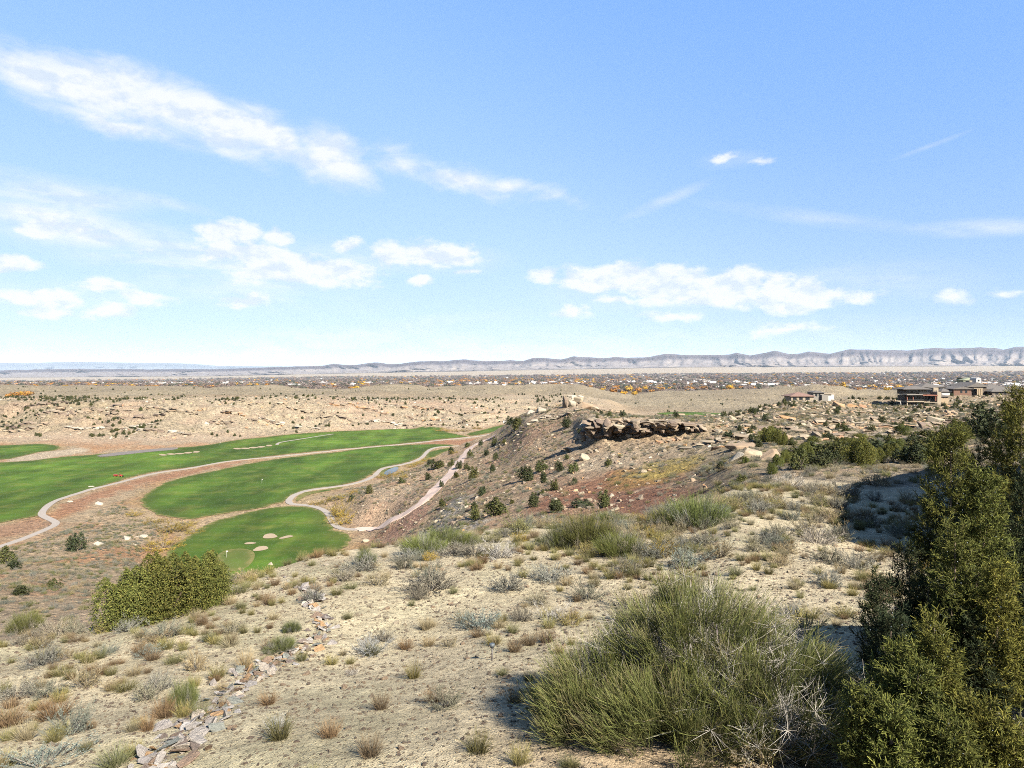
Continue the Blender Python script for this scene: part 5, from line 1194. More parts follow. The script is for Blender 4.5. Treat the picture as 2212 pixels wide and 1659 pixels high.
for n_l, (xa, xb, yr, colr) in enumerate(LED):
    far_ = xb < 1100 and yr < 940; p0 = pix((xa+xb)/2, yr, 560 if far_ else 130, 1200 if far_ else 420); Yc = p0.y
    led = empty('rock_ledge', tuple(p0)); wl = {'buff': 'tan', 'dark': 'dark brown', 'orange': 'orange', 'pale': 'pale'}[colr]
    tag(led, f"{wl} ledge {where_far((xa+xb)/2, Yc, Yc/np.interp((xa+xb)/2, XD, FAR_I))}" , 'rock ledge', None)
    X0 = (xa-HX)/F*Yc; X1 = (xb-HX)/F*Yc; x = X0; ph = lrng.random()*6
    while x < X1:
        wv = (4.0 if far_ else 1.6)+(5.0 if far_ else 2.6)*lrng.random()**1.5; tcen = (x-X0)/(X1-X0); y = Yc+(2.5 if far_ else 1.4)*math.sin(x/9+ph)+(5 if far_ else 2)*math.sin(x/27+ph*2)+lrng.normal()*.6; z = float(gz(x, y)); hh = ((1.2+1.6*lrng.random()) if far_ else (.45+.8*lrng.random()))*math.sin(math.pi*min(max(tcen, .06), .94))**.4
        if lrng.random() < .86:
            for lv in range(2):
                key = ('slab_' if lv else 'block_')+(colr if lrng.random() < .6 else ('buff', 'dark')[lrng.integers(2)]); o = obj('rock_block', ROCKS[key][lrng.integers(4)], led)
                o.location = Vector((x+lrng.normal()*.3, y+(0 if lv else .5), z+hh*(1.05 if lv else .4)))-p0; o.rotation_euler = (lrng.normal()*.06, lrng.normal()*.06, lrng.normal()*.3); hz_ = .26 if lv else .62; o.scale = (wv*1.1, wv*.85, hh*(.55 if lv else 1.2)/hz_)
        x += wv*.86
# scattered boulders
x1, y1, r1 = scatter_pts(50000, 560, 1250, .86, 51, 1.3); ok, xd, rw = mid_mask(x1, y1); f_ = y1/np.interp(xd, XD, FAR_I)
face_ = (f_ > .985) & (f_ < 1.36) & (xd < 1290); den = np.interp(xd, [0, 250, 600, 1290], [.85, .8, .75, .55])*(.15+.85*sstep(-.15, .3, fbm(x1/30, y1/22, 3, 401)))
k1 = face_ & ok & (r1.random(len(x1)) < den); x1, y1 = x1[k1], y1[k1]; w1 = .9+3.4*r1.random(len(x1))**2.8+2.5*(r1.random(len(x1)) < .015)
x2, y2, r2 = scatter_pts(45000, 150, 470, .86, 52, 1.5); ok, xd2, _ = mid_mask(x2, y2)
k2 = ok & (xd2 > 1545) & (r2.random(len(x2)) < .75*(.12+.88*sstep(-.2, .25, fbm(x2/16, y2/12, 3, 402)))); x2, y2 = x2[k2], y2[k2]; w2 = .5+2.7*r2.random(len(x2))**2.8+1.2*(r2.random(len(x2)) < .03)
x3, y3, r3 = scatter_pts(60000, 75, 380, .86, 53, 1.3); ok, xd3, rw3 = mid_mask(x3, y3); red = np.exp(-((xd3-1350)/150)**2-((rw3-1050)/40)**2)
k3 = ok & (xd3 < 1600) & (r3.random(len(x3)) < np.interp(xd3, [0, 500, 800, 1600], [.03, .06, .5, .5])*(1-.8*red)*(.1+.9*sstep(-.2, .3, fbm(x3/14, y3/14, 3, 403)))); x3, y3 = x3[k3], y3[k3]; w3 = .22+1.2*r3.random(len(x3))**3.5+.9*(r3.random(len(x3)) < .015)
KB = ['block_buff', 'slab_buff', 'block_orange', 'block_dark', 'slab_pale', 'block_pale']
for k in KB+['slab_orange', 'slab_dark']:
    pass
scatter_rocks(x2, y2, w2, ['slab_buff', 'block_buff', 'slab_orange', 'slab_dark', 'slab_pale'], [.36, .22, .14, .20, .08], r2, 'lying among brush on the rocky hill below the houses', 'on the rocky hill below the houses', 'hill_rubble', room_max=110, hs=1.0)
scatter_rocks(x3, y3, w3, ['block_buff', 'slab_buff', 'block_orange', 'block_dark', 'block_pale'], [.33, .22, .08, .27, .10], r3, 'lying loose on the slope between crest and spur', 'on the slope between crest and spur', 'slope_rubble', room_max=75)
scatter_rocks(x1, y1, w1, KB, [.30, .24, .07, .22, .09, .08], r1, 'fallen on the mesa face behind the golf course', 'on the mesa face', 'mesa_rubble', room_max=80)
# stones in the foreground soil
x4, y4, r4 = scatter_pts(19000, 9.2, 40, .84, 54, 1.2); w4 = .022+.06*r4.random(len(x4))**2+.10*(r4.random(len(x4)) < .02); w4 *= np.interp(y4, [9, 40], [1, 2.0])
gn_scatter('ground_pebbles', np.stack([x4, y4, gz(x4, y4)], 1), w4, w4, r4.random(len(x4))*6.28, SRC[('block_buff', 0)], None, r4.normal(size=(len(x4), 2))*.3)
x4, y4, r4 = scatter_pts(4500, 9.2, 36, .84, 55, 1.2); w4 = .03+.08*r4.random(len(x4))**2; w4 *= np.interp(y4, [9, 40], [1, 2.0])
gn_scatter('ground_pebbles', np.stack([x4, y4, gz(x4, y4)], 1), w4, w4*.8, r4.random(len(x4))*6.28, SRC[('block_dark', 0)], None, r4.normal(size=(len(x4), 2))*.3)
# the line of quarried stones
FS = [hull(700+i, (1, .74, (.20, .30, .14)[i % 3]), 9, .5, M_RF, 'flagstone') for i in range(12)]
LINE = [(330,1700,95),(345,1650,95),(385,1605,95),(430,1560,85),(478,1510,80),(520,1472,62),(560,1448,48),(610,1428,48),(650,1405,60),(682,1380,62),(700,1352,50),(690,1325,46),(664,1302,46),(676,1285,52),(650,1268,44),(620,1258,34)]
la = np.array(LINE, float); seg = np.concatenate([[0], np.cumsum(np.hypot(np.diff(la[:, 0]), np.diff(la[:, 1])))]); fr = np.random.default_rng(15)
n_st = 298
for i in range(n_st):
    t = fr.random()**.85*seg[-1]; x = np.interp(t, seg, la[:, 0]); y = np.interp(t, seg, la[:, 1]); w = np.interp(t, seg, la[:, 2]); off = np.clip(fr.normal()*.48, -1.0, 1.0)
    p = pix(x+w*.5*off*1.1, y+w*.25*off+fr.normal()*4, 8.5, 60); sz = (.14+.24*fr.random()**1.3)*np.interp(p.y, [10, 13, 18, 30], [1.05, 1.0, .95, 1.15])
    o = obj('flagstone', FS[fr.integers(12)]); o.location = (p.x, p.y, p.z+sz*.08+.07*fr.random()*(1-abs(off))); o.scale = (sz*1.3, sz*1.3, sz*1.2)
    o.rotation_euler = (fr.normal()*.38, fr.normal()*.38, fr.random()*6.28)
    sd_ = 'on the left side' if off < -.2 else ('on the right side' if off > .2 else 'in the middle'); seczone = 'lowest stretch' if y > 1580 else ('second stretch from the bottom' if y > 1500 else ('stretch just below the bend' if y > 1430 else ('bend' if y > 1345 else 'top stretch')))
    big_ = 'large' if sz > .30 else ('middling' if sz > .22 else 'small'); tag(o, f'{big_} flat stone {sd_} of the stone line, {seczone}', 'stone', f'{big_} stones {sd_} of the stone line, {seczone}')

nq = 900; tq = fr.random(nq)*seg[-1]; xq = np.interp(tq, seg, la[:, 0]); yq = np.interp(tq, seg, la[:, 1]); wq = np.interp(tq, seg, la[:, 2]); oq = fr.normal(size=nq)*.42
pq = np.array([tuple(pix(xq[i]+wq[i]*.55*oq[i], yq[i]+fr.normal()*7, 8.5, 60)) for i in range(nq)]); sq = .05+.10*fr.random(nq)**2
for k in range(4): gn_scatter('stone_chips', pq[k::4], sq[k::4], sq[k::4], fr.random(len(pq[k::4]))*6.28, next(o for o in COL.objects if o.type == 'MESH' and o.data == FS[k*3]), None, fr.normal(size=(len(pq[k::4]), 2))*.3)
# ------------------------------------------------------------------ great mormon tea bush
gb = pix(1480, 1545, 9, 30); gb_c = Vector((3.1, 11.85, float(gz(3.1, 11.85)))); big = empty('mormon_tea_bush', tuple(gb_c)); tag(big, 'huge round green bush of leafless stems filling the lower right foreground', 'bush')
rng = np.random.default_rng(808); nb = 1150
mounds = [(.15,.3,1.75,1.6,2.5),(-1.6,.15,1.05,1.1,1.3),(1.0,-.9,1.6,1.3,1.6),(-.5,-1.1,1.5,1.1,1.1),(1.75,.4,.95,1.1,1.55),(.4,1.4,1.4,1.0,2.35),(-2.0,-.5,.65,.7,.85)]
mk = rng.choice(len(mounds), nb, p=np.array([.30,.13,.19,.13,.09,.11,.05])); Mo = np.array(mounds)[mk]
a = rng.random(nb)*6.283; r = np.sqrt(rng.random(nb)); hx_ = Mo[:, 0]+Mo[:, 2]*r*np.cos(a)*.92; hy_ = Mo[:, 1]+Mo[:, 3]*r*np.sin(a)*.92
ht = Mo[:, 4]*np.sqrt(np.clip(1-(r*.97)**2, .04, 1))*(.72+.30*rng.random(nb)); lay_ = rng.random(nb) < .25; ht = np.where(lay_, ht*.6, ht)
gzz = gz(gb_c.x+hx_, gb_c.y+hy_)-gb_c.z; cen = np.stack([hx_, hy_, gzz+ht-.34], 1); cen[:, 2] = np.maximum(cen[:, 2], gzz+.05)
outd = nrm(np.stack([np.cos(a)*r*1.15+.12*Mo[:, 0], np.sin(a)*r*1.15+.12*Mo[:, 1], np.full(nb, .85)], 1))
per = 40; i = np.repeat(np.arange(nb), per); n = len(i)
d = nrm(outd[i]+rng.normal(size=(n, 3))*.26+np.array([0, 0, .1])); b0 = cen[i]+rng.normal(size=(n, 3))*np.array([.07, .07, .07]); L = (.26+.34*rng.random(n))*(.8+.4*rng.random(nb))[i]
bt = rng.random(nb); k_ = bt[i]
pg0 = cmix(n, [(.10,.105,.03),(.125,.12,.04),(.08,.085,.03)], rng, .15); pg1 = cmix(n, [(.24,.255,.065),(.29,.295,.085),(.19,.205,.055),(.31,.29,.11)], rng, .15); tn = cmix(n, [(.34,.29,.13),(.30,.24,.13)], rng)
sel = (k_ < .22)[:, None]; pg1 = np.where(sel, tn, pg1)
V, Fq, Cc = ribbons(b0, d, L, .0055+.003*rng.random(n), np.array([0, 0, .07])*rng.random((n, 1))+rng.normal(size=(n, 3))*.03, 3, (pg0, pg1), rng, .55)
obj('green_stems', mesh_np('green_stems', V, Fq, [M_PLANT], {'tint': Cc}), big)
# side forks
j = rng.integers(0, n, n//2); tt = .3+.5*rng.random(len(j)); fb0 = b0[j]+d[j]*(L[j]*tt)[:, None]; fd = nrm(d[j]+rng.normal(size=(len(j), 3))*.35)
V, Fq, Cc = ribbons(fb0, fd, L[j]*.45, np.full(len(j), .005), rng.normal(size=(len(j), 3))*.02, 1, (pg0[j], pg1[j]), rng, .6)
obj('side_shoots', mesh_np('side_shoots', V, Fq, [M_PLANT], {'tint': Cc}), big)
parts = []
for q in range(260):
    c = cen[rng.integers(nb)]; root = np.array([c[0]*.35+rng.normal()*.25, c[1]*.35+rng.normal()*.25, 0]); root[2] = float(gz(gb_c.x+root[0], gb_c.y+root[1]))-gb_c.z-.05
    mid_ = root*.45+c*.55+rng.normal(size=3)*.14; rr0 = .010+.016*rng.random()**2; parts.append(tube([root, root*.6+mid_*.4+rng.normal(size=3)*.05, mid_, c], [rr0*1.3, rr0, rr0*.8, rr0*.4], 4, (.33+.12*rng.random(), .30+.1*rng.random(), .27+.1*rng.random())))
V, Fq, Cc = join(parts); obj('woody_branches', mesh_np('woody_branches', V, Fq, [M_WOOD], {'tint': Cc}), big)
n = 11000; dc = np.array([(.75,-1.9,.35),(1.3,-1.6,.5),(1.7,-1.9,.3),(.95,-.9,1.0),(1.5,.3,1.45),(.2,-.9,.9),(2.2,-1.3,.5),(-.8,.4,1.3),(.4,.1,1.9),(-.3,.3,1.5),(-1.4,.1,1.0),(.9,-.4,1.4),(.1,1.0,2.1)]); dk = rng.integers(0, len(dc), n//20)
dcl = np.repeat(dc[dk]+rng.normal(size=(len(dk), 3))*np.array([.34, .28, .22]), 20, 0); n = len(dcl); zz_ = gz(gb_c.x+dcl[:, 0], gb_c.y+dcl[:, 1])-gb_c.z; dcl[:, 2] = zz_+dcl[:, 2]*.95
gcol = cmix(n, [(.42,.39,.35),(.50,.47,.43),(.34,.31,.28)], rng)
V, Fq, Cc = ribbons(dcl, nrm(rng.normal(size=(n, 3))+np.array([.1, -.2, .35])), .16+.26*rng.random(n), np.full(n, .0055), rng.normal(size=(n, 3))*.05, 3, (gcol, gcol), rng, .4)
obj('dead_twigs', mesh_np('dead_twigs', V, Fq, [M_WOOD], {'tint': Cc}), big)

# ------------------------------------------------------------------ the near junipers
def sprigs(P, O, n_t, size, pal, rng):
    """scale-leaved sprigs: a short axis with side twiglets"""
    n = len(P); ax = nrm(O+rng.normal(size=(n, 3))*.40+np.array([0, 0, .25])); L = size*(.6+.8*rng.random(n)); c0 = cmix(n, [(.10,.085,.04)], rng); c1 = cmix(n, pal, rng, .18)
    out_ = [ribbons(P, ax, L, np.full(n, size*.11), np.zeros((n, 3)), 1, (c0, c1), rng, .6)]
    i = np.repeat(np.arange(n), n_t); m = len(i); t = np.tile(np.linspace(.2, .95, n_t), n); b_ = P[i]+ax[i]*(L[i]*t)[:, None]
    dd = nrm(ax[i]*.9+nrm(rng.normal(size=(m, 3)))*.85); c = cmix(m, pal, rng, .2)*.5+c1[i]*.5
    out_.append(ribbons(b_, dd, L[i]*(.30+.35*rng.random(m)), np.full(m, size*.10), np.zeros((m, 3)), 1, (c*.85, c), rng, .7))
    return out_
PAL_LIT = [(.135,.15,.03),(.18,.185,.04),(.09,.105,.026),(.26,.25,.055)]; PAL_SHADED = [(.04,.055,.022),(.055,.07,.026),(.032,.045,.02)]  # lit spires and shaded mass: light and shade put into the foliage colour
def near_juniper(base, lobes, label, seed):
    rng = np.random.default_rng(seed); bp = Vector((base[0], base[1], float(gz(base[0], base[1])))); t = empty('juniper', tuple(bp)); tag(t, label, 'juniper'); bpn = np.array(bp)
    berr = []; wood = []
    trunk_top = np.array([0, 0, 1.2]); wood.append(tube([(0, 0, -.2), (.08, .03, .5), (.0, .1, 1.2)], [.17, .13, .09], 7, (.16, .12, .09)))
    for (xd, yd, Y, ln, rd, pal, cnt) in lobes:
        s = Y/F; ap = np.array([(xd-HX)*s, Y, (HY-yd)*s])-bpn; Ln = ln*s; R = rd*s
        ap_ground = float(gz(ap[0]+bpn[0], Y))-bpn[2]; Ln = min(Ln, ap[2]-ap_ground-.15)
        n = int(cnt*1.7); tt = rng.random(n)**.75; th = rng.random(n)*6.283; prof = (tt**.62)*(1-.25*tt); shell = 1-.55*rng.random(n)**1.8
        wob = 1+.22*np.sin(th*3+tt*11+seed)+.15*np.sin(th*5-tt*7)
        rr = R*prof*shell*wob; P = np.stack([ap[0]+rr*np.cos(th), ap[1]+rr*np.sin(th), ap[2]-Ln*tt], 1)+rng.normal(size=(n, 3))*.025
        lean = (np.array([0, 0, 0])-ap)*np.array([.25, .25, 0]); P += lean*tt[:, None]**1.5*.4
        O = np.stack([np.cos(th), np.sin(th), .5+.5*(1-tt)], 1)
        # sprigs sit along feathery branchlets, leaving dark gaps between them
        nt_ = max(8, n//11); kk = rng.integers(0, n, nt_); tb = P[kk]; td = nrm(O[kk]+rng.normal(size=(nt_, 3))*.35+np.array([0, 0, .35])); tl_ = (.16+.22*rng.random(nt_))*(.6+.4*min(1, R/.45))
        ii = np.repeat(np.arange(nt_), 13); aa = np.tile(np.linspace(0, 1, 13), nt_)[:, None]; P2 = tb[ii]-td[ii]*tl_[ii][:, None]*.4+td[ii]*tl_[ii][:, None]*aa+rng.normal(size=(nt_*13, 3))*.035*(1.15-aa); O2 = nrm(td[ii]+rng.normal(size=(nt_*13, 3))*.45)
        V, Fq, Cc = join(sprigs(P2, O2, 6, .10, PAL_LIT if pal else PAL_SHADED, rng))
        obj('foliage_lobe', mesh_np('foliage_lobe', V, Fq, [M_JUN], {'tint': Cc}), t)
        wood.append(tube([trunk_top*.6, trunk_top*.4+(ap-[0, 0, Ln*.8])*.6, ap-[0, 0, Ln*.45], ap-[0, 0, .05]], [.05, .035, .02, .004], 4, (.22, .17, .13)))
        k = rng.integers(0, n, cnt//24); berr.append(P[k]+O[k]*.03)
    V, Fq, Cc = join(wood); obj('trunk', mesh_np('trunk', V, Fq, [M_WOOD], {'tint': Cc}), t)
    B = np.concatenate(berr); n = len(B); o6 = np.array([(1,0,0),(-1,0,0),(0,1,0),(0,-1,0),(0,0,1),(0,0,-1)], float)*.0085
    V = (B[:, None]+o6[None]).reshape(-1, 3); f8 = np.array([(0,2,4),(2,1,4),(1,3,4),(3,0,4),(2,0,5),(1,2,5),(3,1,5),(0,3,5)]); Fq = (f8[None]+(np.arange(n)*6)[:, None, None]).reshape(-1, 3)
    o = obj('berries', mesh_np('berries', V, Fq, [M_BERRY], {'tint': np.tile([.5, .56, .62], (len(V), 1))}, smooth=True), t); o['kind'] = 'stuff'
    return t
M_BERRY = simple('blue_juniper_berry', (.42, .50, .58), .4, 5, .9, 1.1, 0, .5)
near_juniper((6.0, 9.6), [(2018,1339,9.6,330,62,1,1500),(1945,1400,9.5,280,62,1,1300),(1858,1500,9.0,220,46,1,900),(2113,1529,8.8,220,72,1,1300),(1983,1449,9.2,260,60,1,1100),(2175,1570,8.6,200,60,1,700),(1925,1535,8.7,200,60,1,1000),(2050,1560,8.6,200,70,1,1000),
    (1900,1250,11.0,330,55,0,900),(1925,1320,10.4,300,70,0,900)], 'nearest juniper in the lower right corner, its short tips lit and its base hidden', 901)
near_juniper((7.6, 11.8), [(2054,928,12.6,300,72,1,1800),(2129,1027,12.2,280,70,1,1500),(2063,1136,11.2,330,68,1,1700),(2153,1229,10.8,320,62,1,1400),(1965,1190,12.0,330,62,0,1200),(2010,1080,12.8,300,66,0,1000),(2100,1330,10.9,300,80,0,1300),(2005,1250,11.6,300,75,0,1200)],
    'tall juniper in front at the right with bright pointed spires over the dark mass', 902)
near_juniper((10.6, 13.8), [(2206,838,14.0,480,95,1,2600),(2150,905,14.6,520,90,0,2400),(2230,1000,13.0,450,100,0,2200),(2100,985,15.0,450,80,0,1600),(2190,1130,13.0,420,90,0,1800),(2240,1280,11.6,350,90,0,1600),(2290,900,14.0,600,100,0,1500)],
    'tallest juniper cut by the right picture edge, rising above the horizon houses', 903)
t_ = copy_tree(next(o for o in COL.objects if o.get('label', '').startswith('tallest juniper cut')))
t_.location = (13.4, 10.6, float(gz(13.4, 10.6))+.4); t_['label'] = 'unseen juniper copy added right of the frame to shade the other junipers'  # copied tree added out of view to cast shade on the tallest juniper
# ------------------------------------------------------------------ built things
def solid(name, col, rough=.8, spec=.25, nscale=1.5, lo=.9, hi=1.1, bump=0, metallic=0): return simple(name, col, rough, nscale, lo, hi, bump, spec, metallic)
M_STU = solid('tan_stucco', (.34,.28,.20)); M_DKW = solid('dark_brown_wall', (.10,.075,.055)); M_ROOF = solid('slate_brown_roof', (.15,.135,.12), .85, .2, 1.2, .8, 1.2, .03); M_RROOF = solid('red_clay_roof', (.25,.155,.12), .85, .2, 1.2, .8, 1.2, .03)
M_BRW = solid('red_brown_wood_siding', (.16,.085,.055)); M_GLS = solid('dark_window_glass', (.02,.025,.03), .12, .5, 1, 1, 1); M_WHT = solid('white_stucco', (.58,.55,.50)); M_GRY = solid('grey_stucco', (.24,.22,.19)); M_RUST = solid('rust_steel_fascia', (.26,.10,.06)); M_STONE = solid('ledge_stone', (.38,.29,.19), .9, .2, 3, .7, 1.25)
M_GHS = solid('pale_green_siding', (.33,.36,.25)); M_BLK = solid('black_metal', (.02,.02,.02), .5, .4)
def boxes_mesh(name, bs, mat):
    V, Fq = [], []
    for (x0, y0, z0, x1, y1, z1) in bs:
        o = len(V); V += [(x0,y0,z0),(x1,y0,z0),(x1,y1,z0),(x0,y1,z0),(x0,y0,z1),(x1,y0,z1),(x1,y1,z1),(x0,y1,z1)]
        Fq += [(o,o+3,o+2,o+1),(o+4,o+5,o+6,o+7),(o,o+1,o+5,o+4),(o+1,o+2,o+6,o+5),(o+2,o+3,o+7,o+6),(o+3,o,o+4,o+7)]
    return mesh_np(name, V, Fq, [mat])
def hip_mesh(name, x0, y0, x1, y1, ze, zr, mat, over=.6, gable=False, th=.25):
    x0 -= over; x1 += over; y0 -= over; y1 += over; w, d = x1-x0, y1-y0; h = min(w, d)/2; ym = (y0+y1)/2; xm = (x0+x1)/2
    if gable: r0, r1 = (xm, y0), (xm, y1)
    elif w >= d: r0, r1 = (x0+h, ym), (x1-h, ym)
    else: r0, r1 = (xm, y0+h), (xm, y1-h)
    V = [(x0,y0,ze),(x1,y0,ze),(x1,y1,ze),(x0,y1,ze),(x0,y0,ze-th),(x1,y0,ze-th),(x1,y1,ze-th),(x0,y1,ze-th),(*r0,zr),(*r1,zr)]
    bm = bmesh.new(); vs = [bm.verts.new(v) for v in V]
    if gable or w < d: fs = [(0,1,8),(1,2,9,8),(2,3,9),(3,0,8,9)]
    else: fs = [(0,1,9,8),(1,2,9),(2,3,8,9),(3,0,8)]
    fs += [(4,5,1,0),(5,6,2,1),(6,7,3,2),(7,4,0,3),(7,6,5,4)]
    for f in fs: bm.faces.new([vs[i] for i in f])
    me = bpy.data.meshes.new(name); bm.normal_update(); bm.to_mesh(me); bm.free(); me.materials.append(mat); return me
class Survey:
    """metres in a vertical plane at distance Y, measured along the eye lines"""
    def __init__(s, xb, yb, Y): s.Y = Y; s.k = Y/F; s.o = Vector(((xb-HX)*s.k, Y, (HY-yb)*s.k)); s.xb, s.yb = xb, yb
    def x(s, xd): return (xd-s.xb)*s.k
    def z(s, yd): return (s.yb-yd)*s.k
def window(root, x0, x1, z0, z1, y, frame=M_BLK, n=1):
    w = obj('window', boxes_mesh('window', [(x0,y-.06,z0,x1,y+.02,z0+.12),(x0,y-.06,z1-.12,x1,y+.02,z1),(x0,y-.06,z0+.12,x0+.12,y+.02,z1-.12),(x1-.12,y-.06,z0+.12,x1,y+.02,z1-.12)], frame), root)
    obj('pane', boxes_mesh('pane', [(x0+.12,y-.01,z0+.12,x1-.12,y+.03,z1-.12)], M_GLS), w)
# terraced three storey house
S_ = Survey(1998, 879.5, 400); X_, Z_ = S_.x, S_.z
cxy = lambda cx_: 1880.2+.15*cx_
cyy = lambda cy_: 796.3+.15*cy_
ha = empty('terraced_house', tuple(S_.o)); tag(ha, 'brown three storey modern house with flat terraces standing on the rocky hill', 'house')
bxm = lambda nm, a, m: obj(nm, boxes_mesh(nm, [(X_(cxy(c[0])), c[4], Z_(cyy(c[3])), X_(cxy(c[1])), c[5], Z_(cyy(c[2]))) for c in a], m), ha)
bxm('wall', [(555,945,490,600,4,12),(555,945,390,470,4.02,12.02),(565,895,300,372,6,13)], M_DKW)
bxm('terrace_slab', [(528,770,466,482,0,6),(775,965,482,490,0,6)], M_STU); bxm('terrace_slab', [(515,742,368,380,-1,7)], M_GRY); bxm('fascia', [(742,960,378,390,-1,7)], M_RUST)
for c in (540, 950): bxm('post', [(c-6,c+6,482,600,.5,1.2)], M_STU)
for c in (540, 625, 950): bxm('post', [(c-5,c+5,390,466,.5,1.1)], M_RUST)
bxm('tower', [(980,1036,335,610,1,8)], M_STU); bxm('tower', [(1000,1072,278,400,6,14)], M_STU); bxm('stone_wing', [(1040,1172,395,520,3,12)], M_STONE); bxm('wall', [(790,895,318,360,5.6,5.98)], M_STU)
bxm('railing', [(545,770,440,444,-.3,-.2),(545,770,450,453,-.3,-.2)], M_BLK)
obj('roof', hip_mesh('roof', X_(cxy(540)), 4, X_(cxy(910)), 15, Z_(cyy(296)), Z_(cyy(252)), M_ROOF, 1.0), ha); obj('roof', hip_mesh('roof', X_(cxy(1045)), 2.5, X_(cxy(1168)), 12.5, Z_(cyy(400)), Z_(cyy(375)), M_ROOF, .4), ha)
obj('roof', boxes_mesh('roof', [(X_(cxy(745)),3,Z_(cyy(362)),X_(cxy(905)),6,Z_(cyy(350)))], M_BLK), ha)
for (a_, b_, t_, u_) in ((570,690,500,552),(700,820,500,552),(830,935,500,552),(640,745,396,462),(760,850,396,470),(860,940,396,470)): window(ha, X_(cxy(a_)), X_(cxy(b_)), Z_(cyy(u_)), Z_(cyy(t_)), 3.97)
for (a_, b_, t_, u_) in ((600,680,305,360),(690,780,305,360)): window(ha, X_(cxy(a_)), X_(cxy(b_)), Z_(cyy(u_)), Z_(cyy(t_)), 5.95)
for (a_, b_, t_, u_) in ((1015,1028,320,338),(1036,1050,320,338)): window(ha, X_(cxy(a_)), X_(cxy(b_)), Z_(cyy(u_)), Z_(cyy(t_)), 5.97)
for (a_, b_, t_, u_) in ((1092,1102,415,430),(1130,1140,415,430)): window(ha, X_(cxy(a_)), X_(cxy(b_)), Z_(cyy(u_)), Z_(cyy(t_)), 2.97)
# sprawling low house with many hip roofs
S2 = Survey(2110, 852, 500); hb_ = empty('sprawling_house', tuple(S2.o)); tag(hb_, 'long low brown house with many grey hip roofs behind the terraced house', 'house')
def vol(a_, b_, eave, ridge, bot, y0, dep, mat, gable=False, roofm=M_ROOF, root=None, S=S2):
    r = root or hb_; x0, x1 = S.x(cxy(a_)), S.x(cxy(b_)); ze, zr, zb = S.z(cyy(eave)), S.z(cyy(ridge)), S.z(cyy(bot))-2.5
    obj('wall', boxes_mesh('wall', [(x0,y0,zb,x1,y0+dep,ze-.26)], mat), r); obj('roof', hip_mesh('roof', x0, y0, x1, y0+dep, ze, zr, roofm, 1.2, gable), r)
    if gable: obj('gable', mesh_np('gable', [(x0,y0,ze-.26),(x1,y0,ze-.26),((x0+x1)/2,y0,zr-.5),(x0,y0+.3,ze-.26),(x1,y0+.3,ze-.26),((x0+x1)/2,y0+.3,zr-.5)], [(0,1,2),(3,5,4)], [mat]), r)
vol(910,1240,272,218,370,14,16,M_DKW); vol(1075,1205,330,288,372,4,9,M_WHT); vol(1225,1480,292,258,372,2,14,M_BRW, True); vol(1480,1755,262,200,372,6,18,M_DKW, True); vol(1600,1890,250,196,372,20,16,M_DKW); vol(1760,2160,300,232,385,8,18,M_STU); vol(1750,2105,328,284,388,0,10,M_DKW)
for c in (1590, 1618, 1648): obj('column', boxes_mesh('column', [(S2.x(cxy(c))-.5,3.2,-2.5,S2.x(cxy(c))+.5,4.2,S2.z(cyy(280)))], M_STONE), hb_)
obj('balcony', boxes_mesh('balcony', [(S2.x(cxy(1530)),3,S2.z(cyy(290)),S2.x(cxy(1660)),6,S2.z(cyy(280)))], M_STU), hb_)
obj('garage_door', boxes_mesh('garage_door', [(S2.x(cxy(1995)),-.1,S2.z(cyy(384)),S2.x(cxy(2075)),-.02,S2.z(cyy(346)))], M_STU), hb_)
for (a_, b_) in ((1320,1350),(1390,1420)): window(hb_, S2.x(cxy(a_)), S2.x(cxy(b_)), S2.z(cyy(352)), S2.z(cyy(315)), 1.95)
for (a_, b_) in ((1800,1840),(1860,1900),(1920,1960)): window(hb_, S2.x(cxy(a_)), S2.x(cxy(b_)), S2.z(cyy(372)), S2.z(cyy(345)), -.05)
for (a_, b_) in ((1560,1590),(1605,1640)): window(hb_, S2.x(cxy(a_)), S2.x(cxy(b_)), S2.z(cyy(340)), S2.z(cyy(300)), 5.95)
obj('chimney', boxes_mesh('chimney', [(S2.x(cxy(1745)),24,S2.z(cyy(215)),S2.x(cxy(1785)),27,S2.z(cyy(180)))], M_STU), hb_)
# pale green house and arched barn behind
S3 = Survey(2090, 824, 720); hc = empty('green_house', tuple(S3.o)); tag(hc, 'small pale green house with steep roofs poking up behind the grey hip roofs', 'house')
vol(1340,1480,165,128,200,0,10,M_GHS,True,M_GHS,hc,S3); vol(1365,1440,130,108,165,6,8,M_GHS,False,M_ROOF,hc,S3)
for (a_, b_) in ((1375,1390),(1430,1445)): window(hc, S3.x(cxy(a_)), S3.x(cxy(b_)), S3.z(cyy(190)), S3.z(cyy(172)), -.05)
S4 = Survey(2114, 826, 700); hd = empty('arched_barn', tuple(S4.o)); tag(hd, 'small white building with rounded arch roof beside the pale green house', 'building')
n_ = 12; w_ = S4.k*11; arc = [(math.cos(t)*w_/2, math.sin(t)*S4.k*5+S4.k*5.5) for t in np.linspace(0, math.pi, n_)]; prof_ = [(w_/2, -2)]+arc+[(-w_/2, -2)]
bm = bmesh.new(); f_a = [bm.verts.new((x, 0, z)) for x, z in prof_]; f_b = [bm.verts.new((x, 10, z)) for x, z in prof_]; bm.faces.new(f_a); bm.faces.new(f_b[::-1])
for i in range(len(prof_)): k = (i+1) % len(prof_); bm.faces.new((f_a[i], f_b[i], f_b[k], f_a[k]))
bmesh.ops.recalc_face_normals(bm, faces=bm.faces); me = bpy.data.meshes.new('shell'); bm.to_mesh(me); bm.free(); me.materials.append(M_WHT); obj('shell', me, hd); window(hd, -.9, .9, S4.k*2, S4.k*6, -.05)
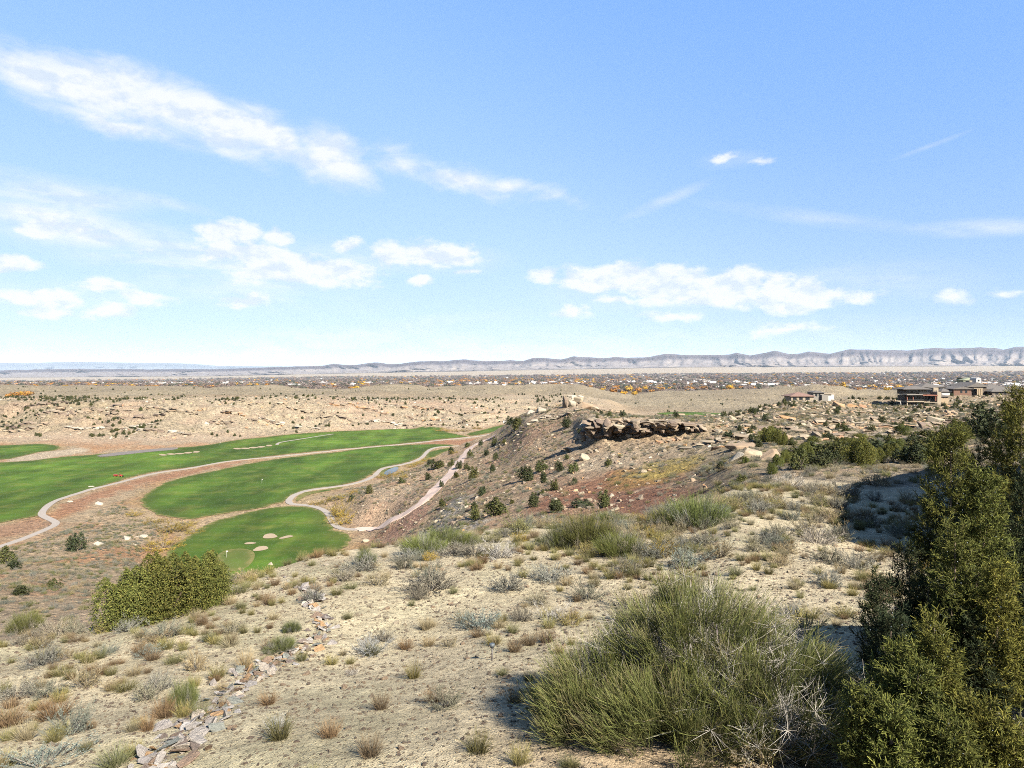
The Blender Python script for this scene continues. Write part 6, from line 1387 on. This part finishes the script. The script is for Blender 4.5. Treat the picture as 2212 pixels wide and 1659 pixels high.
# red roofed house and its grey and white neighbour block
cxz = lambda c: 1659+.15*c
S5 = Survey(1732, 867.5, 470); he = empty('red_roofed_house', tuple(S5.o)); tag(he, 'low house with red clay roof at the left end of the rocky hill', 'house')
def v5(a_, b_, t, bt_, y0, dep, m, nm, r, S): return obj(nm, boxes_mesh(nm, [(S.x(cxz(a_)), y0, S.z(cyy(bt_))-2.0, S.x(cxz(b_)), y0+dep, S.z(cyy(t)))], m), r)
v5(335,660,400,475,0,12,M_STU,'wall',he,S5); obj('roof', hip_mesh('roof', S5.x(cxz(335)), 0, S5.x(cxz(662)), 14, S5.z(cyy(396)), S5.z(cyy(345)), M_RROOF, 1.0), he)
for (a_, b_) in ((360,410),(450,500),(540,600)): window(he, S5.x(cxz(a_)), S5.x(cxz(b_)), S5.z(cyy(450)), S5.z(cyy(412)), -.05)
S6 = Survey(1785, 861, 480); hf_ = empty('white_walled_house', tuple(S6.o)); tag(hf_, 'flat roofed grey and white block house beside the red roofed one', 'house')
v5(655,808,345,430,0,10,M_GRY,'wall',hf_,S6); v5(808,925,372,425,2,9,M_WHT,'wall',hf_,S6); v5(758,850,378,430,-2,1.98,M_GRY,'garden_wall',hf_,S6); v5(925,1010,380,410,6,5,M_WHT,'wall',hf_,S6)
obj('roof', hip_mesh('roof', S6.x(cxz(660)), 0, S6.x(cxz(804)), 10, S6.z(cyy(342)), S6.z(cyy(318)), M_ROOF, 1.0), hf_); obj('roof', boxes_mesh('roof', [(S6.x(cxz(806)),1,S6.z(cyy(371)),S6.x(cxz(985)),12,S6.z(cyy(356)))], M_STU), hf_)
for (a_, b_) in ((680,710),(730,755)): window(hf_, S6.x(cxz(a_)), S6.x(cxz(b_)), S6.z(cyy(400)), S6.z(cyy(362)), -.05)
# garden things by the terraced house
def lathe(name, prof, mat, n=10):
    V = []; 
    for r, z in prof:
        for k in range(n): V.append((r*math.cos(6.2832*k/n), r*math.sin(6.2832*k/n), z))
    I = np.arange(len(prof)*n).reshape(len(prof), n); J = np.roll(I, -1, 1); return mesh_np(name, V, np.stack([I[:-1], J[:-1], J[1:], I[1:]], -1).reshape(-1, 4), [mat], smooth=True)
up = empty('patio_umbrella', tuple(pix(cxy(433), cyy(548), 380, 420))); tag(up, 'closed white patio umbrella on the terrace left of the three storey house', 'umbrella'); obj('canopy', lathe('canopy', [(.02,3.4),(.25,2.6),(.42,1.0),(.02,1.0)], M_WHT), up); obj('pole', lathe('pole', [(.05,0),(.05,3.5),(.001,3.5)], M_BLK, 6), up)
for c, lb in ((605, 'left'), (650, 'right')):
    ch = empty('lounge_chair', tuple(pix(cxy(c), cyy(552), 380, 420))); tag(ch, f'{lb} one of two white lounge chairs in front of the three storey house', 'chair')
    obj('seat', boxes_mesh('seat', [(-.9,-.35,.35,.5,.35,.5)], M_WHT), ch); bk = obj('backrest', boxes_mesh('backrest', [(0,-.35,0,.12,.35,1.0)], M_WHT), ch); bk.location = (.5,0,.45); bk.rotation_euler = (0,.6,0)
    for lx in (-.8, .4):
        for ly in (-.3, .3): obj('leg', boxes_mesh('leg', [(lx-.03,ly-.03,-.1,lx+.03,ly+.03,.35)], M_BLK), ch)
sh = empty('white_hut', tuple(pix(1090.6, 913, 500, 1000))); tag(sh, 'tiny white box hut at the far end of the wash under the mesa', 'hut'); obj('wall', boxes_mesh('wall', [(-2,-1.4,-.3,2,1.4,2.4)], M_WHT), sh); obj('door', boxes_mesh('door', [(-.5,-1.46,-.2,.5,-1.41,1.9)], M_GRY), sh); obj('roof', boxes_mesh('roof', [(-2.2,-1.6,2.4,2.2,1.6,2.6)], M_GRY), sh)

# path light
pl = pix(1063, 1426, 9, 40); s = pl.y/F; ph = 36*s; lt = empty('path_light', tuple(pl)); tag(lt, 'small grey garden light with round cap standing alone on the bare slope', 'path light')
M_PEW = solid('weathered_pewter', (.13, .15, .16), .45, .5, 8, .85, 1.1, 0, .3); M_BRZ = solid('dark_bronze_post', (.07, .06, .055), .55, .4)
obj('post', lathe('post', [(.018,-.05),(.018,ph*.80),(.001,ph*.80)], M_BRZ, 10), lt); obj('cap', lathe('cap', [(.0,ph*.80),(.055,ph*.82),(.075,ph*.86),(.078,ph*.97),(.062,ph),(.0,ph*1.01)], M_PEW, 16), lt); obj('lens', lathe('lens', [(.0,ph*.76),(.05,ph*.76),(.05,ph*.82),(.0,ph*.82)], M_GLS, 12), lt)
# flagsticks
M_FLAG = solid('white_flag_cloth', (.7, .7, .68)); M_RED = solid('red_paint', (.42, .03, .02), .4, .5); M_YEL = solid('yellow_paint', (.7, .55, .05), .5, .4); M_RUB = solid('black_rubber', (.02, .02, .02), .8)
for (x, y, lb) in ((489.3, 1207, 'flagstick with white flag on the nearest putting green'), (565.7, 1045, 'flagstick standing in the middle fairway'), (475, 962, 'flagstick on the far left fairway below the mesa')):
    q = gp(x, y); f = empty('flagstick', (q[0], q[1], float(flat(np.array(q[0]), np.array(q[1])))+.18)); tag(f, lb, 'flagstick'); obj('pole', lathe('pole', [(.03,0),(.03,2.3),(.001,2.3)], M_WHT, 6), f); obj('flag', mesh_np('flag', [(.03,0,1.85),(.03,0,2.28),(.28,.05,2.25),(.28,.05,1.86),(.5,-.02,2.2),(.5,-.02,1.85)], [(0,3,2,1),(3,5,4,2)], [M_FLAG]), f)
# mower with trailer hopper
q = gp(255.5, 1031.5); mw = empty('mower', (q[0], q[1], float(flat(np.array(q[0]), np.array(q[1])))+.16), .12); tag(mw, 'red utility mower with red hopper and yellow wheel hubs on the left fairway', 'mower')
obj('body', boxes_mesh('body', [(.3,-.7,.55,1.9,.7,1.15),(1.9,-.55,.6,2.3,.55,1.0),(-.1,-.45,.6,.3,.45,.8)], M_RED), mw)
hp = [(-2.6,-.75,1.35),(-.4,-.75,1.35),(-.4,.75,1.35),(-2.6,.75,1.35),(-2.3,-.4,.5),(-.6,-.4,.5),(-.6,.4,.5),(-2.3,.4,.5)]
obj('hopper', mesh_np('hopper', hp, [(0,1,2,3),(4,7,6,5),(0,4,5,1),(1,5,6,2),(2,6,7,3),(3,7,4,0)], [M_RED]), mw); obj('seat', boxes_mesh('seat', [(.55,-.3,1.15,1.0,.3,1.3),(.45,-.3,1.3,.58,.3,1.75)], M_BLK), mw); obj('cutting_deck', boxes_mesh('cutting_deck', [(2.3,-.9,.2,2.9,.9,.45)], M_BLK), mw)
sw = obj('steering_wheel', lathe('steering_wheel', [(.16,0),(.18,.02),(.16,.04),(.14,.02),(.16,0)], M_BLK, 10), mw); sw.location = (1.35, 0, 1.45); sw.rotation_euler = (0, -.5, 0)
for (wx, wy, wr) in ((.7,-.78,.5),(.7,.78,.5),(2.1,-.68,.38),(2.1,.68,.38),(-1.5,-.7,.42),(-1.5,.7,.42)):
    w_ = obj('wheel', lathe('wheel', [(wr*.5,-.14),(wr,-.14),(wr,.14),(wr*.5,.14),(wr*.5,-.14)], M_RUB, 14), mw); w_.location = (wx, wy, wr); w_.rotation_euler = (math.pi/2, 0, 0); obj('hub', lathe('hub', [(0,-.12),(wr*.5,-.15),(wr*.5,.15),(0,.12)], M_YEL, 12), w_)
# the driver, one skinned body
def person(name, joints, edges, radii, mat, parent=None):
    me = bpy.data.meshes.new(name); me.from_pydata(joints, edges, []); me.materials.append(mat); o = obj(name, me, parent); md = o.modifiers.new('skin', 'SKIN'); md.use_smooth_shade = True
    for v, r in zip(me.skin_vertices[0].data, radii): v.radius = (r, r)
    me.skin_vertices[0].data[0].use_root = True; o.modifiers.new('subdivision', 'SUBSURF').levels = 1; return o
J_ = [(.72,0,1.38),(.70,0,1.62),(.72,0,1.90),(.74,0,2.02),(.77,0,2.17),(.76,0,2.27),(.74,-.19,1.86),(.92,-.24,1.62),(1.18,-.14,1.56),(.74,.19,1.86),(.92,.24,1.62),(1.18,.14,1.56),(.78,-.11,1.36),(1.16,-.14,1.38),(1.24,-.14,1.0),(1.36,-.14,.97),(.78,.11,1.36),(1.16,.14,1.38),(1.24,.14,1.0),(1.36,.14,.97)]
E_ = [(0,1),(1,2),(2,3),(3,4),(4,5),(2,6),(6,7),(7,8),(2,9),(9,10),(10,11),(0,12),(12,13),(13,14),(14,15),(0,16),(16,17),(17,18),(18,19)]
if not True: pass
R_ = [.14,.14,.15,.06,.10,.07,.07,.05,.035,.07,.05,.035,.09,.075,.05,.045,.09,.075,.05,.045]
try:
    dv = bpy.data.meshes.new('person'); dv.from_pydata(J_, E_, []); dv.materials.append(M_RUST); do = bpy.data.objects.new('person', dv); COL.objects.link(do)
    do.location = mw.location; do.rotation_euler = mw.rotation_euler; sk = do.modifiers.new('skin', 'SKIN')
    for v, r in zip(dv.skin_vertices[0].data, R_): v.radius = (r, r)
    dv.skin_vertices[0].data[0].use_root = True; sb = do.modifiers.new('subdivision', 'SUBSURF'); sb.levels = 1; sb.render_levels = 1
    tag(do, 'driver in rust red clothes sitting upright on the mower', 'person')
    cp = obj('cap', lathe('cap', [(.12,2.24),(.115,2.31),(.0,2.36)], M_BLK, 10), do); cp.location = (.77, 0, 0)
except Exception as e: print('person', e)

# ------------------------------------------------------------------ shading neighbours just outside the right of the frame
def bighouse(pts, ztop, zbase, label, name):
    c = np.mean(pts, 0); t = empty(name, (c[0], c[1], zbase)); tag(t, label, 'house'); n = len(pts); P = [(p[0]-c[0], p[1]-c[1]) for p in pts]; Hh = ztop-zbase
    V = [(*p, 0) for p in P]+[(*p, Hh-.3) for p in P]; bm = bmesh.new(); vs = [bm.verts.new(v) for v in V]
    for i in range(n): k = (i+1) % n; bm.faces.new((vs[i], vs[k], vs[n+k], vs[n+i]))
    bm.faces.new(vs[n:]); bm.faces.new(vs[:n][::-1]); bmesh.ops.recalc_face_normals(bm, faces=bm.faces); me = bpy.data.meshes.new('wall'); bm.to_mesh(me); bm.free(); me.materials.append(M_STU); obj('wall', me, t)
    bm = bmesh.new(); Q_ = [(p[0]*1.02, p[1]*1.02) for p in P]; lo = [bm.verts.new((*p, Hh-.29)) for p in Q_]; hi = [bm.verts.new((*p, Hh)) for p in Q_]; bm.faces.new(hi); bm.faces.new(lo[::-1])
    for i in range(n): k = (i+1) % n; bm.faces.new((lo[i], lo[k], hi[k], hi[i]))
    bmesh.ops.recalc_face_normals(bm, faces=bm.faces); me = bpy.data.meshes.new('roof'); bm.to_mesh(me); bm.free(); me.materials.append(M_ROOF); obj('roof', me, t)
    for i in range(n):
        k = (i+1) % n; a = Vector((*P[i], 0)); e = Vector((*P[k], 0))-a; L = e.length; ang = math.atan2(e.y, e.x)
        for q in range(int(L//4)):
            w = obj('window', boxes_mesh('window', [(-.8,-.05,0,.8,.05,1.3)], M_BLK), t); w.location = a+e*((q+.5)/(L//4))+Vector((0, 0, Hh-2.6)); w.rotation_euler = (0, 0, ang); obj('pane', boxes_mesh('pane', [(-.7,-.07,.1,.7,.07,1.2)], M_GLS), w)
    return t
SH = Vector((-math.sin(SUN_AZ), -math.cos(SUN_AZ))); ct = 1/math.tan(SUN_EL)
def caster(xd, yd, t, ymin=9):
    g = pix(xd, yd, ymin, 90); return (g.x-SH.x*t, g.y-SH.y*t, g.z+t/ct)
c1 = caster(1806, 1160, 15, 35); c2 = caster(1890, 1066, 14, 45); c4 = caster(1955, 1012, 22, 60)
bighouse([(c1[0], c1[1]), (c1[0]+20, c1[1]-1.5), (c4[0]+14, c4[1]+4), (c4[0], c4[1]), (c2[0], c2[1])], c1[2], float(gz(c1[0]+6, c1[1]+4))-1.5, 'tan stucco house outside the picture whose shadow falls on the right slope', 'neighbouring_house')
c3 = caster(1680, 1352, 10.2, 14); print('casters', c1, c2, c3)
bighouse([(c3[0], c3[1]), (c3[0]-3.2, c3[1]-9.0), (c3[0]+7, c3[1]-11), (c3[0]+9, c3[1]-2)], c3[2], float(gz(c3[0]+3, max(c3[1]-5, 3.2)))-2.5, 'near wing of the house the view is taken from, right of the frame', 'house_wing')

# ------------------------------------------------------------------ town in the valley
trg = np.random.default_rng(42)
def blob_tree(name, seed, pal, n=160):
    rng = np.random.default_rng(seed); d = nrm(rng.normal(size=(n, 3))); rr = .5*(.55+.45*rng.random(n)**.5)*(1+.2*np.sin(d[:, 0]*6+seed)); c = d*rr[:, None]*np.array([1, 1, .8])+np.array([0, 0, .52])
    V, Fq, Cc = leaves(c, .10*(.6+.8*rng.random(n)), d, cmix(n, pal, rng, .2), rng, .8, .5); return mesh_np(name, V, Fq, [M_COTT], {'tint': Cc})
OR = [(.60,.28,.06),(.66,.34,.07),(.50,.24,.08)]; GO = [(.80,.47,.05),(.72,.42,.06)]; BR_ = [(.27,.20,.17),(.31,.235,.20),(.22,.17,.145)]; DG = [(.12,.13,.085),(.15,.155,.10)]
MESH['tree_orange'] = [blob_tree('crown', 50+i, OR) for i in range(2)]; MESH['tree_gold'] = [blob_tree('crown', 53+i, GO) for i in range(2)]; MESH['tree_brown'] = [blob_tree('crown', 56+i, BR_) for i in range(2)]; MESH['tree_dark'] = [blob_tree('crown', 59+i, DG) for i in range(2)]
CT = [(1822,844,17,11,'gold'),(1841,841,7,5,'gold'),(1855.5,846,10,7,'orange'),(1884,842,18,10,'gold'),(1917,852,16,10,'gold'),(1942.5,844,18,11,'gold'),(1963.5,836,14,7,'orange'),(1493,844,14,9,'orange'),(1523,841,15,7,'orange'),(1576,841,15,9,'gold'),(1536,843,15,11,'brown'),
 (1300.6,844,11,6,'gold'),(1324,849,17,9,'orange'),(1359,846,17,12,'gold'),(1347,853,15,8,'gold'),(1379,848,14,10,'orange'),(1370.6,856,14,8,'gold'),(1394,845,13,10,'gold'),(1407,849,12,6,'orange'),(1335,845,12,7,'orange'),(1312,847,10,6,'brown'),(1420,846,12,6,'brown'),
 (16,857,10,7,'orange'),(26,856,12,8,'orange'),(37,855,12,9,'orange'),(47,854,11,9,'gold'),(57,855,13,11,'orange'),(67,853,10,8,'orange'),(770,843,14,6,'gold'),(760,843,10,5,'orange'),(1200,841,9,5,'orange'),(1455,843,12,7,'dark'),(1560,842,14,7,'dark'),(1640,840,12,7,'dark')]
for i, (x, y, w, h, c) in enumerate(CT):
    ym = 850 if x < 100 else 1800; p = pix(x, y, ym, 4200); s = p.y/F
    where = ('in the autumn row at the far left behind the mesa' if x < 100 else ('beside the houses at the right of the valley edge' if x > 1780 else 'at the river edge of the valley behind the bare hills'))
    nm = {'gold': 'golden', 'orange': 'orange', 'brown': 'bare brown', 'dark': 'dark green'}[c]
    t = empty('cottonwood_tree', (p.x, p.y, p.z-1)); t.scale = (w*s*1.05, w*s*1.05, h*s*1.25); t.rotation_euler = (0, 0, i*1.3); tag(t, f'{nm} cottonwood {where}', 'tree', f'{nm} cottonwoods {where}'); obj('crown', MESH['tree_'+c][i % 2], t); obj('trunk', MESH['trunk'][i % 2], t)
# tree belts: one mass
def belt(n, y0, y1, seed, cells, den):
    rng = np.random.default_rng(seed); yy = y0*(y1/y0)**rng.random(n); uu = (rng.random(n)*2-1)*.92; x = uu*yy; k = den(x, yy, rng); return x[k], yy[k], rng
def valley_ok(x, y):
    xd = HX+x/y*F; return (HY-gz(x, y)/y*F), xd
x, y, rng = belt(30000, 2500, 13200, 60, 1, lambda x, y, r: r.random(len(x)) < (.18+.82*sstep(-.15, .25, fbm(x/520, y/900, 3, 601)))*np.where(y < 4300, .9, 1))
w = (16+16*rng.random(len(x)))*np.interp(y, [2500, 13000], [.9, 1.6]); k_ = rng.random(len(x)); ora = sstep(.05, .5, fbm(x/800, y/1300, 3, 602))*.22
th_ = [k_ < .05+ora*.8, (k_ >= .05+ora*.8) & (k_ < .07+ora), (k_ >= .07+ora) & (k_ < .80), k_ >= .80]
for a_, key in zip(th_, ('orange', 'gold', 'brown', 'dark')):
    src = next(o for o in COL.objects if o.type == 'MESH' and o.data in MESH['tree_'+key])
    gn_scatter('town_trees', np.stack([x[a_], y[a_], gz(x[a_], y[a_])-2], 1), w[a_], w[a_]*.62, rng.random(a_.sum())*6.28, src)
# buildings
M_TB = new_mat('town_walls'); 
m, b = M_TB; oi = b.n('ShaderNodeObjectInfo'); cr = b.n('ShaderNodeValToRGB'); b.link(oi.outputs['Random'], cr.inputs[0]); cr.color_ramp.interpolation = 'CONSTANT'
cl_ = [(.80,.80,.80),(.60,.58,.55),(.40,.37,.34),(.88,.88,.88),(.50,.46,.42),(.30,.24,.20),(.48,.45,.42)]
for i, c in enumerate(cl_):
    e_ = cr.color_ramp.elements[i] if i < 2 else cr.color_ramp.elements.new(i/len(cl_)); e_.position = i/len(cl_); e_.color = (*c, 1)
finish(b, cr.outputs[0], .7, None); M_TB = m
def bmesh_building(name, kind):
    if kind == 0: me = boxes_mesh(name, [(-.5,-.3,-.1,.5,.3,.9),(-.5,-.3,.9,.5,-.27,1.0),(-.5,.27,.9,.5,.3,1.0),(-.5,-.27,.9,-.47,.27,1.0),(.47,-.27,.9,.5,.27,1.0),(-.2,-.1,.9,.1,.1,1.1)], M_TB); return me
    if kind == 1: return mesh_np(name, [(-.5,-.3,-.1),(.5,-.3,-.1),(.5,.3,-.1),(-.5,.3,-.1),(-.5,-.3,.7),(.5,-.3,.7),(.5,.3,.7),(-.5,.3,.7),(-.5,0,1.0),(.5,0,1.0),(.5,0,1.0),(-.5,0,1.0)], [(0,1,5,4),(2,3,7,6),(4,5,9,8),(6,7,8,9),(1,2,6,5),(3,0,4,7),(5,6,10,9),(7,4,8,11)], [M_TB])
    return boxes_mesh(name, [(-.5,-.3,-.1,.1,.3,.8),(.1,-.2,-.1,.5,.3,1.0),(-.3,-.42,-.1,-.1,-.3,.5)], M_TB)
TBM = [bmesh_building('town_building', k) for k in range(3)]
x, y, rng = belt(9000, 3400, 12600, 61, 1, lambda x, y, r: r.random(len(x)) < (.10+.90*np.exp(-((np.log(y/4700))/.25)**2))*(.25+.75*sstep(-.2, .3, fbm(x/600, y/700, 3, 611)))*.9)
w = 14+42*rng.random(len(x))**2.6; h = 4+4*rng.random(len(x)); order = np.argsort(-(w/y)); z = gz(x, y)
for n_, i in enumerate(order[:295]):
    o = obj('town_building', TBM[n_ % 3]); o.location = (x[i], y[i], z[i]+1); o.scale = (w[i], w[i]*.8, h[i]*1.4); o.rotation_euler = (0, 0, rng.normal()*.3)
    xq = HX+x[i]/y[i]*F; sd = 'above the left bare hills' if xq < 500 else ('above the rounded hill behind the mesa' if xq < 950 else ('above the spur' if xq < 1300 else ('above the distant fairway' if xq < 1600 else ('above the red roofed house' if xq < 1850 else 'above the terraced house')))); dp = 'front' if y[i] < 4600 else ('middle' if y[i] < 6500 else 'back'); bs = 'long' if w[i] > 45 else 'short'
    tag(o, f'{bs} pale building in the {dp} town {sd}', 'building', f'{bs} buildings in the {dp} of the town {sd}')
SRC['tb'] = o
r_ = order[295:]
for k in range(3):
    q_ = r_[k::3]; src = [o for o in COL.objects if o.type == 'MESH' and o.data == TBM[k]][0]
    gn_scatter('town_buildings', np.stack([x[q_], y[q_], z[q_]+1], 1), w[q_]*.8, h[q_]*1.3, rng.normal(size=len(q_))*.4, src)
for o in COL.objects:                                               # plants one can count are things, whatever their name
    if o.parent is None and 'category' in o and 'kind' not in o: o['kind'] = 'thing'
# where several still read the same, say which one it is by its place in the row
from collections import defaultdict
dd_ = defaultdict(list)
for o in COL.objects:
    if o.parent is None and 'label' in o: dd_[o['label']].append(o)
ORD = ['leftmost', 'second from left', 'third from left', 'fourth from left', 'fifth from left', 'sixth from left', 'seventh from left', 'eighth from left', 'ninth from left', 'tenth from left', 'eleventh from left', 'twelfth from left']
for lb, os_ in dd_.items():
    if 1 < len(os_) <= 12:
        os_.sort(key=lambda o: o.location.x/max(o.location.y, 1))
        for i, o in enumerate(os_):
            t_ = (ORD[i] if i < len(os_)-1 or len(os_) > 6 else 'rightmost')+' '+lb
            if len(t_.replace('-', ' ').split()) <= 16: o['label'] = t_
print('KCOUNT', KCOUNT, 'objects', len(COL.objects), 'tris', sum(len(m.polygons) for m in bpy.data.meshes))
